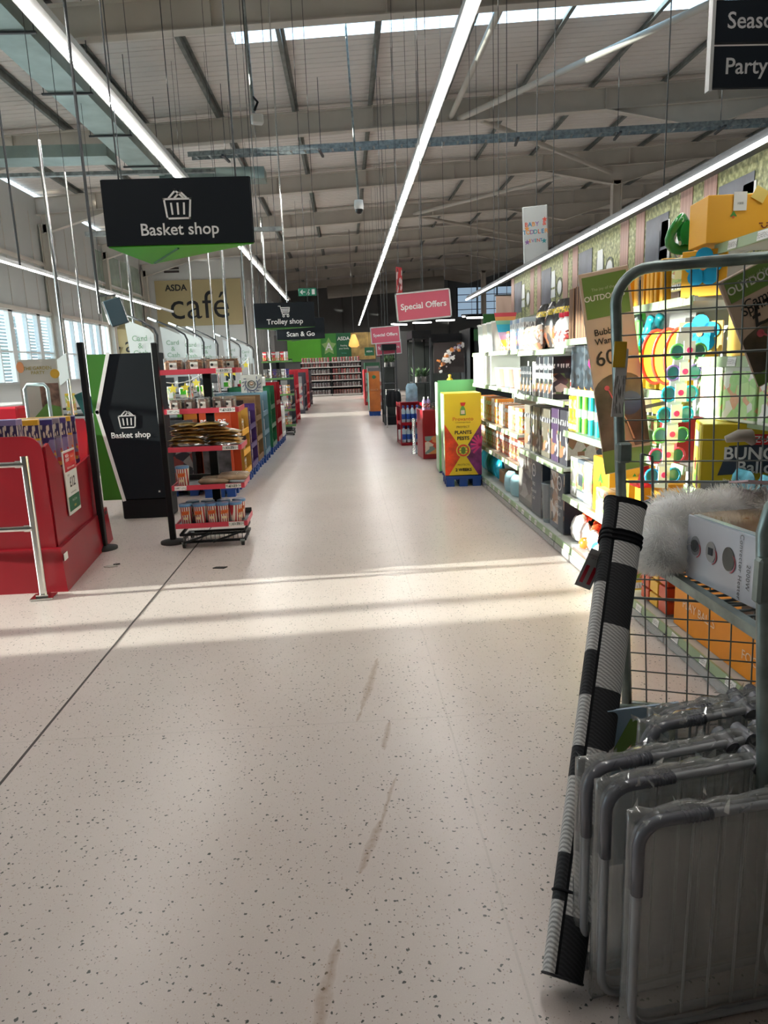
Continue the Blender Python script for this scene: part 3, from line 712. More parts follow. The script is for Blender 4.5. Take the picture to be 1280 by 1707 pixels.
# ------------------------------------------------------------ right hand shelving
FOL = mat('mural_foliage', (.30, .33, .12), .6)
def mural():
    m, nt, b = newmat('mural_print'); g = NT(nt); v = g.coord('Object')
    n = g.noise(v, 34, 5)[0]; n2 = g.noise(v, 5, 2)[0]
    c = g.ramp(n, [(.34, (.04, .045, .02)), (.47, (.15, .15, .06)), (.6, (.34, .34, .17)), (.72, (.50, .49, .32))])
    nt.links.new(g.mix(g.math('MULTIPLY', n2, .5), c, (.20, .26, .06)), b.inputs['Base Color']); b.inputs['Roughness'].default_value = .5
    return m
MUR = mural()
PLANK = stripes('mural_planks', (.36, .22, .18), (.26, .15, .12), 'y', 22, .8, 'Object', .5)
SLATE = mat('mural_slate', (.07, .08, .10), .5, var=.35, vs=6)
GBACK = mat('shelf_back', (.55, .56, .54), .55)
DARKIN = mat('dark_goods_back', (.05, .055, .055), .6)
BAYS = [('games bay', 1.5, 3.42, (.10, .85, 1.47, 1.98), 'nearest bay behind the wire cage'), ('toy bay', 3.42, 4.42, (.10, .44, .94, 1.30, 1.76), 'second bay'),
        ('garden toy bay', 4.42, 5.42, (.10, .44, .94, 1.26, 1.62), 'third bay'), ('barbecue bay', 5.42, 6.9, (.10, .64, 1.16, 1.56), 'fourth bay'),
        ('picnic bay', 6.9, 8.15, (.10, .45, .76, 1.20, 1.58), 'fifth bay'), ('far bay', 8.15, 9.4, (.10, .45, .76, 1.20, 1.58), 'sixth and farthest bay')]
XF = 1.66
BAYLAB = ['grey shelving bay of boxed games, nearest the camera behind the wire cage', 'shelving bay with yellow boxed toys, second from the camera', 'shelving bay with green water toys, third from the camera',
          'shelving bay of dark barbecue goods in the middle of the right run', 'shelving bay with white sunlit tubs, last but one of the right run', 'shelving bay at the far end of the right run, behind the yellow stand']
for bi, (nm, ya, yb, zs, _) in enumerate(BAYS):
    L = yb - ya; yc = (ya + yb) / 2
    o = thing('shelving_bay', BAYLAB[bi], 'shelving', (1.62, yc, 0), group='right hand shelving bays')
    mb = MB(); mb.box((.32, 0, .04), (.56, L, .08), RUB); mb.build('plinth', o)
    mb = MB(); mb.box((.60, 0, 1.05), (.02, L, 1.95), DARKIN if bi == 3 else GBACK); mb.build('back_panel', o)
    for s in (-1, 1):
        mb = MB(); mb.box((.585, s * (L / 2 - .012), 1.05), (.04, .024, 2.1), SHELFM)
        for q in range(20): mb.box((.563, s * (L / 2 - .012), .2 + q * .095), (.003, .008, .03), DKG)
        mb.build('upright', o)
    for k, z in enumerate(zs):
        f = 0.0 if k == 0 else (.14 if (bi == 0 and k == 3) else .05)
        mb = MB(); mb.box(((.58 + f) / 2, 0, z - .012), (.58 - f, L - .01, .024), SHELFM)
        sh = mb.build('shelf', o)
        mb = MB(); mb.box((f - .006, 0, z - .018), (.012, L - .012, .045), GRNM if 0 < bi or k else GRNM, ry=.12)
        mb.build('price_strip', sh)
        q = -L / 2 + .12
        r2 = random.Random(bi * 10 + k)
        while q < L / 2 - .1:
            mb = MB(); mb.box((f - .014, q, z - .018), (.003, r2.uniform(.055, .085), .038), TICK, ry=.12); mb.build('price_ticket', sh); q += r2.uniform(.14, .34)
        if k == 0:
            mb = MB(); mb.box((-.02, 0, .035), (.006, L - .02, .05), clearmat('clear_kick', (.9, .95, .95), haze=.3)); mb.build('bumper', o)
    # printed header
    mb = MB(); mb.box((.565, 0, 2.27), (.02, L - .004, .58), MUR)
    r2 = random.Random(bi + 3)
    if bi != 0:
        pw = min(.34, L * .3)
        mb.box((.553, -L / 2 + .2, 2.27), (.003, .16, .57), PLANK); mb.box((.552, L / 2 - .38, 2.23), (.004, .36, .36), SLATE)
    mb.box((.551, L / 2 - .1, 2.27), (.003, .15, .57), PLANK)
    f_ = face('-X', (.552, 0, 2.2)); ch = mat('mural_chair', (.50, .53, .52), .5); dk = mat('mural_dark', (.06, .07, .06), .5)
    cxx = .02
    mb.line([(cxx - .08, .1), (cxx - .08, -.2)], .015, dk, f_); mb.line([(cxx + .08, .1), (cxx + .08, -.2)], .015, dk, f_)
    mb.prism([(cxx - .07, .0), (cxx + .07, .0), (cxx + .06, .16), (cxx - .06, .16)], .002, ch, f_); mb.prism([(cxx - .09, -.1), (cxx + .09, -.1), (cxx + .07, -.02), (cxx - .07, -.02)], .002, ch, f_)
    mb.ring((cxx + .22, -.02), .09, .012, dk, f_, n=16); mb.disc((cxx + .22, -.02), .07, ch, f_, n=14, h=.001)
    mb.build('header_panel', o)

# ---- goods
PK = {}
def P(i):
    sets = [dict(cols=((.8, .1, .05), (.9, .7, .1), (.9, .9, .85), (.1, .35, .1))), dict(cols=((.03, .03, .04), (.25, .12, .06), (.5, .45, .4), (.1, .18, .06)), band=(.72, .82), bandcol=(.04, .04, .05), ink=(.7, .7, .7)),
            dict(cols=((.1, .4, .7), (.9, .9, .9), (.8, .2, .4), (.9, .8, .2)), sc=7), dict(cols=((.2, .5, .1), (.5, .7, .2), (.9, .85, .7), (.7, .2, .1)), band=(.05, .2), z=(.25, .9), bandcol=(.9, .9, .9)),
            dict(cols=((.05, .05, .25), (.3, .1, .4), (.9, .6, .1), (.7, .1, .1)), sc=8, z=(.05, .7))]
    return pack('printed_carton_%d' % i, None, rough=.35, seed=i * 3.3, **sets[i])
def carton(w_, d, h, style=0, name='carton', flap=True, extra=None, m=None):
    """box whose printed front looks along -y; origin at the base centre"""
    def fn():
        mb = MB(); mm = m or P(style)
        mb.box((0, 0, h / 2), (w_, d, h), mm, bev=min(.004, h * .05))
        if flap:
            mb.box((0, 0, h + .0005), (w_ * .98, .004, .001), WOODM); mb.box((0, -d / 2 - .0006, h * .5), (w_ * .6, .001, h * .3), m or oc())
        if extra: extra(mb, w_, d, h)
        return mb.build(name)
    return fn
def pouch(w_, d, h, m, name='bag', gather=True, seed=1):
    def fn():
        r2 = random.Random(seed); mb = MB(); nx, nz = 8, 8; vs = []; fs = []
        for side in (-1, 1):
            for j in range(nz + 1):
                for i in range(nx + 1):
                    u = i / nx * 2 - 1; t = j / nz
                    th = max(0, (1 - u * u)) ** .5 * (sin(pi * min(1, t * .9 + .08)) ** .6)
                    ww = w_ / 2 * (1 - (.35 * max(0, t - .8) / .2 if gather else 0)) * (1 + .03 * r2.uniform(-1, 1))
                    vs.append((u * ww, side * d / 2 * th * (1 + .12 * r2.uniform(-1, 1)), h * t + (.01 * r2.uniform(-1, 1) if 0 < j < nz else 0)))
        n = (nx + 1) * (nz + 1)
        for s in range(2):
            for j in range(nz):
                for i in range(nx):
                    a = s * n + j * (nx + 1) + i; q = (a, a + 1, a + nx + 2, a + nx + 1); fs.append(q if s == 0 else tuple(reversed(q)))
        mb.add(vs, fs, m, smooth=True)
        return mb.build(name)
    return fn
def bottle(h=.26, r=.045, body=None, cap=(.7, .02, .03), lab=None, name='bottle'):
    def fn():
        o = bpy.data.objects.new(name, None); COL.objects.link(o); o.empty_display_size = .1
        mb = MB(); mb.lathe([(r * .9, 0), (r, .01), (r, h * .62), (r * .8, h * .74), (r * .34, h * .84), (r * .34, h * .88)], body or WHT, n=14); mb.build('bottle_body', o)
        mb = MB(); mb.lathe([(r * .42, h * .87), (r * .42, h * .98), (r * .3, h)], mat('cap_%d%d' % (int(cap[0] * 99), int(cap[2] * 99)), cap, .4), n=10); mb.build('cap', o)
        mb = MB(); mb.lathe([(r * 1.015, h * .18), (r * 1.015, h * .5)], lab or pack('bottle_label', (.75, .03, .03), ((.05, .05, .05), (.9, .9, .9), (.8, .1, .1)), z=(0, 1), band=(2, 3)), n=14); mb.build('label', o)
        return o
    return fn
def rowY(ya, yb, n, z, x=None, dx=0): 
    x = XF + .17 if x is None else x
    return [(x + (rnd.uniform(-dx, dx) if dx else 0), ya + (yb - ya) * (i + .5) / n, z, -pi / 2) for i in range(n)]
WHITEP = mat('white_plastic', (.80, .80, .78), .35)

# barbecue bay ------------------------------------------------
def oval_logo(mb, w_, d, h):
    f = face('-Y', (w_ * .2, -d / 2 - .001, h * .80)); mb.ring((0, 0), .055, .010, INKW, f, n=20, h=.001); mb.text('fire', .05, INKW, f)
    for s in range(3): mb.text(('BBQ', 'Charcoal', 'Grill')[s], .045, INKW, face('-Y', (w_ * .2, -d / 2 - .001, h * (.55 - s * .13))))
    f = face('+X' if False else '-X', (-w_ / 2 - .001, 0, h * .8))
    f = face('+X', (w_ / 2 + .001, 0, h * .80)); mb.ring((0, 0), .05, .010, INKW, f, n=20, h=.001); mb.text('fire', .045, INKW, f)
    mb.text('Pizza', .05, INKW, face('+X', (w_ / 2 + .001, 0, h * .55))); mb.text('oven', .05, INKW, face('+X', (w_ / 2 + .001, 0, h * .42)))
GREYBOX = pack('grey_photo_box', (.13, .125, .12), ((.22, .21, .20), (.35, .34, .33), (.08, .08, .08)), z=(.15, .9), band=(2, 3), sc=3, rough=.25)
BRNBOX = pack('brown_photo_box', (.10, .11, .14), ((.30, .15, .07), (.55, .42, .32), (.05, .05, .05), (.75, .70, .65)), z=(.1, .95), band=(2, 3), sc=5, rough=.25)
NAVY = mat('navy_side', (.03, .045, .07), .3)
def bigbox(m, wd, d, h, label, loc):
    o = thing('barbecue_box', label, 'box', loc, -pi / 2)
    mb = MB(); mb.box((0, 0, h / 2), (wd, d, h), m, bev=.004); mb.build('carton', o)
    mb = MB(); mb.box((wd / 2 + .001, 0, h / 2), (.002, d * .98, h * .96), NAVY); mb.box((wd * .3, -d / 2 - .001, h / 2), (wd * .36, .002, h * .97), NAVY); mb.build('printed_side', o)
    mb = MB(); mb.box((0, 0, 0), (.001, .001, .001), NAVY); mb = MB(); oval_logo(mb, wd + .006, d + .006, h); mb.build('lettering', o)
    return o
bigbox(GREYBOX, .84, .42, .50, 'large grey photo-printed box on barbecue bay bottom shelf', (XF + .22, 6.47, .105))
bigbox(BRNBOX, .38, .36, .50, 'tall brown photo box with navy side, right end of barbecue bay bottom shelf', (XF + .20, 5.63, .105))
mb = MB(); cp = clearmat('clear_plastic_tub', (.85, .92, .95), haze=.35, hazecol=(.55, .62, .66))
mb.lathe([(.08, 0), (.085, .01), (.10, .34)], cp, n=16); mb.tube([(.102 * cos(a * pi / 8), .102 * sin(a * pi / 8), .34) for a in range(16)], .006, cp, 6, True)
tag(mb.build('storage_tub', loc=(XF + .08, 5.935, .101)), 'clear plastic tub standing before the large grey box', 'tub')
rowput(carton(.20, .30, .44, 1, 'barbecue_box'), [(XF + .20, y, .645, -pi / 2) for y in (5.58, 5.82)], 'black boxed barbecue with white print', 'on barbecue bay second shelf', 'box', 'black boxed barbecues', cols=[(.03, .03, .04), (.05, .03, .07)])
rowput(carton(.26, .30, .42, 1, 'barbecue_box'), [(XF + .20, y, .645, -pi / 2) for y in (6.1, 6.4, 6.70)], 'dark plant-printed box', 'on barbecue bay second shelf', 'box', 'dark plant-printed boxes', cols=[(.10, .09, .07), (.12, .11, .08), (.15, .14, .12)])
def txt_side(mb, w_, d, h):
    for i, t in enumerate(('fan', 'GRILL')): mb.text(t, .07, INKW, face('-Y', (0, -d / 2 - .0015, h * (.75 - .22 * i))))
rowput(carton(.12, .34, .34, 1, 'barbecue_tool_box', extra=txt_side), rowY(5.72, 6.25, 4, 1.165), 'black tool box with pale print', 'on barbecue bay third shelf', 'box', 'black tool boxes', cols=[(.02, .02, .025), (.04, .05, .06), (.015, .015, .02)])
rowput(carton(.05, .28, .30, 2, 'seed_packet', flap=False), rowY(6.28, 6.48, 3, 1.165), 'narrow white card pack', 'beside the black tool boxes', 'pack', 'narrow white packs', cols=[(.75, .72, .68), (.6, .55, .45)])
rowput(bottle(.30, .05, DKG, (.7, .05, .05)), rowY(5.46, 5.70, 2, 1.165), 'dark bottle with red cap', 'on barbecue bay third shelf', 'bottle', 'dark red-capped bottles')
rowput(carton(.13, .3, .26, 1, 'barbecue_tool_box'), rowY(6.5, 6.88, 3, 1.165), 'slim black pack with white square label', 'on barbecue bay third shelf', 'box', 'slim black packs', cols=[(.03, .035, .04)])
BAGM = pack('charcoal_bag_print', (.03, .028, .026), ((.06, .05, .05), (.25, .16, .10), (.5, .45, .4), (.7, .15, .05)), z=(.05, .5), band=(.72, .84), bandcol=(.75, .55, .03), ink=(.05, .05, .05), rough=.22)
rowput(pouch(.26, .15, .40, BAGM, 'charcoal_bag'), [(XF + .16, y, 1.565, -pi / 2 + a) for y, a in ((5.98, .15), (6.28, -.2), (6.55, .1))], 'black charcoal bag with yellow label', 'on barbecue bay top shelf', 'bag', 'charcoal bags', jit=.1)
rowput(pouch(.2, .12, .22, pack('photo_bag', (.5, .42, .36), ((.7, .3, .15), (.9, .85, .8), (.2, .12, .1)), z=(0, .8), band=(2, 3), sc=6, rough=.2), 'snack_bag'), [(XF + .08, y, 1.565, -pi / 2) for y in (6.42, 6.62, 6.8)], 'small photo-printed foil bag', 'before the charcoal bags', 'bag', 'small foil bags')
rowput(bottle(.28, .055, WHITEP, (.75, .02, .05)), [(XF + .10, y, 1.565, -pi / 2) for y in (5.70, 5.83)], 'white bottle with red cap', 'on barbecue bay top shelf', 'bottle', 'white red-capped bottles')
LOG = stripes('log_bundle', (.33, .18, .09), (.10, .05, .03), 'x', 3, .7, 'Generated', .7)
rowput(carton(.10, .26, .36, 1, 'firewood_pack', m=LOG), [(XF + .15, y, 1.625, -pi / 2 + .1) for y in (4.9, 5.05, 5.2, 5.34)], 'tall brown firewood pack', 'on garden toy bay top shelf', 'pack', 'firewood packs', jit=.15)
# picnic bay and far bay -------------------------------------------
def tub(h, r, lid=None, m=None, name='tub', n=14):
    def fn():
        o = bpy.data.objects.new(name, None); COL.objects.link(o)
        mb = MB(); mb.lathe([(r * .8, 0), (r * .84, .006), (r, h * .93), (r * 1.05, h * .94), (r * 1.05, h * .96)], m or oc(), n=n); mb.build('tub_body', o)
        mb = MB(); mb.lathe([(r * 1.07, h * .95), (r * 1.07, h), (r * .9, h * 1.01)], lid or WHITEP, n=n); mb.build('lid', o)
        return o
    return fn
rowput(tub(.34, .10), [(XF + .14, y, 1.585) for y in (8.35, 8.62, 8.9, 9.2)], 'tall white plastic tub', 'on far bay top shelf', 'tub', 'tall white tubs', cols=[(.82, .83, .80), (.75, .82, .85)])
rowput(carton(.36, .34, .34, 2, 'cool_box', m=mat('white_cool_box', (.82, .84, .80), .3)), [(XF + .18, y, 1.205, -pi / 2) for y in (8.42, 8.85, 9.2)], 'white lidded cool box', 'on far bay fourth shelf', 'box', 'white cool boxes')
rowput(tub(.2, .09), [(XF + .12, y, 1.205) for y in (7.0, 7.22, 7.44, 7.66, 7.9, 8.1)], 'small pale tub', 'on picnic bay fourth shelf', 'tub', 'small pale tubs', cols=[(.8, .3, .2), (.75, .75, .72), (.6, .25, .2), (.3, .5, .6)])
rowput(carton(.14, .2, .24, 0, 'picnic_pack'), rowY(7.0, 8.1, 7, .765), 'orange and white picnic pack', 'on picnic bay third shelf', 'pack', 'orange picnic packs', cols=[(.8, .25, .05), (.85, .8, .75), (.75, .3, .15), (.8, .78, .7)])
rowput(carton(.15, .2, .28, 0, 'picnic_pack'), rowY(8.2, 9.35, 7, .765), 'sunlit orange striped pack', 'on far bay third shelf', 'pack', 'sunlit orange packs', cols=[(.85, .3, .05), (.85, .83, .8), (.85, .2, .05)])
rowput(carton(.1, .18, .22, 0, 'picnic_pack'), rowY(7.0, 8.1, 9, .455), 'small red and orange carton', 'on picnic bay second shelf', 'pack', 'small red cartons', cols=[(.6, .16, .08), (.65, .3, .2), (.5, .12, .1)])
rowput(carton(.1, .18, .22, 0, 'picnic_pack'), rowY(8.2, 9.3, 9, .455), 'small rust coloured carton', 'on far bay second shelf', 'pack', 'small rust cartons', cols=[(.55, .2, .1), (.4, .3, .25)])
TURQ = mat('turquoise_film', (.02, .42, .62), .25)
rowput(pouch(.16, .10, .24, TURQ, 'turquoise_bag', seed=4), rowY(8.2, 9.3, 7, .105, x=XF + .12), 'turquoise plastic bag', 'on far bay bottom shelf', 'bag', 'turquoise bags', jit=.2)
rowput(pouch(.2, .14, .22, mat('pale_blue_film', (.35, .60, .68), .3), 'blue_bag', seed=5), [(XF + .06, y, .105, -pi / 2 + .3) for y in (7.15, 7.42)], 'pale blue bag', 'on picnic bay bottom shelf', 'bag', 'pale blue bags')
rowput(carton(.26, .24, .14, 1, 'brown_carton', m=WOODM), [(XF + .2, y, .105, -pi / 2) for y in (7.7, 8.0)], 'plain brown carton', 'on picnic bay bottom shelf', 'box', 'plain brown cartons')
rowput(carton(.07, .18, .30, 2, 'bottle_pack'), rowY(7.0, 7.6, 6, 1.585), 'blue and clear bottle pack', 'on picnic bay top shelf', 'pack', 'blue bottle packs', cols=[(.5, .6, .65), (.75, .78, .8), (.3, .4, .6)])
rowput(carton(.1, .18, .20, 0, 'charcoal_pack'), rowY(7.62, 8.1, 3, 1.585), 'orange barbecue fuel pack', 'on picnic bay top shelf', 'pack', 'orange fuel packs', cols=[(.75, .3, .1), (.85, .5, .2)])
# striped half-round wind spinner standing on the top shelf
o = thing('rainbow_paddle', 'rainbow striped pointed paddle standing before the white tubs', 'toy', (XF + .07, 7.76, 1.62))
rc = [(.70, .55, .08), (.72, .5, .1), (.50, .30, .5), (.45, .35, .55), (.02, .38, .60), (.03, .42, .60), (.20, .50, .35), (.68, .32, .10), (.55, .06, .08)]
mb = MB(); n = 9; zt = .36
def halfw(t): return .12 * (min(1, t * 1.0)) ** .55
for i in range(n):
    t0, t1 = i / n, (i + 1) / n
    pl = [(-halfw(t0), t0 * zt), (halfw(t0), t0 * zt), (halfw(t1), t1 * zt), (-halfw(t1), t1 * zt)]
    mb.prism(pl, .012, mat('rainbow_%d' % i, rc[i], .4), face('-Y'))
mb.build('striped_paddle', o); mb = MB(); mb.cyl((0, .006, -.02), (0, .006, .06), .01, STEEL); mb.build('spike', o)
rowput(tub(.10, .035, m=mat('red_toy', (.75, .03, .04), .3)), [(XF + .1, y, 2.02) for y in ()] or [(XF + .13, 8.12, 1.585)], 'small red tub', 'beside the rainbow paddle', 'tub', 'x')
# garden toy bay ------------------------------------------------
rowput(carton(.30, .30, .31, 1, 'lantern_box', m=pack('black_lantern_box', (.02, .025, .03), ((.03, .04, .05), (.06, .08, .1), (.02, .02, .02)), z=(.05, .95), band=(2, 3), rough=.25)), [(XF + .2, y, 1.265, -pi / 2) for y in (4.62, 4.95, 5.26)], 'large black box', 'on garden toy bay fourth shelf', 'box', 'large black boxes')
mb = MB(); mb.lathe([(.0, 0), (.03, .01), (.075, .08), (.07, .12), (0, .13)], mat('hot_pink', (.80, .02, .15), .3), n=14); mb.box((0, 0, -.04), (.02, .01, .1), YEL)
tag(mb.build('pink_toy', loc=(XF - .01, 4.62, 1.36)), 'round hot pink toy hanging before the black boxes', 'toy')
LIME = mat('lime_plastic', (.12, .62, .08), .3); PURP = mat('purple_plastic', (.12, .03, .25), .3)
def paddle_pack(m):
    def fn():
        mb = MB(); mb.box((0, 0, .09), (.035, .16, .18), m, bev=.01); mb.box((0, -.02, .02), (.02, .1, .05), m, bev=.005); mb.ring((0, .2), .05, .02, m, face('-Y', (0, 0, 0)), n=14, h=.012)
        return mb.build('lime_toy')
    return fn
rowput(paddle_pack(LIME), rowY(5.14, 5.40, 5, 1.0), 'lime green plastic toy hanging in a row', 'above the coloured tubes', 'toy', 'lime green toys')
rowput(paddle_pack(PURP), rowY(4.98, 5.12, 2, 1.0), 'purple plastic toy hanging', 'beside the lime green toys', 'toy', 'purple toys')
def tube_toy(c1, c2):
    def fn():
        o = bpy.data.objects.new('water_blaster', None); COL.objects.link(o)
        mb = MB(); mb.cyl((0, 0, 0), (0, 0, .30), .022, oc('toy_tube', .3), 12); mb.build('tube', o)
        mb = MB(); mb.cyl((0, 0, .11), (0, 0, .17), .024, WHITEP, 12); mb.build('sleeve', o)
        mb = MB(); mb.cyl((0, 0, .30), (0, 0, .335), .012, mat('orange_tip', (.85, .22, .02), .3), 10); mb.build('nozzle', o)
        return o
    return fn
rowput(tube_toy(0, 0), [(XF + .06 + .03 * (i % 2), 4.55 + i * .068, .945) for i in range(11)], 'water blaster tube with orange tip', 'on garden toy bay third shelf', 'toy', 'water blaster tubes', cols=[(.25, .65, .10), (.02, .35, .60), (.30, .65, .12), (.25, .62, .1), (.03, .38, .6)])
rowput(carton(.10, .06, .26, 3, 'toy_pack'), rowY(5.22, 5.42, 2, .945, x=XF + .07), 'yellow photo pack', 'beside the water blasters', 'pack', 'yellow photo packs', cols=[(.85, .6, .03)])
def tree_logo(mb, w_, d, h):
    f = face('-Y', (0, -d / 2 - .0016, h * .62)); s = min(w_, h) * .16
    mb.prism([(-s, -s * .5), (s, -s * .5), (0, s)], .001, mat('logo_green', (.05, .25, .03), .5), f); mb.prism([(-s * .2, -s), (s * .2, -s), (s * .2, -s * .3), (-s * .2, -s * .3)], .0015, mat('logo_orange', (.7, .12, .02), .5), f)
    f = face('+X', (w_ / 2 + .0016, 0, h * .62)); s = min(d, h) * .16
    mb.prism([(-s, -s * .5), (s, -s * .5), (0, s)], .001, MATS['logo_green'], f); mb.prism([(-s * .2, -s), (s * .2, -s), (s * .2, -s * .3), (-s * .2, -s * .3)], .0015, MATS['logo_orange'], f)
rowput(carton(.30, .34, .38, 0, 'amber_box', flap=False, extra=tree_logo, m=YEL), [(XF + .2, 4.66, .445, -pi / 2)], 'large amber box with green tree mark', 'on garden toy bay second shelf', 'box', 'x')
rowput(carton(.16, .10, .30, 3, 'picture_box'), rowY(4.9, 5.38, 3, .445, x=XF + .10), 'white and green picture box', 'left of the amber tree box', 'box', 'white green picture boxes', cols=[(.8, .8, .75), (.10, .12, .15)])
rowput(carton(.22, .12, .20, 3, 'picture_box'), rowY(4.44, 4.50, 1, .445, x=XF + .03), 'small box picturing a child in a garden', 'before the amber tree box', 'box', 'x', cols=[(.7, .6, .45)])
# sunlit toys on the bottom shelf
o = thing('pink_display_card', 'pink card panel with dark robot figures above the sunlit toys', 'card', (XF + .28, 5.0, .11))
mb = MB(); mb.box((0, 0, .17), (.012, .7, .30), mat('salmon_card', (.62, .30, .26), .5)); mb.build('card', o)
mb = MB(); f = face('-X', (-.008, 0, .2)); mb.disc((-.16, -.01), .045, INK, f, n=12, h=.003); mb.prism([(-.19, .02), (-.13, .02), (-.16, .1)], .003, INK, f); mb.prism([(-.07, -.05), (.04, -.05), (.04, .05), (-.07, .05)], .003, INK, f); mb.line([(.04, -.02), (.1, .02), (.12, .07)], .018, INK, f); mb.build('printed_figures', o)
SPR = stripes('spring_orange', (.75, .04, .03), (.85, .80, .75), 'x', 14, .5, 'Generated', .3)
def spring():
    mb = MB(); mb.tube([(-.16 + .32 * i / 60, .03 * cos(i * 1.05 * 1.3), .03 + .03 * sin(i * 1.05 * 1.3)) for i in range(61)], .008, mat('orange_spring', (.80, .10, .03), .3), 6)
    mb.cyl((-.19, 0, .03), (-.15, 0, .03), .034, mat('orange_end', (.85, .25, .03), .3), 12); mb.cyl((.15, 0, .03), (.2, 0, .03), .034, WHITEP, 12)
    return mb.build('spring_toy')
rowput(spring, [(XF + .06, 4.62, .20, -2.2), (XF + .05, 4.78, .27, -2.0), (XF + .08, 4.98, .33, -2.3), (XF + .1, 4.55, .30, -2.1)], 'orange and white coiled spring toy', 'in the sunlit pile on the bottom shelf', 'toy', 'coiled spring toys')
def ball(r, m, nm='ball'):
    def fn():
        mb = MB(); mb.lathe([(r * sin(pi * i / 10) + 1e-5, r - r * cos(pi * i / 10)) for i in range(11)], m, n=16)
        if nm == 'holed_ball':
            for i in range(10):
                a = i * 2.4; t = (i + .5) / 10 * pi; p = Vector((sin(t) * cos(a), sin(t) * sin(a), -cos(t))); mb.cyl(p * r * .98 + Vector((0, 0, r)), p * r * 1.01 + Vector((0, 0, r)), r * .12, INKW, 8)
        return mb.build(nm)
    return fn
rowput(ball(.045, mat('orange_plastic', (.85, .16, .02), .3), 'holed_ball'), [(XF + .03, 4.95, .115)], 'orange ball with holes', 'at the front of the sunlit toy pile', 'ball', 'x')
rowput(ball(.055, mat('blue_plastic', (.05, .22, .62), .3)), [(XF + .06, 4.74, .115), (XF + .12, 5.1, .12)], 'blue plastic ball', 'in the sunlit toy pile', 'ball', 'blue balls')
rowput(pouch(.16, .1, .18, WHITEP, 'white_toy_pack', seed=9), [(XF + .07, y, .115, -1.2) for y in (4.86, 5.06, 5.24, 4.62)], 'white plastic toy pack', 'in the sunlit pile on the bottom shelf', 'pack', 'white toy packs', jit=.5)
# toy bay --------------------------------------------------------
rowput(carton(.035, .24, .22, 0, 'amber_book', flap=False, m=YEL), [(XF + .15, 4.40 - i * .062, 1.765, -pi / 2 + (0, .1, -.05, .25, 0, .05, .1, 0, -.1, 0)[i]) for i in range(10)], 'thin amber boxed toy standing on edge', 'on toy bay top shelf', 'box', 'thin amber boxes')
rowput(carton(.09, .14, .17, 1, 'brown_board', flap=False, m=mat('brown_window', (.10, .06, .04), .5)), [(XF + .10, 4.12, 1.765, -pi / 2), (XF + .12, 3.72, 1.765, -pi / 2)], 'brown fronted amber box', 'among the thin amber boxes', 'box', 'brown fronted boxes')
rowput(carton(.20, .02, .16, 3, 'sand_mould_card'), [(XF + .02, 3.58, 1.80, -pi / 2)], 'small amber and green card', 'at the near end of toy bay top shelf', 'card', 'x', cols=[(.8, .7, .3)])
def toywin(mb, w_, d, h):
    f = face('-Y', (0, -d / 2 - .0016, h * .55)); mb.disc((0, 0), w_ * .3, mat('window_brown', (.04, .02, .01), .3), f, n=16, h=.001, ry=h * .2); mb.text('toy', .03, INK, face('-Y', (0, -d / 2 - .002, h * .12)))
    f = face('+X', (w_ / 2 + .0016, 0, h * .55)); mb.disc((0, 0), d * .3, MATS['window_brown'], f, n=16, h=.001, ry=h * .2)
rowput(carton(.13, .16, .20, 0, 'toy_box', flap=False, extra=toywin, m=mat('yellow_card', (.85, .55, .03), .4)), rowY(3.5, 4.4, 5, 1.305, x=XF + .12), 'yellow toy box with brown window', 'on toy bay fourth shelf', 'box', 'yellow window boxes')
rowput(paddle_pack(LIME), [(XF + .05, 4.22, 1.51, 0)], 'lime green lidded toy', 'standing on a yellow window box', 'toy', 'x')
DINO = mat('teal_toy', (.02, .35, .42), .3)
def figure_toy(m):
    def fn():
        mb = MB(); mb.tube([(0, 0, 0), (.0, .01, .08), (.01, .03, .13), (.0, -.02, .18), (0, -.05, .17)], [.03, .045, .03, .025, .012], m, 10); mb.cyl((-.03, .02, .09), (-.06, -.02, .04), .012, m, 8); mb.cyl((.03, .02, .09), (.06, -.02, .04), .012, m, 8)
        return mb.build('toy_figure')
    return fn
rowput(figure_toy(DINO), [(XF + .06, 4.36, 1.51), (XF + .08, 4.08, 1.51), (XF + .05, 3.9, 1.51)], 'teal plastic toy creature', 'on top of the yellow window boxes', 'toy', 'teal toy creatures')
rowput(figure_toy(mat('grey_toy', (.3, .32, .33), .4)), [(XF + .06, 4.22 - .0, 1.60), (XF + .09, 3.98, 1.51)], 'grey plastic toy creature', 'on top of the yellow window boxes', 'toy', 'grey toy creatures')
def ovalset():
    o = bpy.data.objects.new('racket_set', None); COL.objects.link(o)
    mb = MB(); f = face('-Y', (0, 0, .14)); 
    for i in range(24):
        a = 2 * pi * i / 24
    mb.tube([(.075 * cos(2 * pi * i / 24), 0, .15 + .14 * sin(2 * pi * i / 24)) for i in range(24)], .010, mat('red_rim', (.75, .06, .03), .3), 6, True); mb.build('rim', o)
    mb = MB(); mb.disc((0, 0), .068, mat('yellow_face', (.85, .60, .05), .4), face('-Y', (0, .004, .15)), n=20, ry=.132, h=.008); mb.build('face', o)
    return o
rowput(ovalset, [(XF + .02, y, 1.33, -.6) for y in (3.84, 3.70, 3.56)], 'yellow oval racket with red rim', 'leaning on toy bay fourth shelf', 'racket', 'oval rackets')
rowput(carton(.22, .08, .20, 3, 'skipping_pack'), [(XF + .08, y, .945, -pi / 2) for y in (4.22, 3.96)], 'picture pack of a child on a green lawn', 'on toy bay third shelf', 'pack', 'lawn picture packs', cols=[(.10, .25, .05)])
rowput(carton(.2, .2, .22, 0, 'red_pack', m=mat('dark_red', (.35, .02, .02), .4)), [(XF + .12, 3.66, .945, -pi / 2)], 'dark red box', 'on toy bay third shelf', 'box', 'x')
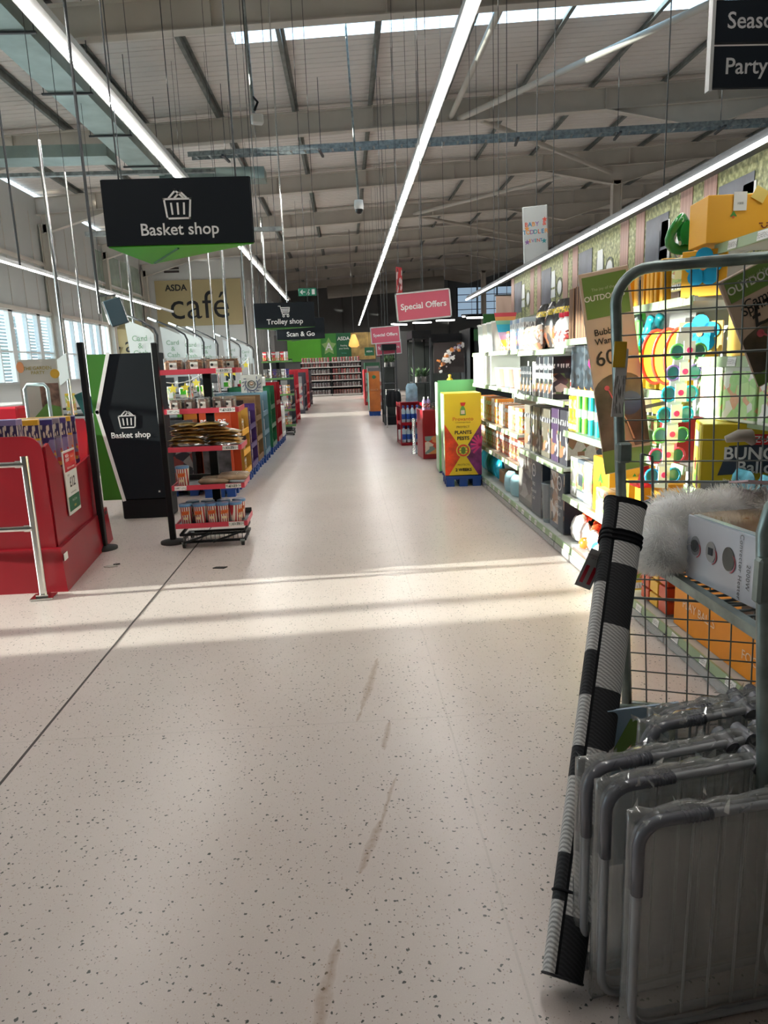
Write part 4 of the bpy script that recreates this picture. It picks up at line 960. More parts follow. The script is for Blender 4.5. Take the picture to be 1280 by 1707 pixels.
rowput(tub(.09, .055), [(XF + .07, y, 1.15) for y in ()] or [(XF + .2, 3.9 + i * .13, 1.15) for i in range(4)], 'small olive tub', 'stacked under the toy bay fourth shelf', 'tub', 'olive tubs', cols=[(.4, .38, .05), (.3, .25, .15)])
rowput(carton(.12, .26, .30, 0, 'amber_box', flap=False, extra=tree_logo, m=YEL), rowY(3.5, 4.38, 4, .445), 'upright amber box with tree mark', 'on toy bay second shelf', 'box', 'upright amber tree boxes')
o = tag(MB().lathe([(.05, 0), (.012, .14), (0, .145)], mat('red_cone', (.8, .03, .04), .35), n=16).box((0, 0, .004), (.13, .13, .008), MATS['red_cone']).build('toy_cone', loc=(XF + .02, 3.92, .76)), 'small red toy cone before the amber boxes', 'cone')
# building blocks and yellow packs on the floor shelf
bc = [(.62, .08, .03), (.03, .07, .25), (.06, .22, .05), (.80, .45, .03), (.62, .08, .03), (.03, .07, .25)]
for i in range(9):
    r_, c_ = divmod(i, 3)
    o = tag(MB().box((0, 0, .033), (.13, .10, .066), oc(), bev=.003).cyl((-.03, 0, .066), (-.03, 0, .075), .018, oc(), 10).cyl((.03, 0, .066), (.03, 0, .075), .018, oc(), 10).build('foam_block', loc=(XF + .07, 3.60 + c_ * .115, .115 + r_ * .078)),
            'foam building block, %s of its row in the %s layer of the block stack' % (('nearest', 'middle', 'farthest')[c_], ('bottom', 'middle', 'top')[r_]), 'block', 'stacked foam blocks'); paint(o, bc[(i * 2 + c_) % 6])
rowput(carton(.12, .12, .24, 3, 'yellow_pack'), [(XF + .06, y, .115, -pi / 2) for y in (4.32, 4.18, 4.04)], 'yellow and white picture pack', 'beyond the foam blocks', 'pack', 'yellow white packs', cols=[(.85, .6, .08)])
# games bay ---------------------------------------------------------
BALLC = mat('ball_box_orange', (.78, .27, .01), .5, var=.05, vs=4)
o = thing('ball_bin', 'long orange cardboard bin of play balls with white wording', 'box', (XF + .18, 2.85, .105), -pi / 2)
mb = MB(); mb.box((0, 0, .17), (1.24, .34, .34), BALLC); mb.build('carton', o)
mb = MB(); mb.disc((.12, 0), .11, mat('hole_brown', (.05, .02, .01), .6), face('-Y', (0, -.172, .30)), n=24, ry=.09); mb.build('cut_out', o)
mb = MB(); mb.text('PLAY BALLS', .062, mat('pale_print', (.75, .60, .42), .6), face('-Y', (-.36, -.174, .14))); mb.text('FOOTBALLS', .062, MATS['pale_print'], face('-Y', (.20, -.174, .10))); mb.build('lettering', o)
rowput(ball(.085, mat('ball_red', (.6, .05, .03), .3)), [(XF + .2, 2.45 + i * .2, .42) for i in range(5)], 'play ball', 'showing over the orange bin', 'ball', 'play balls in the orange bin')
o = thing('balloon_box', 'yellow boxed set of water balloons with navy wording', 'box', (XF + .14, 3.06, .875), -.35)
BY = mat('balloon_yellow', (.60, .44, .01), .4)
mb = MB(); mb.box((0, 0, .16), (.46, .24, .31), BY, bev=.003); mb.build('carton', o)
mb = MB(); mb.prism([(-.16, -.03), (.20, .0), (.22, .12), (-.12, .10)], .001, NAVY, face('-Y', (0, -.121, .12))); mb.prism([(-.04, 0), (.10, 0), (.11, .045), (-.05, .045)], .0015, mat('logo_red', (.65, .02, .02), .4), face('-Y', (0, -.121, .225))); mb.box((0, -.121, .03), (.45, .002, .055), mat('grey_foot', (.35, .36, .35), .5)); mb.build('printed_panel', o)
mb = MB(); mb.text('ZURU', .04, INKW, face('-Y', (.03, -.1235, .247)), bold=.01); mb.text('BUNCH O', .075, INKW, face('-Y', (.03, -.1235, .185)), bold=.02); mb.text('Balloons', .075, INKW, face('-Y', (.04, -.1235, .125)), bold=.02); mb.build('lettering', o)
mb = MB(); f = face('-X', (-.231, 0, 0)); 
mb.box((-.2315, 0, .16), (.002, .22, .29), mat('pale_yellow', (.75, .66, .10), .4)); mb.box((-.233, 0, .24), (.002, .12, .07), PAPER)
for i, (a, b_, c) in enumerate(((-.04, .12, (.7, .05, .1)), (.03, .10, (.2, .45, .05)), (-.05, .05, (.15, .4, .1)), (0, .05, (.3, .5, .1)), (.05, .05, (.4, .1, .4)))): mb.disc((a, b_), .02, mat('balloon_%d' % i, c, .4), face('-X', (-.233, 0, 0)), n=12, ry=.03)
mb.build('side_print', o)
LP = pack('green_picture_pack', (.75, .80, .70), ((.25, .60, .12), (.45, .75, .25), (.85, .85, .8), (.7, .25, .1)), z=(.05, .8), band=(2, 3), sc=4)
rowput(carton(.26, .06, .27, 3, 'picture_pack', m=LP), [(XF + .05, y, 1.195, -pi / 2 - .0) for y in (3.28, 3.0, 2.72)], 'bright green and white picture pack', 'above the balloon box', 'pack', 'green picture packs')
o = tag(MB().box((0, 0, .008), (.46, 1.1, .016), mat('white_tray', (.78, .78, .75), .4)).box((-.23, 0, .02), (.006, 1.1, .045), GRNM).build('shelf_tray', loc=(XF + .28, 2.80, 1.175)), 'white tray under the green picture packs', 'tray')
AMB = mat('amber_flower_card', (.80, .50, .10), .45)
FLW = mat('flower_blue', (.01, .34, .62), .35)
def flower(mb, c, r, f):
    for i in range(5):
        a = i * 2 * pi / 5 + .3; mb.disc((c[0] + r * .6 * cos(a), c[1] + r * .6 * sin(a)), r * .46, FLW, f, n=14, h=.006)
    mb.disc(c, r * .16, mat('flower_eye', (.7, .25, .1), .4), f, n=10, h=.012)
for i, (y, z, h, c) in enumerate(((3.42, 1.755, .21, YEL), (3.42, 1.49, .15, AMB))):
    o = thing('flower_windmill_pack', ('upper', 'lower')[i] + ' amber pack with a blue flower windmill above the games bay shelf', 'toy', (XF + .05, y, z), -pi / 2 + .85)
    mb = MB(); mb.box((0, 0, h / 2), (.20, .02, h), c, bev=.002); mb.build('card', o)
    mb = MB(); flower(mb, (0, h * .62), .085, face('-Y', (0, -.013, 0))); mb.build('flower', o)
    if i == 1:
        mb = MB()
        for k, cc in enumerate(((.2, .5, .3), (.8, .5, .15), (.6, .25, .3))): mb.ring((-.04, .03), .045 - k * .011, .009, mat('bow_%d' % k, cc, .4), face('-Y', (0, -.0115, 0)), n=12, a0=0, a1=pi)
        mb.build('rainbow_print', o)
rowput(carton(.24, .2, .20, 0, 'amber_box', flap=False, m=AMB), rowY(2.2, 3.2, 4, 1.475, x=XF + .16), 'amber picture box', 'on games bay third shelf', 'box', 'amber boxes of the games bay')
# big amber box and swim rings on the very top
o = thing('amber_box', 'very large amber box with tree mark and smiling face on top of the near shelving', 'box', (1.86, 3.44, 1.982), -.10)
mb = MB(); mb.box((0, 0, .105), (.35, .22, .205), YEL, bev=.003); mb.build('carton', o)
mb = MB(); f = face('-Y', (-.06, -.1115, .12)); s = .016; mb.prism([(-s, -s * .5), (s, -s * .5), (0, s)], .001, MATS['logo_green'], f); mb.prism([(-.004, -s), (.004, -s), (.004, -s * .3), (-.004, -s * .3)], .0015, MATS['logo_orange'], f)
f = face('-Y', (.08, -.1115, .07)); mb.ring((0, 0), .012, .004, mat('smile_ink', (.2, .02, .03), .5), f, n=10, a0=pi, a1=2 * pi); mb.line([(-.022, .008), (-.010, .008)], .004, MATS['smile_ink'], f); mb.line([(.010, .008), (.022, .008)], .004, MATS['smile_ink'], f); mb.build('printed_marks', o)
mb = MB(); mb.box((-.035, -.116, .175), (.058, .002, .08), PAPER); mb.text('1000', .014, INK, face('-Y', (-.035, -.1175, .165))); mb.build('price_ticket', o)
mb = MB(); mb.box((.05, -.116, .20), (.06, .002, .055), mat('ticket_yellow', (.8, .6, .15), .5), ry=.5); mb.build('price_ticket', o)
TURT = mat('turtle_green', (.03, .30, .06), .25, coat=.5)
def swimring():
    mb = MB(); mb.tube([(.085 * cos(2 * pi * i / 20), .02 * sin(4 * pi * i / 20), .10 + .075 * sin(2 * pi * i / 20)) for i in range(20)], .026, TURT, 10, True, flat=.7)
    mb.disc((.0, .10), .055, TURT, face('-Y', (0, -.01, 0)), h=.02)
    for a in (.6, 2.2, 3.9): mb.disc((.085 * cos(a), .10 + .075 * sin(a)), .011, mat('ring_spot', (.5, .65, .55), .4), face('-Y', (0, -.034, 0)), n=10)
    return mb.build('swim_ring')
rowput(swimring, [(1.735, 3.72, 1.985, .5), (1.86, 3.66, 2.04, .3), (2.03, 3.66, 2.06, -.3)], 'glossy green inflatable ring', 'behind the very large amber box', 'swim ring', 'green swim rings')
rowput(ball(.08, mat('grey_inflatable', (.35, .37, .38), .3)), [(2.06, 3.28, 1.985), (2.02, 3.10, 1.985)], 'grey rounded inflatable', 'right of the very large amber box', 'toy', 'grey inflatables')
rowput(carton(.18, .12, .15, 3, 'amber_box', m=YEL), [(XF + .1, 4.52, 2.0 - .38, -pi / 2)], 'short amber box', 'on the near end of garden toy bay top shelf', 'box', 'x')
o = tag(carton(.16, .04, .20, 0, 'bug_book')(), 'red and blue printed book standing above the toy bay', 'book'); o.location = (XF + .30, 4.05, 1.99 - .005); o.rotation_euler = (0, 0, -1.2); paint(o, (.5, .08, .1))
tag(MB().box((0, 0, 0), (.03, 1.0, .02), SHELFM).build('top_rail', loc=(XF + .30, 3.92, 1.975)), 'grey rail along the top of the toy bay', 'rail')
# clip strip of children's sunglasses
o = thing('clip_strip', 'white clip strip hanging from the shelf edge before the balloon box', 'clip strip', (XF - .10, 3.36, .86))
mb = MB(); mb.box((0, 0, .36), (.07, .012, .74), PAPER, ry=.12); mb.build('strip', o); mb = MB(); mb.box((.10, 0, .74), (.16, .01, .03), SHELFM); mb.build('hook', o)
gc = [(.02, .30, .60), (.60, .05, .12), (.15, .50, .12), (.01, .40, .60), (.01, .40, .60), (.28, .18, .50), (.15, .55, .15)]
def shades():
    o2 = bpy.data.objects.new('sunglasses', None); COL.objects.link(o2)
    mb = MB(); 
    for s in (-1, 1): mb.tube([(s * .052 + .034 * cos(2 * pi * i / 14), 0, .045 + .034 * sin(2 * pi * i / 14)) for i in range(14)], .006, oc('glasses_rim', .3), 6, True)
    mb.build('frame', o2)
    for s in (-1, 1): mb = MB(); mb.disc((s * .052, .045), .03, mat('lens_tint', (.05, .25, .30), .1), face('-Y', (0, .002, 0)), n=14, h=.003); mb.build('lens', o2)
    mb = MB(); mb.box((0, -.012, .05), (.055, .004, .085), PAPER); mb.disc((0, .05), .014, mat('card_pink', (.75, .03, .2), .4), face('-Y', (0, -.0145, 0)), n=10); mb.build('card', o2)
    return o2
rowput(shades, [(XF - .14 + .016 * i, 3.345, .87 + i * .098) for i in range(7)], 'pair of children\'s sunglasses on a white card', 'up the clip strip', 'sunglasses', 'sunglasses on the clip strip', cols=gc,
       words=['lowest', 'second from bottom', 'third from bottom', 'fourth from bottom', 'fifth from bottom', 'sixth from bottom', 'topmost'])
o2 = shades(); o2.location = (XF - .12, 3.42, .70); tag(o2, 'purple pair of sunglasses with hearts hanging below the clip strip', 'sunglasses'); paint(o2, (.15, .05, .30))
rowput(pouch(.18, .05, .14, mat('blue_white_pack', (.15, .50, .70), .25, var=.6, vs=14), 'goggles_pack', seed=12), [(XF + .02, y, .86, -pi / 2) for y in (2.72, 2.92)], 'blue and white swim goggles pack', 'at the foot of the balloon box', 'pack', 'goggles packs')
# big swing sign: Bubble wands
SB = mat('sign_beige', (.56, .43, .34), .5); SG = mat('sign_green', (.14, .24, .05), .5)
def barker(label, loc, tilt, w_, h, l1, l2, price, rz=0, skin=True):
    o = thing('aisle_sign', label, 'sign', loc, rz); xf = RY(-tilt)
    mb = MB(); mb.box((0, 0, h / 2), (w_, .012, h), SB, xf, bev=.004); mb.build('board', o)
    f = lambda x, z, d=.0065: xf @ face('-Y', (x, -d, z))
    mb = MB(); mb.prism([(-w_ * .44, -h * .0), (w_ * .44, 0), (w_ * .44, h * .20), (-w_ * .44, h * .20)], .001, SG, f(0, h * .78)); mb.prism([(-w_ * .5, 0), (w_ * .5, 0), (w_ * .5, h * .10), (-w_ * .5, h * .12)], .001, SG, f(0, .005)); mb.build('green_print', o)
    mb = MB()
    pts = [(-w_ * .49, 0), (w_ * .49, 0), (w_ * .49, h * .30)] + [(w_ * .49 * cos(a), h * .30 + h * .08 * sin(a)) for a in [pi * k / 10 for k in range(1, 10)]] + [(-w_ * .49, h * .30)]
    mb.prism(pts, .001, mat('sign_photo', (.10, .08, .06), .5, var=.7, vs=7), f(0, h * .12, .0068)); mb.disc((.05, h * .34), w_ * .25, mat('photo_sky', (.06, .09, .17), .5), f(0, h * .0, .0072), ry=h * .06)
    mb.tube([(-.02, 0, h * .33), (.02, 0, h * .26), (.045, 0, h * .16)], [.022, .018, .03], mat('photo_tan', (.45, .19, .09), .5), 8, flat=.1, xf=xf @ T(0, -.0085, 0))
    mb.prism([(-.07, h * .12), (.05, h * .12), (.02, h * .24), (-.02, h * .25)], .001, mat('photo_sand', (.40, .27, .17), .5), f(0, 0, .008)); mb.line([(-.06, h * .43), (0, h * .27)], .006, mat('wand_pink', (.6, .1, .15), .5), f(0, 0, .009)); mb.disc((-.065, h * .435), .014, MATS['wand_pink'], f(0, 0, .009), n=12); mb.build('photo_print', o)
    mb = MB(); mb.text('The joy of the', .022, mat('sign_pale_ink', (.45, .5, .32), .6), f(-.015, h * .915, .0082)); mb.text('OUTDOORS', .040, mat('sign_white_ink', (.75, .75, .7), .6), f(-.012, h * .875, .0082), bold=.02)
    mb.text(l1, .048, INK, f(-.028, h * .71, .0082), bold=.012); mb.text(l2, .048, INK, f(-.028, h * .665, .0082), bold=.012); mb.text(price, .115, INK, f(-.02, h * .58, .0082), bold=.004); mb.build('lettering', o)
    mb = MB(); mb.box((w_ / 2 + .05, .01, h * .3), (.14, .008, .02), SHELFM, xf); mb.build('bracket', o)
    return o
barker('beige and green aisle sign reading Bubble Wands 60p, tilted out from the shelves', (1.575, 3.9, .86), .165, .275, 1.10, 'Bubble', 'Wands', '60p')
barker('beige and green aisle sign seen through the wire of the cage', (1.655, 2.60, 1.42), .44, .28, .42, 'Camp', 'Spinner', '£7')
# ------------------------------------------------------------ left: barrier, red bin, snack rack, basket stand
o = thing('steel_barrier', 'polished steel queue barrier post with two rails before the red bin', 'barrier', (-2.15, 4.80, 0))
mb = MB(); mb.cyl((0, 0, .01), (0, 0, .985), .026, STEEL, 16); mb.build('post', o)
mb = MB(); mb.box((0, 0, .008), (.15, .13, .014), STEEL, rz=.1, bev=.003); mb.box((0, 0, .022), (.08, .07, .02), STEEL, rz=.1); mb.build('base_plate', o)
for z in (.93, .495):
    mb = MB(); mb.cyl((0, .0, z), (-1.9, .04, z - .01), .021, STEEL, 14); mb.cyl((-.0, 0, z), (-.06, .003, z), .028, STEEL, 12); mb.build('rail', o)
o = thing('promotion_bin', 'big red card promotion bin with curved corner at the left, filled with boxed sets', 'bin', (-2.85, 5.7, 0))
mb = MB()   # lower tier, flaring
w0, w1 = .82, .79
vs = [(-.82, -.78, 0), (.82, -.78, 0), (.82, .80, 0), (-.82, .80, 0), (-.82, -.76, .31), (.80, -.76, .31), (.80, .78, .31), (-.82, .78, .31)]
mb.add(vs, [(0, 3, 2, 1), (4, 5, 6, 7), (0, 1, 5, 4), (1, 2, 6, 5), (2, 3, 7, 6), (3, 0, 4, 7)], RED); mb.build('lower_tier', o)
mb = MB(); mb.box((.813, -.70, .24), (.004, .09, .05), PAPER); mb.box((.815, .66, .28), (.004, .05, .03), DKG); mb.build('sticker', o)
def panel(poly, th, xf, nm):
    mb = MB(); mb.prism(poly, th, RED, xf); return mb.build(nm, o)
cur = [(.64 + .11 * sin(a), 1.0 + .10 * cos(a)) for a in [i * pi / 12 for i in range(7)]]
panel([(-.80, .31), (.76, .31), (.755, .95)] + list(reversed(cur)) + [(-.80, 1.10)], .02, T(0, -.70, 0) @ RX(pi / 2), 'end_panel')
panel([(-.80, .31), (.76, .31), (.76, 1.02), (.70, 1.12), (-.80, 1.12)], .02, T(0, .74, 0) @ RX(pi / 2), 'end_panel')
panel([(-.70, .31), (.74, .31), (.74, 1.05), (.60, 1.02), (.52, .82), (-.28, .76), (-.56, .98), (-.62, 1.04), (-.70, 1.02)], .02, T(.75, 0, 0) @ RZ(pi / 2) @ RX(pi / 2), 'side_panel')
mb = MB(); mb.box((-.02, .02, .60), (1.5, 1.36, .04), WOODM); mb.build('inner_floor', o)
LEG = pack('navy_block_box', None, ((.85, .55, .05), (.75, .08, .05), (.35, .30, .55), (.05, .05, .2), (.2, .45, .55)), z=(.05, .62), band=(.66, .9), bandcol=(.05, .04, .12), ink=(.8, .7, .6), sc=9, rough=.3)
def legobox(mb, w_, d, h):
    mb.box((-w_ * .25, -d / 2 - .001, h * .86), (w_ * .3, .002, h * .2), mat('yellow_card', (.85, .55, .03), .4)); mb.box((-w_ * .25, -d / 2 - .0022, h * .86), (w_ * .16, .002, h * .13), mat('logo_red', (.65, .02, .02), .4)); mb.text('LEGO', w_ * .06, INKW, face('-Y', (-w_ * .25, -d / 2 - .0045, h * .86)), bold=.03)
mk = carton(.40, .10, .40, 0, 'block_set_box', flap=False, extra=legobox, m=LEG)
SHR = Matrix(((1, -.116, 0, -.116 * .78), (0, 1, 0, 0), (0, 0, 1, 0), (0, 0, 0, 1)))
for c_ in o.children: c_.data.transform(SHR)
rowput(mk, [(-3.35, 5.13, .80), (-2.93, 5.14, .81), (-2.50, 5.13, .81, .02)], 'patterned building block box showing over the red panel', 'in the promotion bin', 'box', 'block boxes behind the red panel', cols=[(.10, .06, .22), (.05, .04, .18), (.28, .22, .45)], words=ORL)
rowput(mk, [(-2.46, 5.32, .79, .3), (-2.42, 5.46, .78, .35), (-2.43, 5.62, .78, .3), (-2.45, 5.80, .77, .32), (-2.48, 5.98, .77, .3), (-2.51, 6.16, .76, .3)], 'colourful building block box standing slanted', 'in the side opening of the promotion bin', 'box', 'slanted block boxes', cols=[(.75, .42, .04), (.05, .04, .2), (.30, .25, .30), (.08, .05, .2)])
o = thing('price_sign', 'white and red offer sign reading £12 hung on the side of the red bin', 'sign', (-2.135, 5.50, .47), .116)
mb = MB(); mb.box((0, 0, .235), (.008, .34, .48), PAPER); mb.build('board', o)
mb = MB(); f = face('+X', (.0055, 0, .38)); mb.prism([(-.155, -.06), (.155, -.06), (.155, .08), (-.155, .08)], .001, mat('offer_red', (.62, .02, .03), .4), f); mb.prism([(.0, .0), (.14, .0), (.14, .06), (.0, .06)], .0015, mat('offer_orange', (.75, .08, .03), .4), f); mb.build('red_print', o)
mb = MB(); mb.prism([(-.155, -.06), (.155, -.06), (.155, .05), (-.155, .05)], .001, DGREEN, face('+X', (.0055, 0, .08))); mb.build('green_print', o)
mb = MB(); mb.text('MEGA\nEVENT', .034, INKW, face('+X', (.008, -.075, .42)), bold=.02); mb.text('Two for 1', .022, INKW, face('+X', (.008, .07, .42))); mb.text('Half price or better', .026, INKW, face('+X', (.008, 0, .345)), bold=.01); mb.text('£12', .105, INK, face('+X', (.0065, .0, .23)), bold=.012); mb.text('NOW', .022, INK, face('+X', (.0065, -.09, .29)))
mb.text('Save while stocks last', .018, INK, face('+X', (.0065, 0, .155))); mb.text('My £12 set', .028, INKW, face('+X', (.0075, .0, .095))); mb.text('ASDA', .024, mat('yellow_ink', (.8, .6, .1), .5), face('+X', (.0075, 0, .05)), bold=.02); mb.build('lettering', o)
# black posts
for (x, y, h, lab) in ((-2.17, 6.13, 1.75, 'black upright post on a round foot beside the red bin'), (-1.60, 6.24, 1.73, 'black upright post on a round foot beside the snack rack')):
    o = thing('sign_post', lab, 'post', (x, y, 0)); mb = MB(); mb.box((0, 0, h / 2 + .02), (.05, .05, h - .02), BLK, bev=.006); mb.build('post', o)
    mb = MB(); mb.lathe([(.11, 0), (.11, .02), (.04, .035)], RUB, n=20); mb.build('foot', o)
# basket shop stand
o = thing('basket_stand', 'tall black and green Basket shop display board with white zigzag line', 'display board', (-2.22, 7.4, 0))
mb = MB(); mb.box((0, .12, .95), (.70, .24, 1.48), SIGNBLK, bev=.004); mb.build('board', o)
mb = MB(); mb.box((.08, .16, .105), (.50, .30, .21), BLK, bev=.01); mb.build('plinth', o)
mb = MB(); f = face('-Y', (0, -.002, 0)); mb.prism([(-.35, .21), (-.14, .21), (-.31, 1.12), (-.14, 1.69), (-.35, 1.69)], .002, mat('stand_green', (.045, .20, .02), .45), f); mb.build('green_print', o)
mb = MB(); mb.line([(-.14, .21), (-.31, 1.12), (-.14, 1.69)], .034, mat('plain_white_edge', (.98, .98, .98), .4), f, h=.004); mb.build('white_line', o)  # plain white zigzag print
mb = MB(); basket_icon(mb, face('-Y', (-.02, -.002, 1.03)), .17, INKW); mb.text('Basket shop', .082, INKW, face('-Y', (.0, -.003, .875)), bold=.02); mb.box((.23, -.002, .28), (.018, .003, .018), PAPER); mb.build('lettering', o)
# snack rack
def redrack(label, loc, rz, zs, w_, d, m, strip, price=True, wheels=True, name='snack_rack'):
    o = thing(name, label, 'rack', loc, rz); top = zs[-1]
    mb = MB(); mb.box((0, d / 2 - .02, (top + .1) / 2 + .06), (.07, .05, top + .0), BLK); mb.build('column', o)
    for k, z in enumerate(zs):
        mb = MB(); mb.box((0, 0, z), (w_ - .02, d - .02, .015), DKG); mb.box((0, d / 2 - .02, z + .03), (w_, .01, .05), DKG); sh = mb.build('shelf', o)
        mb = MB(); mb.box((0, -d / 2, z), (w_, .008, .042), strip, rx=-.2)
        for s in (-1, 1): mb.box((s * w_ / 2, 0, z), (.008, d, .042), strip)
        mb.build('edge_strip', sh)
        if price:
            mb = MB(); mb.box((w_ / 2 - .09, -d / 2 - .006, z), (.13, .004, .036), TICK, rx=-.2); mb.text('£1.25', .03, INK, face('-Y', (w_ / 2 - .09, -d / 2 - .0095, z)), bold=.02)
            if k % 2: mb.box((-w_ / 2 + .07, -d / 2 - .006, z), (.1, .004, .036), TICK, rx=-.2)
            mb.build('price_ticket', sh)
    if wheels:
        mb = MB()
        for z in (.055, .12): 
            for s in (-1, 1): mb.box((0, s * (d / 2 - .02), z), (w_ - .04, .02, .02), BLK); mb.box((s * (w_ / 2 - .03), 0, z), (.02, d - .04, .02), BLK)
        for i in range(14): mb.box((-w_ / 2 + .05 + i * (w_ - .1) / 13, -d / 2 + .02, .09), (.006, .008, .08), mat('crate_grey', (.15, .15, .15), .5))
        for a, b_ in (((-.25, -d / 2, .05), (.0, -d / 2, .13)), ((.0, -d / 2, .05), (.25, -d / 2, .13))): mb.cyl(a, b_, .01, BLK, 6)
        mb.build('base_frame', o)
        for x in (-1, 1):
            for y in (-1, 1):
                mb = MB(); cx_, cy_ = x * (w_ / 2 - .05), y * (d / 2 - .03); mb.cyl((cx_ - .012, cy_, .028), (cx_ + .012, cy_, .028), .028, RUB, 14); mb.box((cx_, cy_, .05), (.04, .05, .02), GALV); mb.build('caster', o)
    return o
RKZ = (.20, .53, .855, 1.17, 1.49)
redrack('black snack rack on casters with five red-edged shelves', (-1.21, 6.22, 0), .03, RKZ, .60, .44, BLK, REDM)
PRET = mat('snack_brown', (.30, .12, .04), .5, var=.7, vs=60)
CLR = clearmat('clear_pot', (.95, .95, .95), haze=.12)
def snacktub(w_, d, h, fill, lab=True, seed=1, nm='snack_tub'):
    def fn():
        o = bpy.data.objects.new(nm, None); COL.objects.link(o); r2 = random.Random(seed)
        mb = MB(); mb.box((0, 0, h / 2), (w_, d, h), CLR, bev=.008); mb.build('pot', o)
        mb = MB(); mb.box((0, 0, h * .38), (w_ * .93, d * .93, h * .7), fill, bev=.01)
        for i in range(26): 
            x, y = r2.uniform(-.42, .42) * w_, r2.uniform(-.42, .42) * d; a = r2.uniform(0, 3); mb.cyl((x - .015 * cos(a), y - .015 * sin(a), h * .75), (x + .015 * cos(a), y + .015 * sin(a), h * .78), .006, fill, 6)
        mb.build('contents', o)
        if lab: mb = MB(); mb.box((0, -d / 2 - .001, h * .35), (w_ * .4, .003, h * .55), PAPER); mb.disc((-.015, 0), .012, INK, face('-Y', (0, -d / 2 - .003, h * .38)), n=12); mb.build('label', o)
        return o
    return fn
rowput(snacktub(.155, .13, .105, PRET), [(-1.405, 6.08, 1.50), (-1.235, 6.08, 1.50), (-1.075, 6.08, 1.50), (-.98, 6.24, 1.50, .2)], 'clear tub of brown pretzels', 'on the top shelf of the snack rack', 'tub', 'pretzel tubs', words=ORL)
rowput(snacktub(.10, .10, .10, mat('fudge', (.18, .10, .07), .6, var=.4, vs=20)), [(-1.42, 6.07, 1.18), (-1.31, 6.09, 1.18), (-1.19, 6.07, 1.18), (-1.07, 6.09, 1.18), (-.98, 6.08, 1.18)], 'small clear pot of brown sweets', 'on the snack rack second shelf down', 'pot', 'sweet pots', words=ORL)
WAF = mat('brown_wrap', (.55, .34, .11), .3, var=.45, vs=22, coat=.6)
rr = random.Random(3)
for i in range(12):
    col_, lv = i % 2, i // 2
    oo = pouch(.29, .060, .22, WAF, 'wafer_pack', gather=False, seed=i)()
    oo.data.transform(RX(-pi / 2) @ T(0, 0, -.11))
    oo.location = (-1.35 + col_ * .30 + rr.uniform(-.015, .015), 6.14, .890 + lv * .030 + (.0 if col_ == 0 else -.0)); oo.rotation_euler = (0, rr.uniform(-.06, .06), rr.uniform(-.15, .15))
    if col_ and lv > 3: oo.location.z -= .0; oo.location.x -= .12
    tag(oo, 'flat shiny golden waffle pack, %s layer of the %s pile on the snack rack' % (['bottom', 'second', 'third', 'fourth', 'fifth', 'top'][lv], ['left', 'right'][col_]), 'pack', 'piled golden waffle packs')
WRAPM = mat('flour_wrap', (.38, .27, .18), .25, var=.25, vs=9, coat=.4)
for i in range(6):
    mb = MB(); mb.tube([(-.13, 0, 0), (-.11, 0, .0), (0, 0, .003), (.11, 0, 0), (.135, 0, 0)], [.006, .026, .029, .026, .004], WRAPM, 10)
    oo = mb.build('bread_roll_pack', loc=(-1.17 + (i % 2) * .16, 6.07 + .075 * (i // 2) , .565 + .03 * (i % 2)), rz=.05 * (i - 2))
    tag(oo, 'wrapped pale bread rolls, %s of the %s packs on the snack rack fourth shelf' % (['front', 'middle', 'back'][i // 2], ['left', 'right'][i % 2]), 'pack', 'wrapped bread rolls')
POP = stripes('popcorn_stripes', (.75, .70, .62), (.40, .01, .02), 'x', 6, .45, 'Generated', .4)
POPF = mat('popcorn_orange', (.60, .17, .03), .5, var=.3, vs=30)
def popcorn():
    o = bpy.data.objects.new('popcorn_tub', None); COL.objects.link(o)
    mb = MB(); mb.lathe([(.042, 0), (.044, .005), (.056, .155)], POP, n=18); mb.build('tub_body', o)
    mb = MB(); mb.lathe([(.058, .150), (.059, .168), (.05, .172)], mat('tub_lid_blue', (.10, .22, .42), .3), n=18); mb.build('lid', o)
    mb = MB(); mb.prism([(-.03, -.016), (.032, -.010), (.034, .022), (-.028, .018)], .002, POPF, face('-Y', (0, -.0545, .095))); mb.prism([(-.02, -.01), (.02, -.01), (.02, .01), (-.02, .01)], .002, mat('popcorn_pale', (.7, .55, .35), .5), face('-Y', (0, -.0505, .05))); mb.text('POP', .026, mat('popcorn_red', (.6, .03, .01), .5), face('-Y', (.002, -.0570, .097)), bold=.03); mb.build('label', o)
    return o
rowput(popcorn, [(-1.42, 6.06, .54)], 'single striped popcorn tub', 'on the fourth shelf of the snack rack', 'tub', 'x')
rowput(popcorn, [(-1.425, 6.07, .21, .1), (-1.305, 6.06, .21, -.1), (-1.20, 6.07, .21, .05), (-1.105, 6.06, .21, .3), (-1.00, 6.07, .21, .9)], 'striped popcorn tub, snack rack bottom shelf, front row', '', 'tub', 'popcorn tubs front row', words=ORL)
rowput(popcorn, [(-1.39, 6.20, .21, .1), (-1.26, 6.20, .21, -.1), (-1.12, 6.20, .21, .05), (-.99, 6.21, .21, .3)], 'striped popcorn tub, snack rack bottom shelf, back row', '', 'tub', 'popcorn tubs back row', words=ORL)
# litter
tag(MB().prism([(-.05, -.012), (.04, -.03), (.06, .01), (-.03, .02)], .006, RUB).build('litter', loc=(-1.04, 5.34, .001)), 'small black scrap lying on the floor before the snack rack', 'litter')
tag(MB().prism([(-.06, -.01), (-.01, -.03), (.05, -.01), (.02, .03), (-.04, .02)], .008, mat('scrap', (.45, .44, .40), .7)).box((.03, .03, .01), (.05, .012, .01), RUB, rz=.3).build('litter', loc=(-1.92, 5.53, .001)), 'crumpled pale scrap on the floor beside the red bin', 'litter')

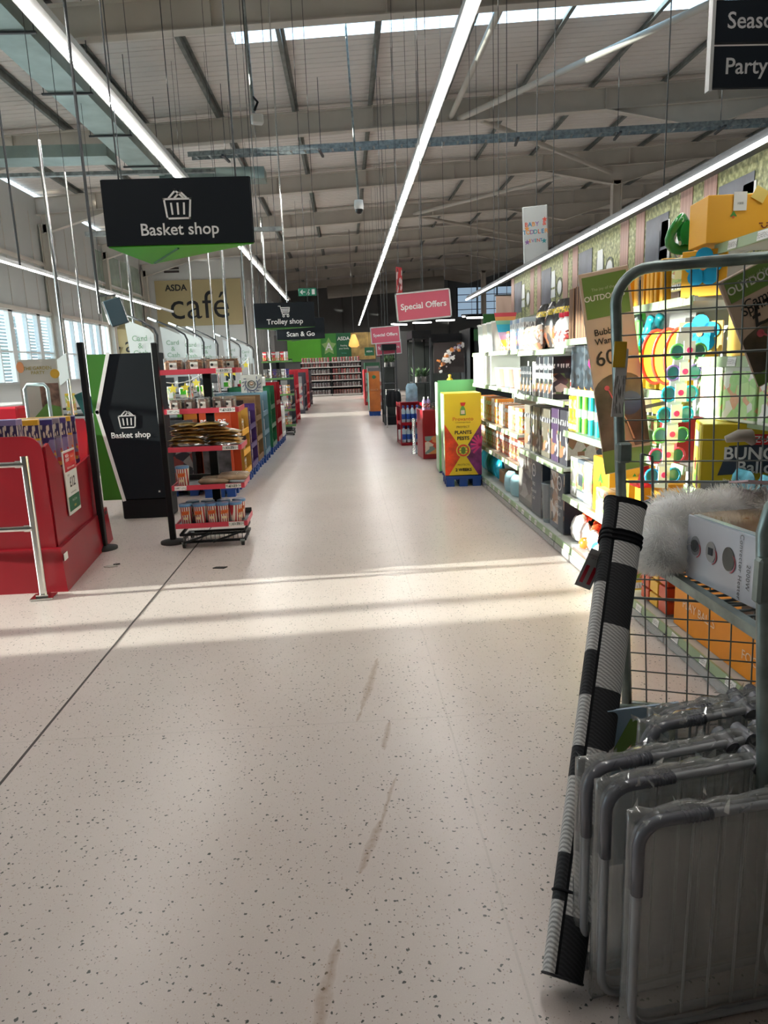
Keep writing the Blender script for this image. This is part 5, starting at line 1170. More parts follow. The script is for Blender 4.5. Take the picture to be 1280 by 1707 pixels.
# ------------------------------------------------------------ left promotional stands on pallets
def pallet(parent, w_, d, m=BLUE):
    mb = MB()
    for y in (-1, 0, 1): mb.box((0, y * (d / 2 - .05), .10), (w_, .09, .025), m)
    for x in (-1, -.5, 0, .5, 1): mb.box((x * (w_ / 2 - .05), 0, .12), (.09, d, .02), m)
    for x in (-1, 0, 1):
        for y in (-1, 0, 1): mb.box((x * (w_ / 2 - .06), y * (d / 2 - .05), .045), (.10, .09, .09), m)
    return mb.build('pallet', parent)
def stand(label, x, y, w_, d, h, m, sidem=None, rows=3, goods=None, top=None, name='pallet_display', rz=0, hollow=True, pal=True, tray=None, sfr=.9):
    """card display on a pallet: two side walls, a back, shelves and a front lip; open towards the aisle (+x)"""
    o = thing(name, label, 'display', (x, y, 0), rz)
    if pal: pallet(o, w_, d)
    b0 = .13 if pal else 0
    mb = MB(); mb.box((0, -d / 2 + .01, b0 + (h - b0) / 2), (w_, .02, h - b0), m); mb.box((0, d / 2 - .01, b0 + (h - b0) / 2), (w_, .02, h - b0), m); mb.box((-w_ / 2 + .01, 0, b0 + (h - b0) / 2), (.02, d, h - b0), m); mb.build('card_body', o)
    if sidem: mb = MB(); mb.box((.0, -d / 2 - .001, .13 + (h - .13) * sfr / 2), (w_ * .86, .004, (h - .13) * sfr), sidem); mb.build('side_print', o)
    for r in range(rows):
        z = .14 + r * (h - .2) / rows
        mb = MB(); mb.box((0, 0, z), (w_ - .03, d - .03, .02), m); mb.box((w_ / 2 - .01, 0, z + .025), (.02, d - .01, .07), tray or m); mb.build('shelf', o)
    return o
def fillstand(desc, x, y, w_, d, h, rows, fn, n, cols, cat, grp):
    for r in range(rows):
        z = .155 + r * (h - .2) / rows
        rowput(fn, [(x + w_ / 2 - .13, y - d / 2 + .04 + (d - .08) * (i + .5) / n, z, pi / 2) for i in range(n)], desc, 'on the %s shelf' % ['lowest', 'second lowest', 'third', 'top'][r], cat, grp, cols=cols)
def stripes_side(nm, a, b_): return stripes(nm, a, b_, 'z', 5, .5, 'Generated', .5)
ORNG = mat('orange_red_card', (.48, .06, .015), .45)
o = stand('orange-red display with white BENODE lettering behind the snack rack', -1.56, 8.75, .38, .62, 1.06, ORNG, mat('dark_mixed_print', (.05, .045, .05), .5, var=.8, vs=8), rows=2, sfr=.62)
mb = MB(); mb.text('BEN', .075, INKW, face('-Y', (-.09, -.316, .90)), bold=.015); mb.text('DE', .075, INKW, face('-Y', (.09, -.316, .90)), bold=.015); mb.disc((0, 0), .014, INKW, face('-Y', (.01, -.316, .90)), n=12, ry=.03); mb.build('lettering', o)
o = stand('dark mixed display on a blue pallet, left behind the orange-red display', -2.16, 8.95, .62, .62, .92, mat('dark_card', (.03, .035, .04), .5), pack('dark_mixed_goods', (.05, .05, .06), ((.03, .03, .04), (.3, .06, .05), (.35, .34, .33), (.06, .12, .2)), z=(.05, .95), band=(2, 3), sc=5), rows=2)
o = stand('yellow and brown tiered display on a blue pallet, left of the aisle', -1.72, 9.50, .74, .66, .98, mat('mustard_card', (.42, .22, .03), .5), mat('brown_side_print', (.16, .08, .04), .5, var=.4, vs=6), rows=3, tray=YEL)
fillstand('red and brown carton of the yellow tiered display', -1.72, 9.50, .74, .66, .98, 3, carton(.09, .14, .16, 0, 'chocolate_carton'), 5, [(.35, .05, .03), (.5, .35, .2), (.12, .05, .05)], 'carton', 'chocolate cartons of the yellow display')
o = stand('purple edged display of dark packs on a blue pallet, left of the aisle', -1.72, 10.25, .74, .68, 1.0, mat('purple_card', (.05, .02, .13), .4), mat('dark_pack_print', (.06, .05, .07), .4, var=.6, vs=9), rows=3)
fillstand('dark sweet pack of the purple display', -1.72, 10.25, .74, .68, 1.0, 3, carton(.08, .12, .20, 4, 'sweet_pack'), 6, [(.08, .04, .12), (.35, .05, .06), (.5, .5, .52)], 'pack', 'dark sweet packs')
o = stand('brown board display with wood coloured top, left of the aisle', -1.72, 11.0, .74, .66, 1.09, mat('wood_card', (.22, .12, .05), .6, var=.2, vs=5), rows=3)
fillstand('small mixed carton of the brown display', -1.72, 11.0, .74, .66, 1.09, 3, carton(.08, .12, .20, 1, 'mixed_carton'), 5, [(.3, .1, .05), (.6, .55, .5), (.1, .15, .1)], 'carton', 'mixed cartons brown display')
WRE = mat('grey_card', (.50, .50, .47), .6)
o = stand('pale blue display carrying the wreath card, left of the aisle', -1.70, 11.8, .74, .74, 1.12, mat('pale_blue_card', (.13, .24, .31), .5), pack('toy_mixed_print', (.4, .36, .34), ((.55, .2, .15), (.15, .3, .4), (.6, .55, .4), (.1, .1, .12)), z=(.1, .9), band=(2, 3), sc=4), rows=3)
fillstand('pink and white pack of the pale blue display', -1.70, 11.8, .74, .74, 1.12, 3, carton(.08, .12, .2, 2, 'pink_pack'), 6, [(.75, .5, .45), (.4, .6, .7), (.8, .75, .7)], 'pack', 'pink and white packs')
o = thing('header_card', 'grey header card with a dark wreath crest, on the pale blue display', 'card', (-1.50, 11.6, 1.12))
mb = MB(); mb.box((0, 0, .14), (.34, .02, .28), WRE); mb.build('card', o); mb = MB(); f = face('-Y', (0, -.012, .13)); mb.ring((0, 0), .055, .012, INK, f, n=20); mb.ring((0, 0), .10, .014, mat('wreath_navy', (.04, .05, .12), .5), f, n=20, a0=pi * .8, a1=2.2 * pi); mb.disc((0, .01), .03, mat('crest_brown', (.3, .15, .08), .5), f, n=12)
for i in range(12):
    a = pi * .75 + i * pi * 1.5 / 11; mb.line([(.12 * cos(a), .12 * sin(a)), (.145 * cos(a + .15), .145 * sin(a + .15))], .012, MATS['wreath_navy'], f)
mb.text('W', .04, INKW, face('-Y', (0, -.015, .14))); mb.build('crest', o)
o = stand('dark green slatted display with white and blue top, left of the aisle', -1.68, 12.9, .72, .78, 1.18, mat('bottle_green', (.01, .12, .05), .4), stripes('green_slats', (.01, .15, .06), (.45, .5, .42), 'x', 7, .75, 'Generated', .4), rows=3)
mb = MB(); mb.box((.1, -.39, 1.27), (.40, .03, .16), PAPER, bev=.02); mb.box((.1, -.407, 1.27), (.26, .004, .08), mat('royal_blue', (.02, .04, .35), .4)); mb.build('header', o)
fillstand('green wine bottle pack of the slatted display', -1.68, 12.9, .72, .78, 1.18, 3, carton(.08, .12, .26, 3, 'green_pack'), 6, [(.03, .2, .07)], 'pack', 'green bottle packs')
o = stand('red display printed with orange food, left of the aisle', -1.66, 13.9, .70, .80, 1.22, RED, pack('food_print', (.55, .03, .03), ((.7, .25, .05), (.8, .6, .4), (.4, .05, .02)), z=(.0, .7), band=(2, 3), sc=3), rows=3)
fillstand('orange snack pack of the red display', -1.66, 13.9, .70, .80, 1.22, 3, carton(.09, .12, .26, 0, 'snack_pack'), 6, [(.7, .25, .05), (.65, .05, .04), (.7, .6, .5)], 'pack', 'orange snack packs')
o = stand('low white display at the end of the pallet row, left of the aisle', -1.60, 14.7, .60, .60, .72, PAPER, rows=2)
redrack('grey rack with five green-edged shelves of small toys, left of the aisle', (-1.50, 16.2, 0), .05, (.22, .56, .90, 1.25, 1.62), .66, .5, BLK, mat('rack_green', (.10, .22, .06), .4), price=False, name='toy_rack')
for k, z in enumerate((.22, .56, .90, 1.25, 1.62)):
    rowput(carton(.08, .12, .20, (0, 4, 2, 1, 0)[k], 'small_toy_pack'), [(-1.74 + i * .092, 16.05, z + .01, .1 * (i % 3 - 1)) for i in range(6)], 'small %s pack' % ('brown', 'pale', 'pink and white', 'dark and white', 'red')[k], 'on the %s green-edged shelf' % ('lowest', 'second lowest', 'middle', 'second highest', 'highest')[k], 'pack', 'small packs of the green-edged rack, row %s' % 'abcde'[k],
           cols=[[(.4, .2, .1), (.3, .3, .25)], [(.6, .55, .5), (.3, .2, .2)], [(.75, .1, .2), (.85, .75, .7), (.8, .4, .1)], [(.1, .1, .1), (.75, .75, .75), (.1, .08, .3)], [(.6, .05, .06), (.7, .6, .6)]][k], words=ORL)
for i, (y, c, lab) in enumerate(((18.2, (.05, .06, .07), 'dark clothes-hung rack just beyond the green-edged rack'), (20.0, (.55, .02, .04), 'first red banner sided rack down the left of the aisle'), (24.0, (.06, .06, .08), 'dark grey rack between two red sided racks down the left'), (25.8, (.5, .03, .04), 'second red banner sided rack down the left of the aisle'), (28.0, (.07, .07, .08), 'last dark rack down the left of the aisle'))):
    o = stand(lab, -1.75, y, .8, 1.5, 1.3 + .1 * (i % 2), mat('far_card_%d' % i, c, .5, var=.3, vs=5), pack('far_print', (.3, .3, .3), ((.05, .05, .06), (.5, .05, .06), (.5, .48, .45), (.1, .12, .2)), z=(.05, .8), band=(2, 3), sc=6), rows=3, pal=False)
    rowput(carton(.16, .2, .3, i % 4, 'far_pack'), [(-1.52, y - .6 + .24 * k, .56, pi / 2) for k in range(6)], 'small pack', 'on the rack %s' % ('just beyond the green-edged rack', 'with the first red banner', 'between two red sided racks', 'with the second red banner', 'last and farthest on the left')[i], 'pack', 'packs rack %s' % 'abcde'[i], cols=[(.5, .1, .1), (.6, .6, .58), (.1, .1, .15)])

# ------------------------------------------------------------ checkouts behind
WBODY = mat('checkout_grey', (.45, .48, .48), .4); SCR = mat('screen_dark', (.02, .03, .035), .15)
CG = mat('card_green_ink', (.25, .42, .30), .6)
def checkout(label, y):
    o = thing('checkout', label, 'checkout', (-3.9, y, 0))
    mb = MB(); mb.box((-.3, 0, .45), (2.2, .55, .86), WBODY, bev=.02); mb.box((.81, 0, .45), (.03, .5, .7), GREEN); mb.build('counter', o)
    mb = MB(); mb.box((-.3, 0, .89), (2.1, .40, .03), RUB); mb.build('belt', o)
    mb = MB(); mb.box((.2, .05, 1.25), (.30, .05, .24), SCR, rx=-.2); mb.cyl((.2, .08, .88), (.2, .08, 1.2), .02, DKG); mb.build('till_screen', o)
    mb = MB(); mb.box((.55, -.05, 1.05), (.16, .10, .22), WHT, bev=.02); mb.box((.55, -.105, 1.08), (.12, .005, .12), GREEN); mb.build('card_reader', o)
    return o
def lanesign(label, x, y, z):
    o = thing('checkout_sign', label, 'sign', (x, y, 0))
    mb = MB(); mb.cyl((.22, .01, 0), (.22, .01, z - .35), .018, STEEL, 10); mb.tube([(.22, .01, z - .4), (.24, .01, z - .1), (.20, .01, z), (.02, .01, z + .12), (-.3, .01, z + .26)], .018, DKG, 8); mb.build('pole', o)
    mb = MB(); mb.prism([(-.2, -.42), (-.12, -.52), (.19, -.52), (.19, -.08), (.12, .0), (-.24, .16)], .03, mat('sign_frosted', (.60, .66, .66), .5, emit=.12), face('-Y', (0, 0, z))); mb.build('board', o)
    mb = MB(); mb.text('Card\n&\nCash', .12, CG, face('-Y', (-.03, -.033, z - .26)), bold=.012); mb.build('lettering', o)
    mb = MB(); mb.box((-.38, 0, z + .29), (.16, .03, .03), mat('lane_lamp', (.75, .95, .95), .4, emit=3), ry=.42); mb.build('lamp', o)
    return o
CKY = (11.3, 13.5, 15.1, 16.8, 20.5, 23.5)
LN = ['nearest', 'second nearest', 'third nearest', 'fourth nearest', 'fifth nearest', 'farthest']
for i, y in enumerate(CKY):
    checkout('grey checkout counter with green end, %s of the row' % LN[i], y)
    lanesign('frosted Card & Cash lane sign, %s of the row' % LN[i], -3.2, y + .5, 2.17)
o = thing('sun_block_counter', 'long low grey block added behind the basket stand to shade the floor', 'counter', (-4.7, 8.4, 0))  # added low block that keeps sun bands off the aisle floor
mb = MB(); mb.box((0, 0, .56), (.6, 4.1, 1.12), WBODY, bev=.02); mb.build('block_body', o); mb = MB(); mb.box((0, 0, 1.135), (.66, 4.16, .03), WHT, bev=.008); mb.build('block_top', o)
mb = MB(); mb.box((-6.6, 15.8, .68), (.08, 10.4, 1.36), WW); mb.box((-6.6, 15.8, 1.38), (.12, 10.4, .04), WIN); struct('wall_sun_block', mb)  # added low wall that stops the sun behind the checkouts
# small clutter on the counters
for i in range(24):
    y = CKY[i // 4]; k = i % 4
    c = [(.80, .55, .05), (.06, .35, .08), (.78, .80, .78), (.65, .05, .08), (.08, .10, .12), (.1, .4, .3)][(i * 5 + k) % 6]
    oo = carton(.12, .10, .24 + .08 * (i % 3), (2, 3, 0)[i % 3], 'counter_pack')() if k % 2 else pouch(.18, .12, .34, oc('bag_colour', .5), 'carrier_bag', seed=i)()
    oo.location = (-4.7 + k * .5, y + (-.12 if k % 2 else .1), .905); paint(oo, c)
    tag(oo, '%s, %s on the %s checkout' % (['carrier bag', 'upright pack'][k % 2], ['far left', 'left of the screen', 'right of the screen', 'at the aisle end'][k], LN[i // 4]), ['bag', 'pack'][k % 2], 'clutter on the checkouts')
# bunting with yellow stars
STAR = mat('bunting_yellow', (.85, .72, .08), .5)
for i, (xa, ya, xb, yb, z) in enumerate(((-2.6, 9.0, -2.3, 12.5, 1.55), (-2.4, 12.5, -2.1, 16.0, 1.72))):
    o = thing('bunting', 'white cord bunting with yellow stars, %s string by the checkouts' % ('nearer', 'farther')[i], 'bunting', (xa, ya, z))
    pts = [((xb - xa) * t, (yb - ya) * t, -.9 * t * (1 - t)) for t in [k / 12 for k in range(13)]]
    mb = MB(); mb.tube(pts, .008, WHT, 6); mb.build('cord', o)
    for e_ in ((0, 0), (xb - xa, yb - ya)): mb = MB(); mb.cyl((e_[0], e_[1], -z), (e_[0], e_[1], .02), .012, STEEL, 8); mb.build('pole', o)
    for k in range(1, 12, 2):
        mb = MB(); ps = [(.075 * (1 if q % 2 == 0 else .45) * cos(pi / 2 + q * pi / 5), .075 * (1 if q % 2 == 0 else .45) * sin(pi / 2 + q * pi / 5)) for q in range(10)]
        for q in range(10): mb.prism([ps[q], ps[(q + 1) % 10], (0, 0)], .008, STAR, face('-Y', (pts[k][0], pts[k][1], pts[k][2] - .08)))
        mb.build('star', o)
# items seen over the red bin
o = thing('white_scanner_frame', 'pale arched frame standing behind the red bin', 'frame', (-3.02, 7.2, 0))
mb = MB(); mb.tube([(-.11, 0, .02), (-.11, 0, 1.38), (-.08, 0, 1.42), (.08, 0, 1.42), (.11, 0, 1.38), (.11, 0, .02)], .018, mat('pale_blue_frame', (.45, .60, .62), .3), 8); mb.build('arch', o)
mb = MB(); mb.box((0, 0, .012), (.40, .3, .024), DKG); mb.build('foot', o)
o = thing('easel_banner', 'cream banner with vegetables and a photo, standing behind the red bin', 'banner', (-3.35, 8.1, 0))
mb = MB(); mb.box((0, 0, .85), (.42, .02, 1.66), mat('banner_cream', (.55, .56, .48), .6)); mb.build('board', o)
mb = MB(); f = face('-Y', (0, -.012, 0)); mb.prism([(.0, 1.05), (.2, 1.05), (.2, 1.42), (.0, 1.42)], .002, mat('crowd_photo', (.22, .14, .10), .5, var=.7, vs=12), f); mb.prism([(-.2, .95), (.2, .98), (.2, 1.16), (.05, 1.2)], .003, mat('lawn_photo', (.15, .35, .08), .5), f); mb.disc((-.18, 1.6), .04, mat('carrot', (.8, .35, .15), .5), f, ry=.06, h=.004); mb.disc((.18, 1.52), .05, mat('orange_slice', (.75, .45, .05), .5), f, h=.004); mb.build('photo_print', o)
mb = MB(); mb.text('THE GARDEN\nPARTY', .05, mat('banner_ink', (.35, .3, .05), .5), face('-Y', (0, -.013, 1.56)), bold=.01); mb.build('lettering', o)
o = thing('lane_sign', 'small frosted angled sign on a pole left of the basket stand', 'sign', (-3.45, 9.0, 0))
mb = MB(); mb.prism([(-.1, 0), (-.02, -.1), (.09, -.02), (.09, .28), (-.1, .16)], .02, MATS['sign_frosted'], face('-Y', (0, 0, 1.48))); mb.build('board', o); mb = MB(); mb.cyl((-.1, .01, 0), (-.1, .01, 1.66), .014, DKG, 8); mb.build('pole', o)
o = thing('till_monitor', 'tilted dark tablet screen behind the red bin', 'screen', (-2.95, 8.3, 0))
mb = MB(); mb.box((0, 0, 1.18), (.16, .02, .26), mat('screen_teal', (.03, .12, .12), .2), ry=-.35); mb.build('screen', o); mb = MB(); mb.cyl((0, .03, 0), (0, .03, 1.1), .02, WHT); mb.build('stem', o)
for i, (x, c, h) in enumerate(((-3.9, (.30, .01, .03), .22), (-3.55, (.60, .01, .03), .20))):
    mb = MB(); mb.box((0, 0, .5), (.34, .30, 1.0), WBODY, bev=.01); mb.box((0, 0, 1.1), (.32, .28, h), mat('crimson_%d' % i, c, .35), bev=.02)
    tag(mb.build('red_counter_box', loc=(x, 7.7, 0)), ['dark crimson lidded box on a counter at the left edge', 'bright red box on a counter beside the pale arch'][i], 'box')
oo = pouch(.34, .24, .2, mat('leafy_dark', (.03, .09, .05), .6, var=.6, vs=18), 'salad_bag', seed=21)(); oo.location = (-3.88, 7.72, 1.205); tag(oo, 'dark leafy bag on the crimson box at the left edge', 'bag')

# ------------------------------------------------------------ right, beyond the shelving
o = thing('pallet_display', 'yellow stand about protecting plants from pests, on a blue pallet', 'display', (1.385, 8.70, 0), -.05)
pallet(o, .44, .5)
mb = MB(); YS = mat('stand_yellow', (.72, .55, .02), .4); mb.box((0, 0, .63), (.44, .5, .98), YS, bev=.003); mb.build('card_body', o)
mb = MB(); f = face('-Y', (0, -.252, 0)); mb.prism([(-.22, .14), (-.18, .14), (0, .42), (-.22, .76)], .001, mat('tomato_print', (.60, .05, .01), .4, var=.5, vs=7), f); mb.prism([(.22, .14), (.18, .14), (0, .42), (.22, .76)], .001, mat('petal_print', (.16, .02, .12), .4, var=.6, vs=9), f)
for k in range(7):
    a = k * .5 - .9; mb.line([(.21, .5), (.21 - .11 * cos(a * .8), .5 + .11 * sin(a))], .022, mat('magenta_petal', (.55, .03, .18), .4), f)
mb.disc((0, .44), .085, mat('badge_yellow', (.62, .55, .05), .4), f, h=.003); mb.ring((0, .44), .062, .022, mat('badge_red', (.55, .05, .02), .4), f, n=20, h=.004); mb.disc((0, .44), .028, mat('beetle_green', (.12, .22, .04), .4), f, ry=.045, h=.005)
for s in (-1, 1):
    for k in (-1, 0, 1): mb.line([(0, .44 + k * .02), (s * .06, .44 + k * .045)], .008, mat('beetle_leg', (.12, .22, .04), .4), f, h=.005)
mb.prism([(-.035, .86), (.035, .86), (.03, .93), (.012, .97), (-.012, .97), (-.03, .93)], .002, mat('spray_green', (.10, .30, .06), .4), f); mb.prism([(-.02, .97), (.02, .97), (.035, 1.01), (-.03, 1.01)], .002, mat('spray_red', (.6, .03, .02), .4), f); mb.prism([(-.022, .875), (.022, .875), (.022, .92), (-.022, .92)], .003, mat('spray_label', (.6, .5, .4), .4), f); mb.build('printed_art', o)
mb = MB(); rdi = mat('script_red', (.5, .05, .01), .4); mb.text('Provanto', .062, rdi, face('-Y', (0, -.2545, .815)), sx=1.1); mb.text('ULTIMATE BUG KILLER', .018, INK, face('-Y', (0, -.2545, .775))); mb.text('PROTECT', .036, INK, face('-Y', (0, -.2545, .72))); mb.text('PLANTS', .058, INK, face('-Y', (0, -.2545, .655)), bold=.03); mb.text('PESTS', .058, INK, face('-Y', (0, -.2545, .585)), bold=.03)
mb.text('PROTECTS', .030, INK, face('-Y', (0, -.2575, .265))); mb.text('2 WEEKS', .050, INK, face('-Y', (0, -.2575, .205)), bold=.03); mb.build('lettering', o)
mb = MB(); mb.box((-.222, 0, .63), (.004, .48, .96), mat('stand_side', (.35, .45, .32), .4, var=.4, vs=5)); mb.build('side_print', o)
o = thing('card_display', 'bright green open topped stand just behind the yellow plant stand', 'display', (1.48, 9.75, 0), -.05)
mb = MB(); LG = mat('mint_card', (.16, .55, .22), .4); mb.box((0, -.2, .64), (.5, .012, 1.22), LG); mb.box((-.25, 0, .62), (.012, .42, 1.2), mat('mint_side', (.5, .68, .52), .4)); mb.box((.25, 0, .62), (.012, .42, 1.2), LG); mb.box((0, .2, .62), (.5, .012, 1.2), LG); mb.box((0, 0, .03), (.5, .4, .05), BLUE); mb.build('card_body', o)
o = tag(bottle(.26, .05, mat('yellow_bottle', (.85, .50, .03), .3), (.85, .5, .05))(), 'yellow bottle standing over the green stand', 'bottle'); o.location = (1.42, 9.80, 1.06)
for c in list(o.children): pass
tag(MB().box((0, 0, .0), (.40, .3, .02), LG).build('tray_insert', loc=(1.47, 9.75, 1.05)), 'green tray inside the green stand', 'tray')
o = thing('card_display', 'red card display with orange photo foot, right of the aisle', 'display', (1.36, 11.3, 0), .08)
mb = MB(); mb.box((0, 0, .385), (.44, .5, .76), RED, bev=.004); mb.build('card_body', o)
mb = MB(); mb.box((0, -.252, .22), (.38, .003, .28), pack('food_print2', (.5, .1, .05), ((.7, .3, .1), (.75, .7, .6), (.1, .3, .3), (.6, .05, .03)), z=(0, 1), band=(2, 3), sc=3)); mb.build('photo_print', o)
rowput(bottle(.2, .03, mat('lilac_bottle', (.5, .4, .7), .3), (.8, .8, .8)), [(1.20, 11.12, .766), (1.27, 11.14, .766)], 'pale lilac bottle', 'on the red card display', 'bottle', 'lilac bottles', words=ORL)
rowput(carton(.1, .1, .1, 1, 'dark_pack'), [(1.38, 11.15, .766), (1.5, 11.15, .766)], 'small dark pack', 'on the red card display', 'pack', 'small dark packs', cols=[(.05, .04, .05)], words=ORL)
o = thing('bollard', 'chrome bollard between the water crates and the red display', 'bollard', (1.09, 11.75, 0))
mb = MB(); mb.lathe([(.05, 0), (.05, .015), (.03, .02), (.03, .58), (.0, .60)], STEEL, n=14); mb.build('post', o)
# water crates
o = thing('crate_stack', 'red crate frame holding packs of bottled water, right of the aisle', 'crate', (1.16, 13.3, 0), .05)
mb = MB()
for z in (.03, .40): mb.box((0, 0, z), (.40, .6, .05), RED)
mb.build('tray', o); mb = MB()
for x in (-1, 1): mb.box((x * .2, .28, .40), (.02, .03, .76), RED); mb.box((x * .2, -.28, .40), (.02, .03, .76), RED)
mb.box((-.2, 0, .74), (.015, .6, .06), RED); mb.box((.2, 0, .74), (.015, .6, .06), RED); mb.box((0, .29, .5), (.4, .012, .5), RED); mb.build('frame', o)
WAT = mat('water_pet', (.45, .58, .66), .15, spec=.8)
wfn = bottle(.30, .038, WAT, (.05, .1, .4), lab=mat('water_label', (.02, .08, .40), .3))
for lv, z in enumerate((.057, .427)):
    rowput(wfn, [(1.03 + .085 * i, 13.08 + .0 * i, z) for i in range(4)], 'bottle of water in the front row', 'of the %s red crate' % ('lower', 'upper')[lv], 'bottle', 'water bottles, %s crate' % ('lower', 'upper')[lv], words=ORL)
    rowput(wfn, [(1.03 + .085 * i, 13.18, z) for i in range(4)], 'bottle of water in the second row', 'of the %s red crate' % ('lower', 'upper')[lv], 'bottle', 'second row water bottles, %s crate' % ('lower', 'upper')[lv], words=ORL)
# black framed kiosks with plants and lit canopies
def frame_bay(label, x0, x1, y0, y1, h, back=None, shelves=(.5, .95, 1.35), lit=False):
    o = thing('display_frame', label, 'display', ((x0 + x1) / 2, (y0 + y1) / 2, 0)); w_, d = x1 - x0, y1 - y0
    for sx in (-1, 1):
        for sy in (-1, 1): mb = MB(); mb.box((sx * w_ / 2, sy * d / 2, h / 2), (.035, .035, h), BLK if sy > 0 else DKG); mb.build('upright', o)
    mb = MB(); mb.box((0, 0, h + .06), (w_ + .04, d + .04, .14), BLK); mb.build('canopy', o)
    for z in shelves: mb = MB(); mb.box((0, 0, z), (w_ - .04, d - .04, .02), DKG); mb.build('shelf', o)
    if back: mb = MB(); mb.box((0, d / 2 - .03, h / 2), (w_, .02, h - .1), back); mb.build('back_panel', o)
    mb = MB(); mb.box((0, 0, .10), (w_, d, .2), BLK); mb.build('plinth', o)
    return o
RIB = stripes('ribbed_dark', (.02, .022, .022), (.09, .10, .095), 'x', 26, .6, 'Generated', .5)
frame_bay('narrow black display frame at the near right of the far kiosks', 1.30, 1.62, 13.7, 14.8, 1.95, RIB, (.55, 1.1))
frame_bay('wide black display frame with ribbed back, middle of the kiosks', 1.66, 2.45, 13.9, 15.4, 1.88, RIB, (.6,))
frame_bay('farthest narrow black frame of the kiosks', .93, 1.24, 17.6, 18.6, 1.82, RIB, (.6, 1.0, 1.4))
o = thing('black_screen_wall', 'large black screen wall behind the yellow stand', 'screen', (2.9, 12.9, 0))
mb = MB(); mb.box((0, 0, 1.03), (1.3, .1, 2.06), mat('kiosk_black', (.012, .016, .018), .35)); mb.box((-.62, .6, 1.03), (.06, 1.3, 2.06), BLK); mb.build('panel', o)
mb = MB(); mb.box((-.2, -.06, 1.93), (.8, .02, .2), mat('dull_green', (.03, .12, .04), .5)); mb.box((-.32, -.055, 1.2), (.5, .02, .16), mat('leaf_panel', (.05, .18, .06), .5)); mb.build('green_header', o)
o = thing('glare_poster', 'picture panel inside the black kiosk with glare painted as bright patches', 'poster', (1.98, 13.6, 1.28))
mb = MB(); mb.box((0, 0, .28), (.62, .02, .56), mat('poster_dark', (.05, .04, .04), .4)); mb.build('panel', o); mb = MB(); r9 = random.Random(8)
for i in range(46):
    t = r9.random(); cx_, cz_ = -.24 + .46 * t + r9.uniform(-.07, .07), .10 + .38 * t + r9.uniform(-.09, .09); a0 = r9.uniform(0, 6); rr_ = r9.uniform(.02, .06)
    mb.prism([(cx_ + rr_ * r9.uniform(.5, 1) * cos(a0 + k * 1.05), cz_ + rr_ * r9.uniform(.5, 1) * sin(a0 + k * 1.05)) for k in range(6)], .001 + .0004 * i, (mat('glare_white', (.9, .88, .85), .4), mat('glare_orange', (.75, .30, .10), .4), mat('picture_lilac', (.5, .45, .6), .4), mat('picture_brown', (.3, .12, .06), .4))[(0, 0, 1, 0, 2, 3)[i % 6]], face('-Y', (0, -.011, 0)))  # glare painted as bright white and orange patches over the picture
mb.build('picture', o)
o = thing('beige_poster', 'plain beige poster panel between the shelving and the far green board', 'poster', (2.20, 9.75, 1.75))
mb = MB(); mb.box((0, 0, .29), (.30, .02, .58), mat('poster_beige', (.55, .40, .32), .5)); mb.box((0, 0, .58), (.33, .03, .02), DKG); mb.build('panel', o); mb = MB(); mb.cyl((0, .02, .58), (0, .02, zroof(2.2) - 1.74), .005, DKG, 5); mb.build('suspension_wire', o)
o = thing('green_board', 'deep green hanging board right of the offers boards', 'sign', (2.62, 12.6, 1.98))
mb = MB(); mb.box((0, 0, .14), (.40, .03, .30), mat('board_green', (.03, .14, .03), .5)); mb.build('board', o); mb = MB(); mb.cyl((0, 0, .28), (0, 0, zroof(2.6) - 1.97), .005, DKG, 5); mb.build('suspension_wire', o)
for (x, y, z, L, rz, lab) in ((1.15, 15.0, 2.27, .55, .9, 'short bright kiosk light set diagonally'), (1.62, 15.0, 2.29, .42, 0, 'short bright kiosk light, first of the straight row'), (2.1, 15.0, 2.32, .42, 0, 'short bright kiosk light, middle of the straight row'), (2.58, 14.6, 2.36, .42, 0, 'short bright kiosk light, last of the straight row'), (2.45, 13.2, 2.25, .5, .35, 'short bright kiosk light above the black screen wall')):
    o = thing('kiosk_light', lab, 'light', (x, y, z), rz, 'short kiosk lights'); mb = MB(); mb.box((0, 0, .025), (L, .07, .03), BLK); mb.build('housing', o); mb = MB(); mb.box((0, 0, 0), (L - .04, .05, .03), LEDO); mb.build('diffuser', o); mb = MB(); mb.cyl((0, 0, .03), (0, 0, zroof(x) - z), .004, DKG, 5); mb.build('suspension_wire', o)
PLANT = mat('leaf_dull', (.10, .18, .08), .6)
def plant(seed):
    def fn():
        r2 = random.Random(seed); o = bpy.data.objects.new('potted_plant', None); COL.objects.link(o)
        mb = MB(); mb.lathe([(.05, 0), (.07, .11), (.06, .11)], mat('pot_grey', (.3, .28, .27), .6), n=12); mb.build('pot', o)
        mb = MB()
        for i in range(34):
            a = r2.uniform(0, 6.28); l = r2.uniform(.1, .26); up = r2.uniform(.3, 1.3); d = Vector((cos(a) * cos(up), sin(a) * cos(up), sin(up))) * l; s = Vector((-sin(a), cos(a), 0)) * .018
            b0 = Vector((0, 0, .1)); mb.add([b0, b0 + d * .6 + s, b0 + d, b0 + d * .6 - s], [(0, 1, 2, 3)], PLANT)
        mb.build('leaves', o); return o
    return fn
rowput(plant(3), [(1.38, 14.0, 1.11), (1.53, 14.05, 1.11)], 'small leafy pot plant', 'on the narrow near kiosk frame', 'plant', 'kiosk plants near', words=ORL)
rowput(plant(5), [(1.0, 17.8, 1.41), (1.15, 17.8, 1.41)], 'grey green pot plant', 'on the farthest kiosk frame', 'plant', 'kiosk plants far', words=ORL)
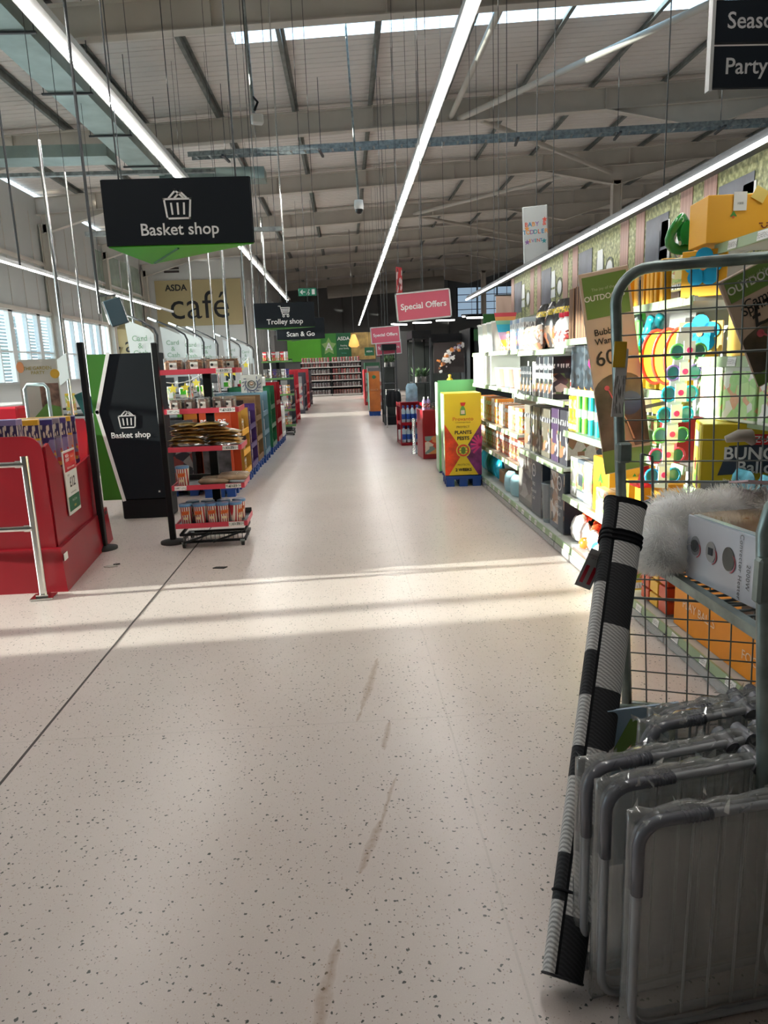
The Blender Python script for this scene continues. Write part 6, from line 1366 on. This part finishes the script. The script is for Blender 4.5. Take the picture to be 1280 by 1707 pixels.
o = tag(pouch(.22, .06, .34, mat('blue_pink_bag', (.35, .55, .70), .3, var=.5, vs=7), 'printed_bag', seed=31)(), 'pale blue and pink printed bag standing on the water crates', 'bag'); o.location = (1.22, 13.42, .775)
tag(MB().box((0, 0, 0), (.36, .22, .02), RED).build('red_board', loc=(1.16, 13.45, .765)), 'red board over the rear of the water crates', 'board')
o = stand('orange printed stand with green side on a blue pallet, far right of the aisle', .82, 21.3, .34, .6, 1.28, mat('terracotta_card', (.50, .15, .03), .45, var=.25, vs=3), rows=2)
mb = MB(); mb.disc((.0, 0), .055, mat('seal_green', (.03, .16, .07), .5), face('-Y', (0, -.304, 1.12)), n=18); mb.box((-.172, 0, .7), (.004, .6, 1.1), mat('teal_side', (.02, .25, .13), .4, var=.5, vs=4)); mb.box((-.16, -.302, .7), (.02, .003, 1.1), PAPER); mb.text('SNACK', .075, mat('rust_ink', (.6, .35, .2), .5), face('-Y', (0, -.306, .75))); mb.build('printed_art', o)
o = thing('clothes_rail', 'dark rail with hanging black bags beside the farthest kiosk frame', 'rail', (1.08, 16.6, 0))
mb = MB(); mb.tube([(-.16, 0, .02), (-.16, 0, .9), (.14, 0, .9), (.14, 0, .02)], .014, STEEL, 8); mb.build('rail', o)
for i in range(3): oo = pouch(.16, .08, .36, BLK, 'bag', seed=40 + i)(); oo.parent = o; oo.location = (-.1 + i * .1, 0, .5)
for i, (x, y, h, c, lab) in enumerate(((1.05, 24.6, 1.35, (.10, .10, .11), 'grey cabinet stand beyond the orange stand'), (.98, 27.2, 1.3, (.5, .02, .03), 'tall red sided stand far right of the aisle'), (1.1, 30.0, 1.55, (.03, .12, .06), 'dark green stand at the far right end'), (1.1, 33.0, 1.2, (.4, .03, .04), 'low red stand at the far right end'))):
    o = stand(lab, x, y, .6, 1.4, h, mat('right_card_%d' % i, c, .5), pack('far_print_r', (.3, .3, .3), ((.3, .05, .05), (.4, .35, .3), (.1, .12, .1)), z=(.1, .8), band=(2, 3), sc=6), rows=2, pal=False)
# shelving across the end of the aisle
for bi, x in enumerate((-1.45, .05)):
    o = thing('end_shelving', 'black shelving unit across the aisle end, %s half' % ('left', 'right')[bi], 'shelving', (x, 36.2, 0))
    mb = MB(); mb.box((0, .28, .83), (1.5, .03, 1.62), BLK); mb.build('back_panel', o)
    for k, z in enumerate((.08, .45, .78, 1.10, 1.42, 1.66)):
        mb = MB(); mb.box((0, 0, z - .02), (1.48, .5, .03), DKG); sh = mb.build('shelf', o); mb = MB(); mb.box((0, -.255, z - .01), (1.48, .01, .05), mat('far_strip', (.35, .33, .32), .5)); mb.build('price_strip', sh)
    for s in (-1, 1): mb = MB(); mb.box((s * .74, 0, .83), (.03, .5, 1.64), BLK); mb.build('side_panel', o)
ENDP = pack('dark_end_pack', None, ((.03, .03, .035), (.12, .05, .04), (.15, .14, .13), (.04, .04, .06)), z=(.1, .9), band=(2, 3), sc=4)
fc = [[(.03, .03, .04), (.12, .12, .12)], [(.04, .04, .05), (.12, .12, .14), (.03, .03, .06)], [(.18, .03, .02), (.22, .06, .03)], [(.05, .05, .06), (.2, .2, .2)], [(.4, .06, .05), (.35, .3, .28)], [(.5, .05, .08), (.55, .12, .08), (.3, .28, .25)]]
for bi, x in enumerate((-1.45, .05)):
    for k, z in enumerate((.08, .45, .78, 1.10, 1.42, 1.66)):
        rowput(carton(.10, .2, .22, 1, 'shelf_pack', flap=False, m=ENDP), [(x - .62 + i * .138, 36.08, z + .002) for i in range(10)], 'tiny pack, %s half' % ('left', 'right')[bi],
               'on the %s across the aisle end' % ('floor shelf', 'second shelf', 'third shelf', 'fourth shelf', 'fifth shelf', 'top')[k], 'pack', 'aisle end packs %s %s' % (('left', 'right')[bi], 'abcdef'[k]), cols=fc[(k + bi * 2) % 6] if k < 5 else fc[5], words=ORL)
# ------------------------------------------------------------ foreground: roll cage and what stands around it
CW = mat('cage_wire', (.17, .19, .19), .42, .6)
CF = mat('cage_frame', (.22, .27, .26), .38, .75, var=.35, vs=9)
STK = pack('barcode_sticker', (.62, .62, .62), ((.62, .62, .62), (.7, .7, .7)), z=(2, 3), band=(.05, .55), bandcol=(.66, .66, .66), ink=(.03, .03, .03), rough=.3)
cage = thing('roll_cage', 'galvanised wire roll cage at the right edge, loaded with goods', 'roll cage', (1.0, 2.0, 0))
def W(*p): return Vector(p) - Vector((1.0, 2.0, 0))
TL, BL = W(.955, 2.55, 1.79), W(1.055, 2.55, .14)
TR, BR = W(1.58, 2.34, 1.80), W(1.60, 2.34, .14)
mb = MB()
q = [BL, BL.lerp(TL, .55), BL.lerp(TL, .93)]
for i in range(1, 7):
    a = i / 7 * pi / 2; q.append(BL.lerp(TL, .93) + (TR - TL).normalized() * .115 * (1 - cos(a)) + Vector((0, 0, .115)) * sin(a))
q += [TL + (TR - TL) * .2, TR]
mb.tube(q, .0195, CF, 10); mb.build('end_frame', cage)
mb = MB(); mb.cyl(TR, BR, .018, CF, 10); mb.cyl(BL + W(1, 2, .0), BR + W(1, 2, 0), .018, CF, 10); mb.build('end_frame', cage)
def lerp2(u, v):                      # u across, v up
    return BL.lerp(BR, u).lerp(TL.lerp(TR, u), v)
mb = MB(); nx, nz = 8, 22
for i in range(1, nx): mb.cyl(lerp2(i / nx, .0), lerp2(i / nx, 1 if i > 1 else .975), .0028, CW, 6)
for j in range(1, nz): 
    off = Vector((0, -.007, 0)); mb.cyl(lerp2(0, j / nz) + off, lerp2(1, j / nz) + off, .0028 if j % 6 else .0055, CW, 6)
mb.build('wire_mesh', cage)
# near corner pole, leaning a little like the far one
mb = MB(); P0, P1 = W(.955, 1.42, .02), W(.872, 1.42, 1.12)
mb.tube([P0, P0.lerp(P1, .5), P1, P1 + Vector((.012, 0, .05)), P1 + Vector((.06, 0, .12)), P1 + Vector((.2, 0, .16)), P1 + Vector((.8, .0, .17))], .0175, CF, 12); mb.build('corner_post', cage)
mb = MB(); mb.box(tuple(W(.872, 1.40, 1.02)), (.05, .03, .10), CF, bev=.006); mb.cyl(W(.875, 1.38, 1.0), W(.875, 1.44, 1.0), .008, DKG, 8); mb.build('hinge', cage)
mb = MB(); mb.box(tuple(W(1.0, 2.535, 1.15)), (.05, .05, .075), CF, bev=.008); mb.build('hinge', cage)
mb = MB(); mb.tube([W(1.04, 2.47, 1.15), W(1.08, 2.47, 1.14), W(1.09, 2.47, .99), W(1.05, 2.47, .97), W(1.04, 2.47, 1.15)], .005, CW, 6); mb.build('latch_loop', cage)
mb = MB(); mb.box(tuple(W(.977, 2.528, 1.40)), (.042, .004, .24), STK, ry=.06); mb.box(tuple(W(.973, 2.526, 1.50)), (.044, .004, .09), mat('sticker_yellow', (.65, .42, .03), .4), ry=.06); mb.build('sticker', cage)
mb = MB(); mb.box(tuple(W(.93, 1.399, .68)), (.036, .004, .16), STK, ry=-.08); mb.box(tuple(W(.922, 1.397, .74)), (.03, .004, .03), MATS['sticker_yellow'], ry=-.08); mb.build('sticker', cage)
# middle shelf: angle irons and slats
mb = MB()
for a, b_ in ((W(1.10, 2.50, .735), W(1.10, 1.44, .735)), (W(1.56, 2.34, .735), W(1.56, 1.44, .735)), (W(1.10, 2.50, .735), W(1.56, 2.34, .735)), (W(1.10, 1.45, .735), W(1.56, 1.45, .735))):
    d = b_ - a; mb.box(tuple((a + b_) / 2), (d.length, .006, .042), CF, rz=math.atan2(d.y, d.x)); mb.box(tuple((a + b_) / 2 + Vector((0, 0, .019))), (d.length, .03, .005), CF, rz=math.atan2(d.y, d.x))
mb.build('shelf_frame', cage)
mb = MB()
for i in range(22): y = 2.44 - i * .046; mb.cyl(W(1.11, y, .747), W(1.55, min(y, 2.33), .747), .0045, CW, 6)
mb.build('shelf_slats', cage)
mb = MB()
for a, b_ in ((W(.98, 2.50, .16), W(.98, 1.44, .16)), (W(1.58, 2.34, .16), W(1.58, 1.44, .16)), (W(.98, 1.45, .16), W(1.58, 1.45, .16)), (W(.98, 2.5, .16), W(1.58, 2.34, .16))): mb.cyl(a, b_, .014, CF, 8)
for i in range(12): y = 2.4 - i * .085; mb.cyl(W(1.0, y, .165), W(1.57, min(y, 2.33), .165), .004, CW, 6)
mb.build('base_frame', cage)
for x, y in ((1.05, 2.45), (1.5, 2.3), (1.5, 1.5), (1.06, 1.62)):
    mb = MB(); mb.cyl(W(x - .015, y, .055), W(x + .015, y, .055), .054, RUB, 18); mb.box(tuple(W(x, y, .12)), (.05, .07, .04), GALV, bev=.005); mb.build('caster', cage)
tag(MB().tube([(0, 0, .25), (.012, -.01, .16), (-.01, -.012, .08), (.02, -.01, 0), (.0, -.014, -.06), (.025, -.012, -.12)], [.006, .012, .009, .014, .010, .004], mat('knotted_film', (.55, .56, .55), .4), 8).tube([(.01, -.01, .22), (-.018, -.02, .17), (.0, -.02, .14)], [.018, .014, .006], mat('old_tie', (.16, .12, .09), .7), 8).build('plastic_tie', loc=(.944, 1.394, .02)), 'white plastic tie knotted round the near pole of the roll cage', 'tie')
mb = MB(); mb.tube([(-.03, 0, 0), (.01, -.01, .012), (.05, 0, .01), (.07, 0, -.02)], [.012, .022, .024, .01], mat('crumpled_tape', (.42, .38, .32), .5), 8); tag(mb.build('tape_knot', loc=(1.33, 2.385, 1.20)), 'crumpled beige tape wrapped round the cage wires', 'tape')

# heater box on the cage shelf
HB = mat('heater_white', (.66, .69, .76), .28, var=.03, vs=5, coat=.3)
o = thing('heater_box', 'white boxed 2000W convector heater lying on the cage shelf', 'box', (1.325, 1.985, .756), -pi / 2 + .12)
L_, D_, H_ = .60, .34, .215        # local x runs towards the camera along the aisle face
mb = MB(); mb.box((0, 0, H_ / 2), (L_, D_, H_), HB, bev=.004); mb.build('carton', o)
mb = MB(); mb.box((0, 0, H_ + .001), (L_ * .98, D_ * .97, .002), mat('gold_photo', (.30, .20, .10), .12, var=.7, vs=5, coat=.6)); mb.build('lid_print', o)
mb = MB(); ff = lambda x, z: face('-Y', (x, -D_ / 2 - .001, z))
for i, (x, r, c) in enumerate(((-.248, .024, (.28, .30, .33)), (-.165, .025, (.38, .39, .40)), (-.078, .028, (.10, .11, .10)))):
    mb.disc((0, 0), r, mat('heater_disc_%d' % i, c, .35), ff(x, .118), n=28, ry=r * 1.35); mb.ring((0, 0), r * 1.18, .003, mat('disc_red', (.55, .10, .12), .5), ff(x, .108), n=18, a0=-1.2, a1=.9)
mb.disc((0, 0), .012, mat('knob_dark', (.06, .07, .08), .3), ff(-.248, .12), n=18, ry=.018, h=.004); mb.ring((0, 0), .019, .003, MATS['knob_dark'], ff(-.248, .118), n=20, h=.004); mb.prism([(-.011, -.012), (.011, -.012), (.011, .012), (-.011, .012)], .004, MATS['knob_dark'], ff(-.165, .12)); mb.build('feature_pictures', o)
mb = MB(); gi = mat('grey_ink', (.12, .12, .13), .6)
mb.text('Convector Heater', .024, gi, ff(-.022, .108) @ RZ(-pi / 2), space=1.12); mb.text('2000W', .024, gi, ff(.014, .085) @ RZ(-pi / 2), space=1.12); mb.build('lettering', o)
mb = MB(); mb.box((-.02, -D_ / 2 + .012, H_ + .0025), (.5, .022, .003), mat('clear_tape', (.55, .68, .74), .1, coat=.8)); mb.build('tape', o)
# white long-haired throw pushed between box and mesh
o = thing('fur_throw', 'white fluffy long-haired throw stuffed on the cage shelf behind the heater box', 'throw', (1.2, 2.38, .757))
FURM = mat('fur_white', (.95, .94, .92), .8, var=.12, vs=7)
FURS, _nt, _b = newmat('fur_strands')
_tr = _nt.nodes.new('ShaderNodeBsdfTranslucent'); _tr.inputs[0].default_value = (.97, .96, .94, 1); _b.inputs['Base Color'].default_value = (.97, .96, .94, 1); _b.inputs['Roughness'].default_value = .7
_mx = _nt.nodes.new('ShaderNodeMixShader'); _mx.inputs[0].default_value = .5; _nt.links.new(_b.outputs[0], _mx.inputs[1]); _nt.links.new(_tr.outputs[0], _mx.inputs[2]); _nt.links.new(_mx.outputs[0], _nt.nodes['Material Output'].inputs[0])
blobs = [((-.13, -.06, .10), (.09, .09, .092)), ((-.04, .0, .17), (.15, .10, .10)), ((.14, .02, .19), (.18, .10, .085)), ((.30, -.04, .19), (.15, .09, .075)), ((-.15, -.06, .06), (.07, .08, .06)), ((.0, .03, .08), (.12, .08, .08))]
mb = MB()
for c, r in blobs:
    mb.add([(c[0] + r[0] * .9 * sin(pi * i / 10) * cos(2 * pi * k / 16), c[1] + r[1] * .9 * sin(pi * i / 10) * sin(2 * pi * k / 16), max(.002, c[2] - r[2] * .9 * cos(pi * i / 10))) for i in range(11) for k in range(16)],
           [(i * 16 + k, i * 16 + (k + 1) % 16, (i + 1) * 16 + (k + 1) % 16, (i + 1) * 16 + k) for i in range(10) for k in range(16)], FURM, smooth=True)
mb.build('backing', o)
r2 = random.Random(5); vs = []; fs = []
for c, r in blobs:
    for i in range(2600):
        a = r2.uniform(0, 2 * pi); u = r2.uniform(-1, 1); s_ = (1 - u * u) ** .5; n = Vector((s_ * cos(a), s_ * sin(a), u))
        p = Vector((c[0] + n.x * r[0] * .88, c[1] + n.y * r[1] * .88, c[2] + n.z * r[2] * .88))
        if p.z < .0: continue
        clump = Vector((sin(p.x * 55 + p.z * 31), sin(p.y * 47 + 2 + p.x * 20), sin(p.x * 38 + p.y * 61 + p.z * 44))) * .55
        d = (n + clump + Vector((-.25, -.15, .05)) + Vector((r2.uniform(-.3, .3), r2.uniform(-.3, .3), r2.uniform(-.3, .3)))).normalized(); l = r2.uniform(.025, .05)
        side = d.cross(Vector((r2.uniform(-1, 1), r2.uniform(-1, 1), r2.uniform(-1, 1)))).normalized() * .0011
        m_ = p + d * l * .6; e = p + d * l + Vector((0, 0, -.008)); 
        if e.z < -.012: e.z = -.012
        k = len(vs); vs += [p - side, p + side, m_ + side * .8, m_ - side * .8, e]; fs += [(k, k + 1, k + 2, k + 3), (k + 3, k + 2, k + 4)]
mb = MB(); mb.add(vs, fs, FURS); mb.build('fur', o, kind='stuff')
mb = MB(); mb.box((.27, -.02, .285), (.26, .12, .006), mat('pink_floral', (.70, .50, .55), .5, var=.25, vs=25), ry=.1, rx=-.2); mb.build('wrapper', o)
# grey folded throws low in the cage
GT = mat('grey_knit', (.22, .235, .26), .85, var=.35, vs=60, bump=.6, bs=180)
def folded():
    mb = MB()
    mb.tube([(-.13, 0, .018), (-.05, -.005, .02), (.08, 0, .02), (.14, 0, .018)], [.016, .026, .026, .016], GT, 10, flat=1.7); mb.tube([(-.12, .005, .055), (.0, 0, .058), (.13, 0, .055)], [.014, .024, .018], GT, 10, flat=1.8)
    return mb.build('folded_throw')
rowput(folded, [(1.38, 2.16, .175, -.5), (1.50, 2.02, .175, -.45), (1.36, 2.14, .265, -.5)], 'folded grey knitted throw', 'low in the roll cage', 'throw', 'grey folded throws', words=['left', 'right', 'upper'])
# ------------------------------------------------------------ rolled black and white mat leaning on the cage
def weave(name, c, c2, rough=.75):
    m, nt, b = newmat(name); g = NT(nt); v = g.coord('Object')
    wv = g.n('ShaderNodeTexWave', wave_type='BANDS', bands_direction='DIAGONAL'); g.put(wv.inputs['Vector'], g.coord('Object', (1.6, 1.6, .55))); wv.inputs['Scale'].default_value = 30; wv.inputs['Distortion'].default_value = 1.2
    w2 = g.n('ShaderNodeTexWave', wave_type='BANDS', bands_direction='Z'); g.put(w2.inputs['Vector'], v); w2.inputs['Scale'].default_value = 70
    f = g.math('POWER', g.math('MULTIPLY', wv.outputs['Fac'], g.math('MULTIPLY_ADD', w2.outputs['Fac'], .35, .65)), .8)
    nt.links.new(g.mix(f, c2, c), b.inputs['Base Color']); b.inputs['Roughness'].default_value = rough
    bp = g.n('ShaderNodeBump'); bp.inputs['Strength'].default_value = .5; bp.inputs['Distance'].default_value = .002; nt.links.new(f, bp.inputs['Height']); nt.links.new(bp.outputs[0], b.inputs['Normal'])
    return m
MWH = weave('mat_white_weave', (.62, .61, .59), (.25, .245, .24)); MBK = weave('mat_black_weave', (.004, .0045, .006), (.016, .017, .020), .8)
BIND = mat('mat_binding', (.006, .006, .008), .85, spec=.2)
A_ = Vector((.452, 1.415, .045)); B_ = Vector((.92, 2.30, 1.005))
o = thing('rolled_mat', 'rolled black and white block-striped outdoor mat leaning on the roll cage', 'mat', tuple(A_ - Vector((0, 0, .045))))
ax = (B_ - A_); U = Vector((1, 0, 0)) - ax.normalized() * ax.normalized().x; U.normalize(); V = ax.normalized().cross(U); V = -V if V.y > 0 else V      # V faces the camera
Lm = ax.length; NT_, NA = 150, 36
front = [(1.0, 'h'), (.985, 'w'), (.913, 's'), (.878, 'w'), (.82, 'k'), (.664, 'w'), (.52, 'k'), (.392, 'w'), (.25, 'k'), (.20, 'w'), (.095, 'k'), (-1, 'k')]
left = [(1.1, 'k'), (.93, 'k'), (.764, 'w'), (.60, 'k'), (.50, 'w'), (.395, 'k'), (.33, 'w'), (.19, 'k'), (.11, 'w'), (.0, 'w')]
def patt(tab, t):
    r = tab[0][1]
    for a, k in tab:
        if t <= a: r = k
    return {'w': MWH, 'k': MBK, 's': BIND, 'h': BIND}[r]
def radius(t, a):
    wd = .047 + .019 * t + (.003 if t > .975 else 0); dp = .036
    sg = lambda q, e: math.copysign(abs(q) ** e, q)
    base = Vector((wd * sg(cos(a), .75), dp * sg(sin(a), .62)))
    k = 1 - .16 * max(0, 1 - abs(((a - 2.0 + pi) % (2 * pi)) - pi) / .28)        # groove beside the binding
    if .885 < t < .908: k *= 1.02
    return base * k
vs = []; mb = MB()
for i in range(NT_ + 1):
    t = i / NT_
    for k in range(NA):
        a = 2 * pi * k / NA; r_ = radius(t, a); p = ax * t + U * r_.x + V * r_.y + Vector((0, 0, .045)); p.z = max(p.z, .004)
        vs.append(tuple(p))
groups = {}
for i in range(NT_):
    t = (i + .5) / NT_
    for k in range(NA):
        a = 2 * pi * (k + .5) / NA
        if 1.84 < a < 2.16: m = BIND
        elif 2.16 <= a < 4.4: m = patt(left, t)
        else: m = patt(front, t)
        groups.setdefault(m.name, (m, []))[1].append((i * NA + k, i * NA + (k + 1) % NA, (i + 1) * NA + (k + 1) % NA, (i + 1) * NA + k))
base_i = len(mb.v); mb.v.extend(vs)
for m, fl_ in groups.values():
    mi = mb._m(m)
    for f in fl_: mb.f.append(f); mb.mi.append(mi); mb.sm.append(True)
mb.build('woven_roll', o)
for t, s in ((1.0, 1), (0.0, -1)):
    mb = MB()
    for q_, sc in enumerate((1.0, .78, .56, .34)):
        pts = [ax * (t + s * .002) + U * radius(t, a).x * sc + V * radius(t, a).y * sc + Vector((0, 0, .045)) for a in [2 * pi * k / 28 for k in range(28)]]
        pts = [Vector((p.x, p.y, max(p.z, .005))) for p in pts]
        mb.tube(pts, .003, MBK if q_ % 2 == 0 else MWH, 6, True)
    pts = [tuple(ax * (t - s * .01) + U * radius(t, a).x * .9 + V * radius(t, a).y * .9 + Vector((0, 0, .045))) for a in [2 * pi * k / 28 for k in range(28)]]
    mb.add([(p[0], p[1], max(p[2], .004)) for p in pts], [tuple(range(28))], BIND)
    mb.build('rolled_end', o)
mb = MB(); pts = [ax * .897 + U * radius(.897, a).x * 1.01 + V * radius(.897, a).y * 1.01 + Vector((0, 0, .045)) for a in [2 * pi * k / 24 for k in range(24)]]
mb.tube(pts, .0045, BIND, 6, True, flat=1)
mb.tube([p + ax * .012 for p in pts], .0045, BIND, 6, True); mb.tube([p - ax * .012 for p in pts], .0045, BIND, 6, True); mb.build('strap', o)
mb = MB(); pts = [ax * .13 + U * radius(.13, a).x * 1.01 + V * radius(.13, a).y * 1.01 + Vector((0, 0, .045)) for a in [2 * pi * k / 24 for k in range(24)]]
mb.tube(pts, .004, BIND, 6, True); mb.build('strap', o)
mb = MB(); c = ax * .845 + U * -.066 + V * .02 + Vector((0, 0, .045)); xf = T(*c) @ face('-Y') @ RZ(-.42); mb.prism([(-.028, -.13), (.028, -.13), (.028, 0), (-.028, 0)], .002, mat('tag_grey', (.36, .37, .38), .5), xf)
for x in (-.013, .013): mb.prism([(x - .006, -.115), (x + .006, -.115), (x + .006, -.055), (x - .006, -.055)], .003, mat('tag_red', (.42, .01, .03), .4), xf)
mb.text('OUTDOOR MAT\n120 x 180', .0085, INK, xf @ T(0, -.025, .0025)); mb.build('swing_tag', o)
# ------------------------------------------------------------ folded clothes airers in film
AT = mat('airer_tube', (.34, .35, .37), .35, .2); SL = mat('airer_sleeve', (.15, .155, .18), .25, coat=.4); RG = mat('airer_rung', (.42, .42, .42), .45, .1)
FILM = clearmat('airer_film', (.96, .97, .97), haze=.23, gloss=.45, rough=.12, hazecol=(.62, .62, .58))
def airer(label, x, y, L, H, rz, z0=.0, tint=0, lean=0):
    o = thing('clothes_airer', label, 'clothes airer', (x, y, z0), rz)
    def loop(dy, r, h, x0, x1, m, nm, rc=.055):
        mb = MB(); pts = []
        for (cx_, cz_, a0) in ((x0 + rc, h - rc, pi), (x1 - rc, h - rc, pi / 2), (x1 - rc, .012 + rc, 0), (x0 + rc, .012 + rc, -pi / 2)):
            for k in range(7):
                a = a0 - k / 6 * pi / 2; pts.append((cx_ + rc * cos(a), dy + lean * (cz_ + rc * sin(a)), cz_ + rc * sin(a)))
        mb.tube(pts, r, m, 10, True); mb.build(nm, o)
    loop(0, .0100, H, 0, L, AT, 'frame_tube')
    loop(.030, .0095, H - .012, .012, L - .01, AT, 'frame_tube')
    for (dx, h, dy) in ((0, H, 0), (.012, H - .012, .030)):
        mb = MB(); rc = .055; pts = [(dx, dy + lean * (h - .17), h - .17), (dx, dy + lean * (h - .1), h - .10)] + [(dx + rc + rc * cos(pi - k / 6 * pi / 2), dy + lean * h, h - rc + rc * sin(pi - k / 6 * pi / 2)) for k in range(7)] + [(dx + .11, dy + lean * h, h), (dx + .165, dy + lean * h, h)]
        mb.tube(pts, .0135, SL, 10)
        for k in range(8): mb.tube([(dx + .10 + k * .009 + .0, dy + lean * h + .0142 * cos(q), h + .0142 * sin(q)) for q in [i * pi / 4 for i in range(8)]], .0012, SL, 4, True)
        mb.build('corner_sleeve', o)
    for k in range(9):
        mb = MB(); xx = .13 + k * (L - .18) / 9; mb.cyl((xx, .012 + lean * .02, .02), (xx + .004, .012 + lean * H, H - .02), .0032, RG, 6); mb.build('rung', o)
    mb = MB()
    for k in range(4): mb.cyl((L * .52 + k * .055, -.012 + lean * H, H - .01 + .012 * (k % 2)), (L * .52 + k * .055, .045 + lean * H, H + .005), .019, SL, 12)
    mb.build('pivot_joint', o)
    mb = MB(); r3 = random.Random(int(x * 1000)); nx, nz = 26, 18; vs = []; fs = []
    for side, yy in ((0, -.019), (1, .050)):
        for j in range(nz + 1):
            for i in range(nx + 1):
                u, v_ = i / nx, j / nz; e = min(u, 1 - u, v_, 1 - v_) * 12; bulge = min(1, e) 
                px_ = -.018 + u * (L + .03); pz = .004 + v_ * (H + .012) + (.004 * r3.uniform(-1, 1) if 0 < v_ < 1 else 0) + (.010 * r3.uniform(-.3, 1) if v_ == 1 else 0)
                mid = .0155; vs.append((px_, mid + (yy - mid) * (.25 + .75 * bulge) + .0022 * r3.uniform(-1, 1) + lean * pz, max(.003, pz)))
    n = (nx + 1) * (nz + 1)
    for s_ in range(2):
        for j in range(nz):
            for i in range(nx):
                a = s_ * n + j * (nx + 1) + i; f = (a, a + 1, a + nx + 2, a + nx + 1); fs.append(f if s_ == 0 else tuple(reversed(f)))
    rim = [i for i in range(nx + 1)] + [j * (nx + 1) + nx for j in range(1, nz + 1)] + [nz * (nx + 1) + i for i in range(nx - 1, -1, -1)] + [j * (nx + 1) for j in range(nz - 1, 0, -1)]
    for a, b_ in zip(rim, rim[1:] + rim[:1]): fs.append((a, a + n, b_ + n, b_))
    mb.add(vs, fs, FILM, smooth=True); mb.build('clear_film', o)
    mb = MB(); r3 = random.Random(int(x * 777))      # loose film crumpled along the top
    for k in range(80):
        xx = r3.uniform(.0, L); a = r3.uniform(0, 3.1); l = r3.uniform(.008, .04); yy = r3.uniform(-.02, .05) + lean * H
        mb.add([(xx, yy, H + .004), (xx + l * cos(a), yy + r3.uniform(-.02, .02), H + .012 + l * .35), (xx + l * cos(a + .7), yy + r3.uniform(-.02, .02), H + .006)], [(0, 1, 2)], CRINK)
    mb.build('film_creases', o, kind='stuff')
    return o
CRINK = clearmat('film_crinkle', (.95, .97, .98), haze=.10, gloss=2.2, rough=.06, hazecol=(.7, .75, .78))
airer('grey clothes airer in clear film, farthest back and highest at the left', .515, 1.455, .74, .565, .20)
airer('grey clothes airer in clear film, second of the row beside the rolled mat', .535, 1.385, .74, .56, .17)
airer('grey clothes airer in clear film, front one at the bottom right corner', .572, 1.295, .74, .535, .12)
airer('grey clothes airer in clear film, standing behind the others inside the cage edge', .72, 1.60, .58, .575, .22)
airer('grey clothes airer in clear film, last behind all the others', .78, 1.68, .52, .56, .22)
# printed card seen behind the airers
o = thing('printed_card', 'pale blue and green printed card sticking up behind the airers', 'card', (.80, 1.82, .02), .12)
mb = MB(); mb.box((0, 0, .25), (.22, .008, .50), mat('card_sky', (.35, .48, .62), .4)); mb.build('card', o); mb = MB(); mb.prism([(-.10, .36), (.10, .36), (.10, .46), (.03, .44), (-.04, .47)], .002, mat('card_green', (.22, .36, .08), .4), face('-Y', (0, -.005, 0))); mb.disc((.05, .40), .03, mat('card_teal', (.05, .3, .35), .4), face('-Y', (0, -.007, 0))); mb.build('picture', o)
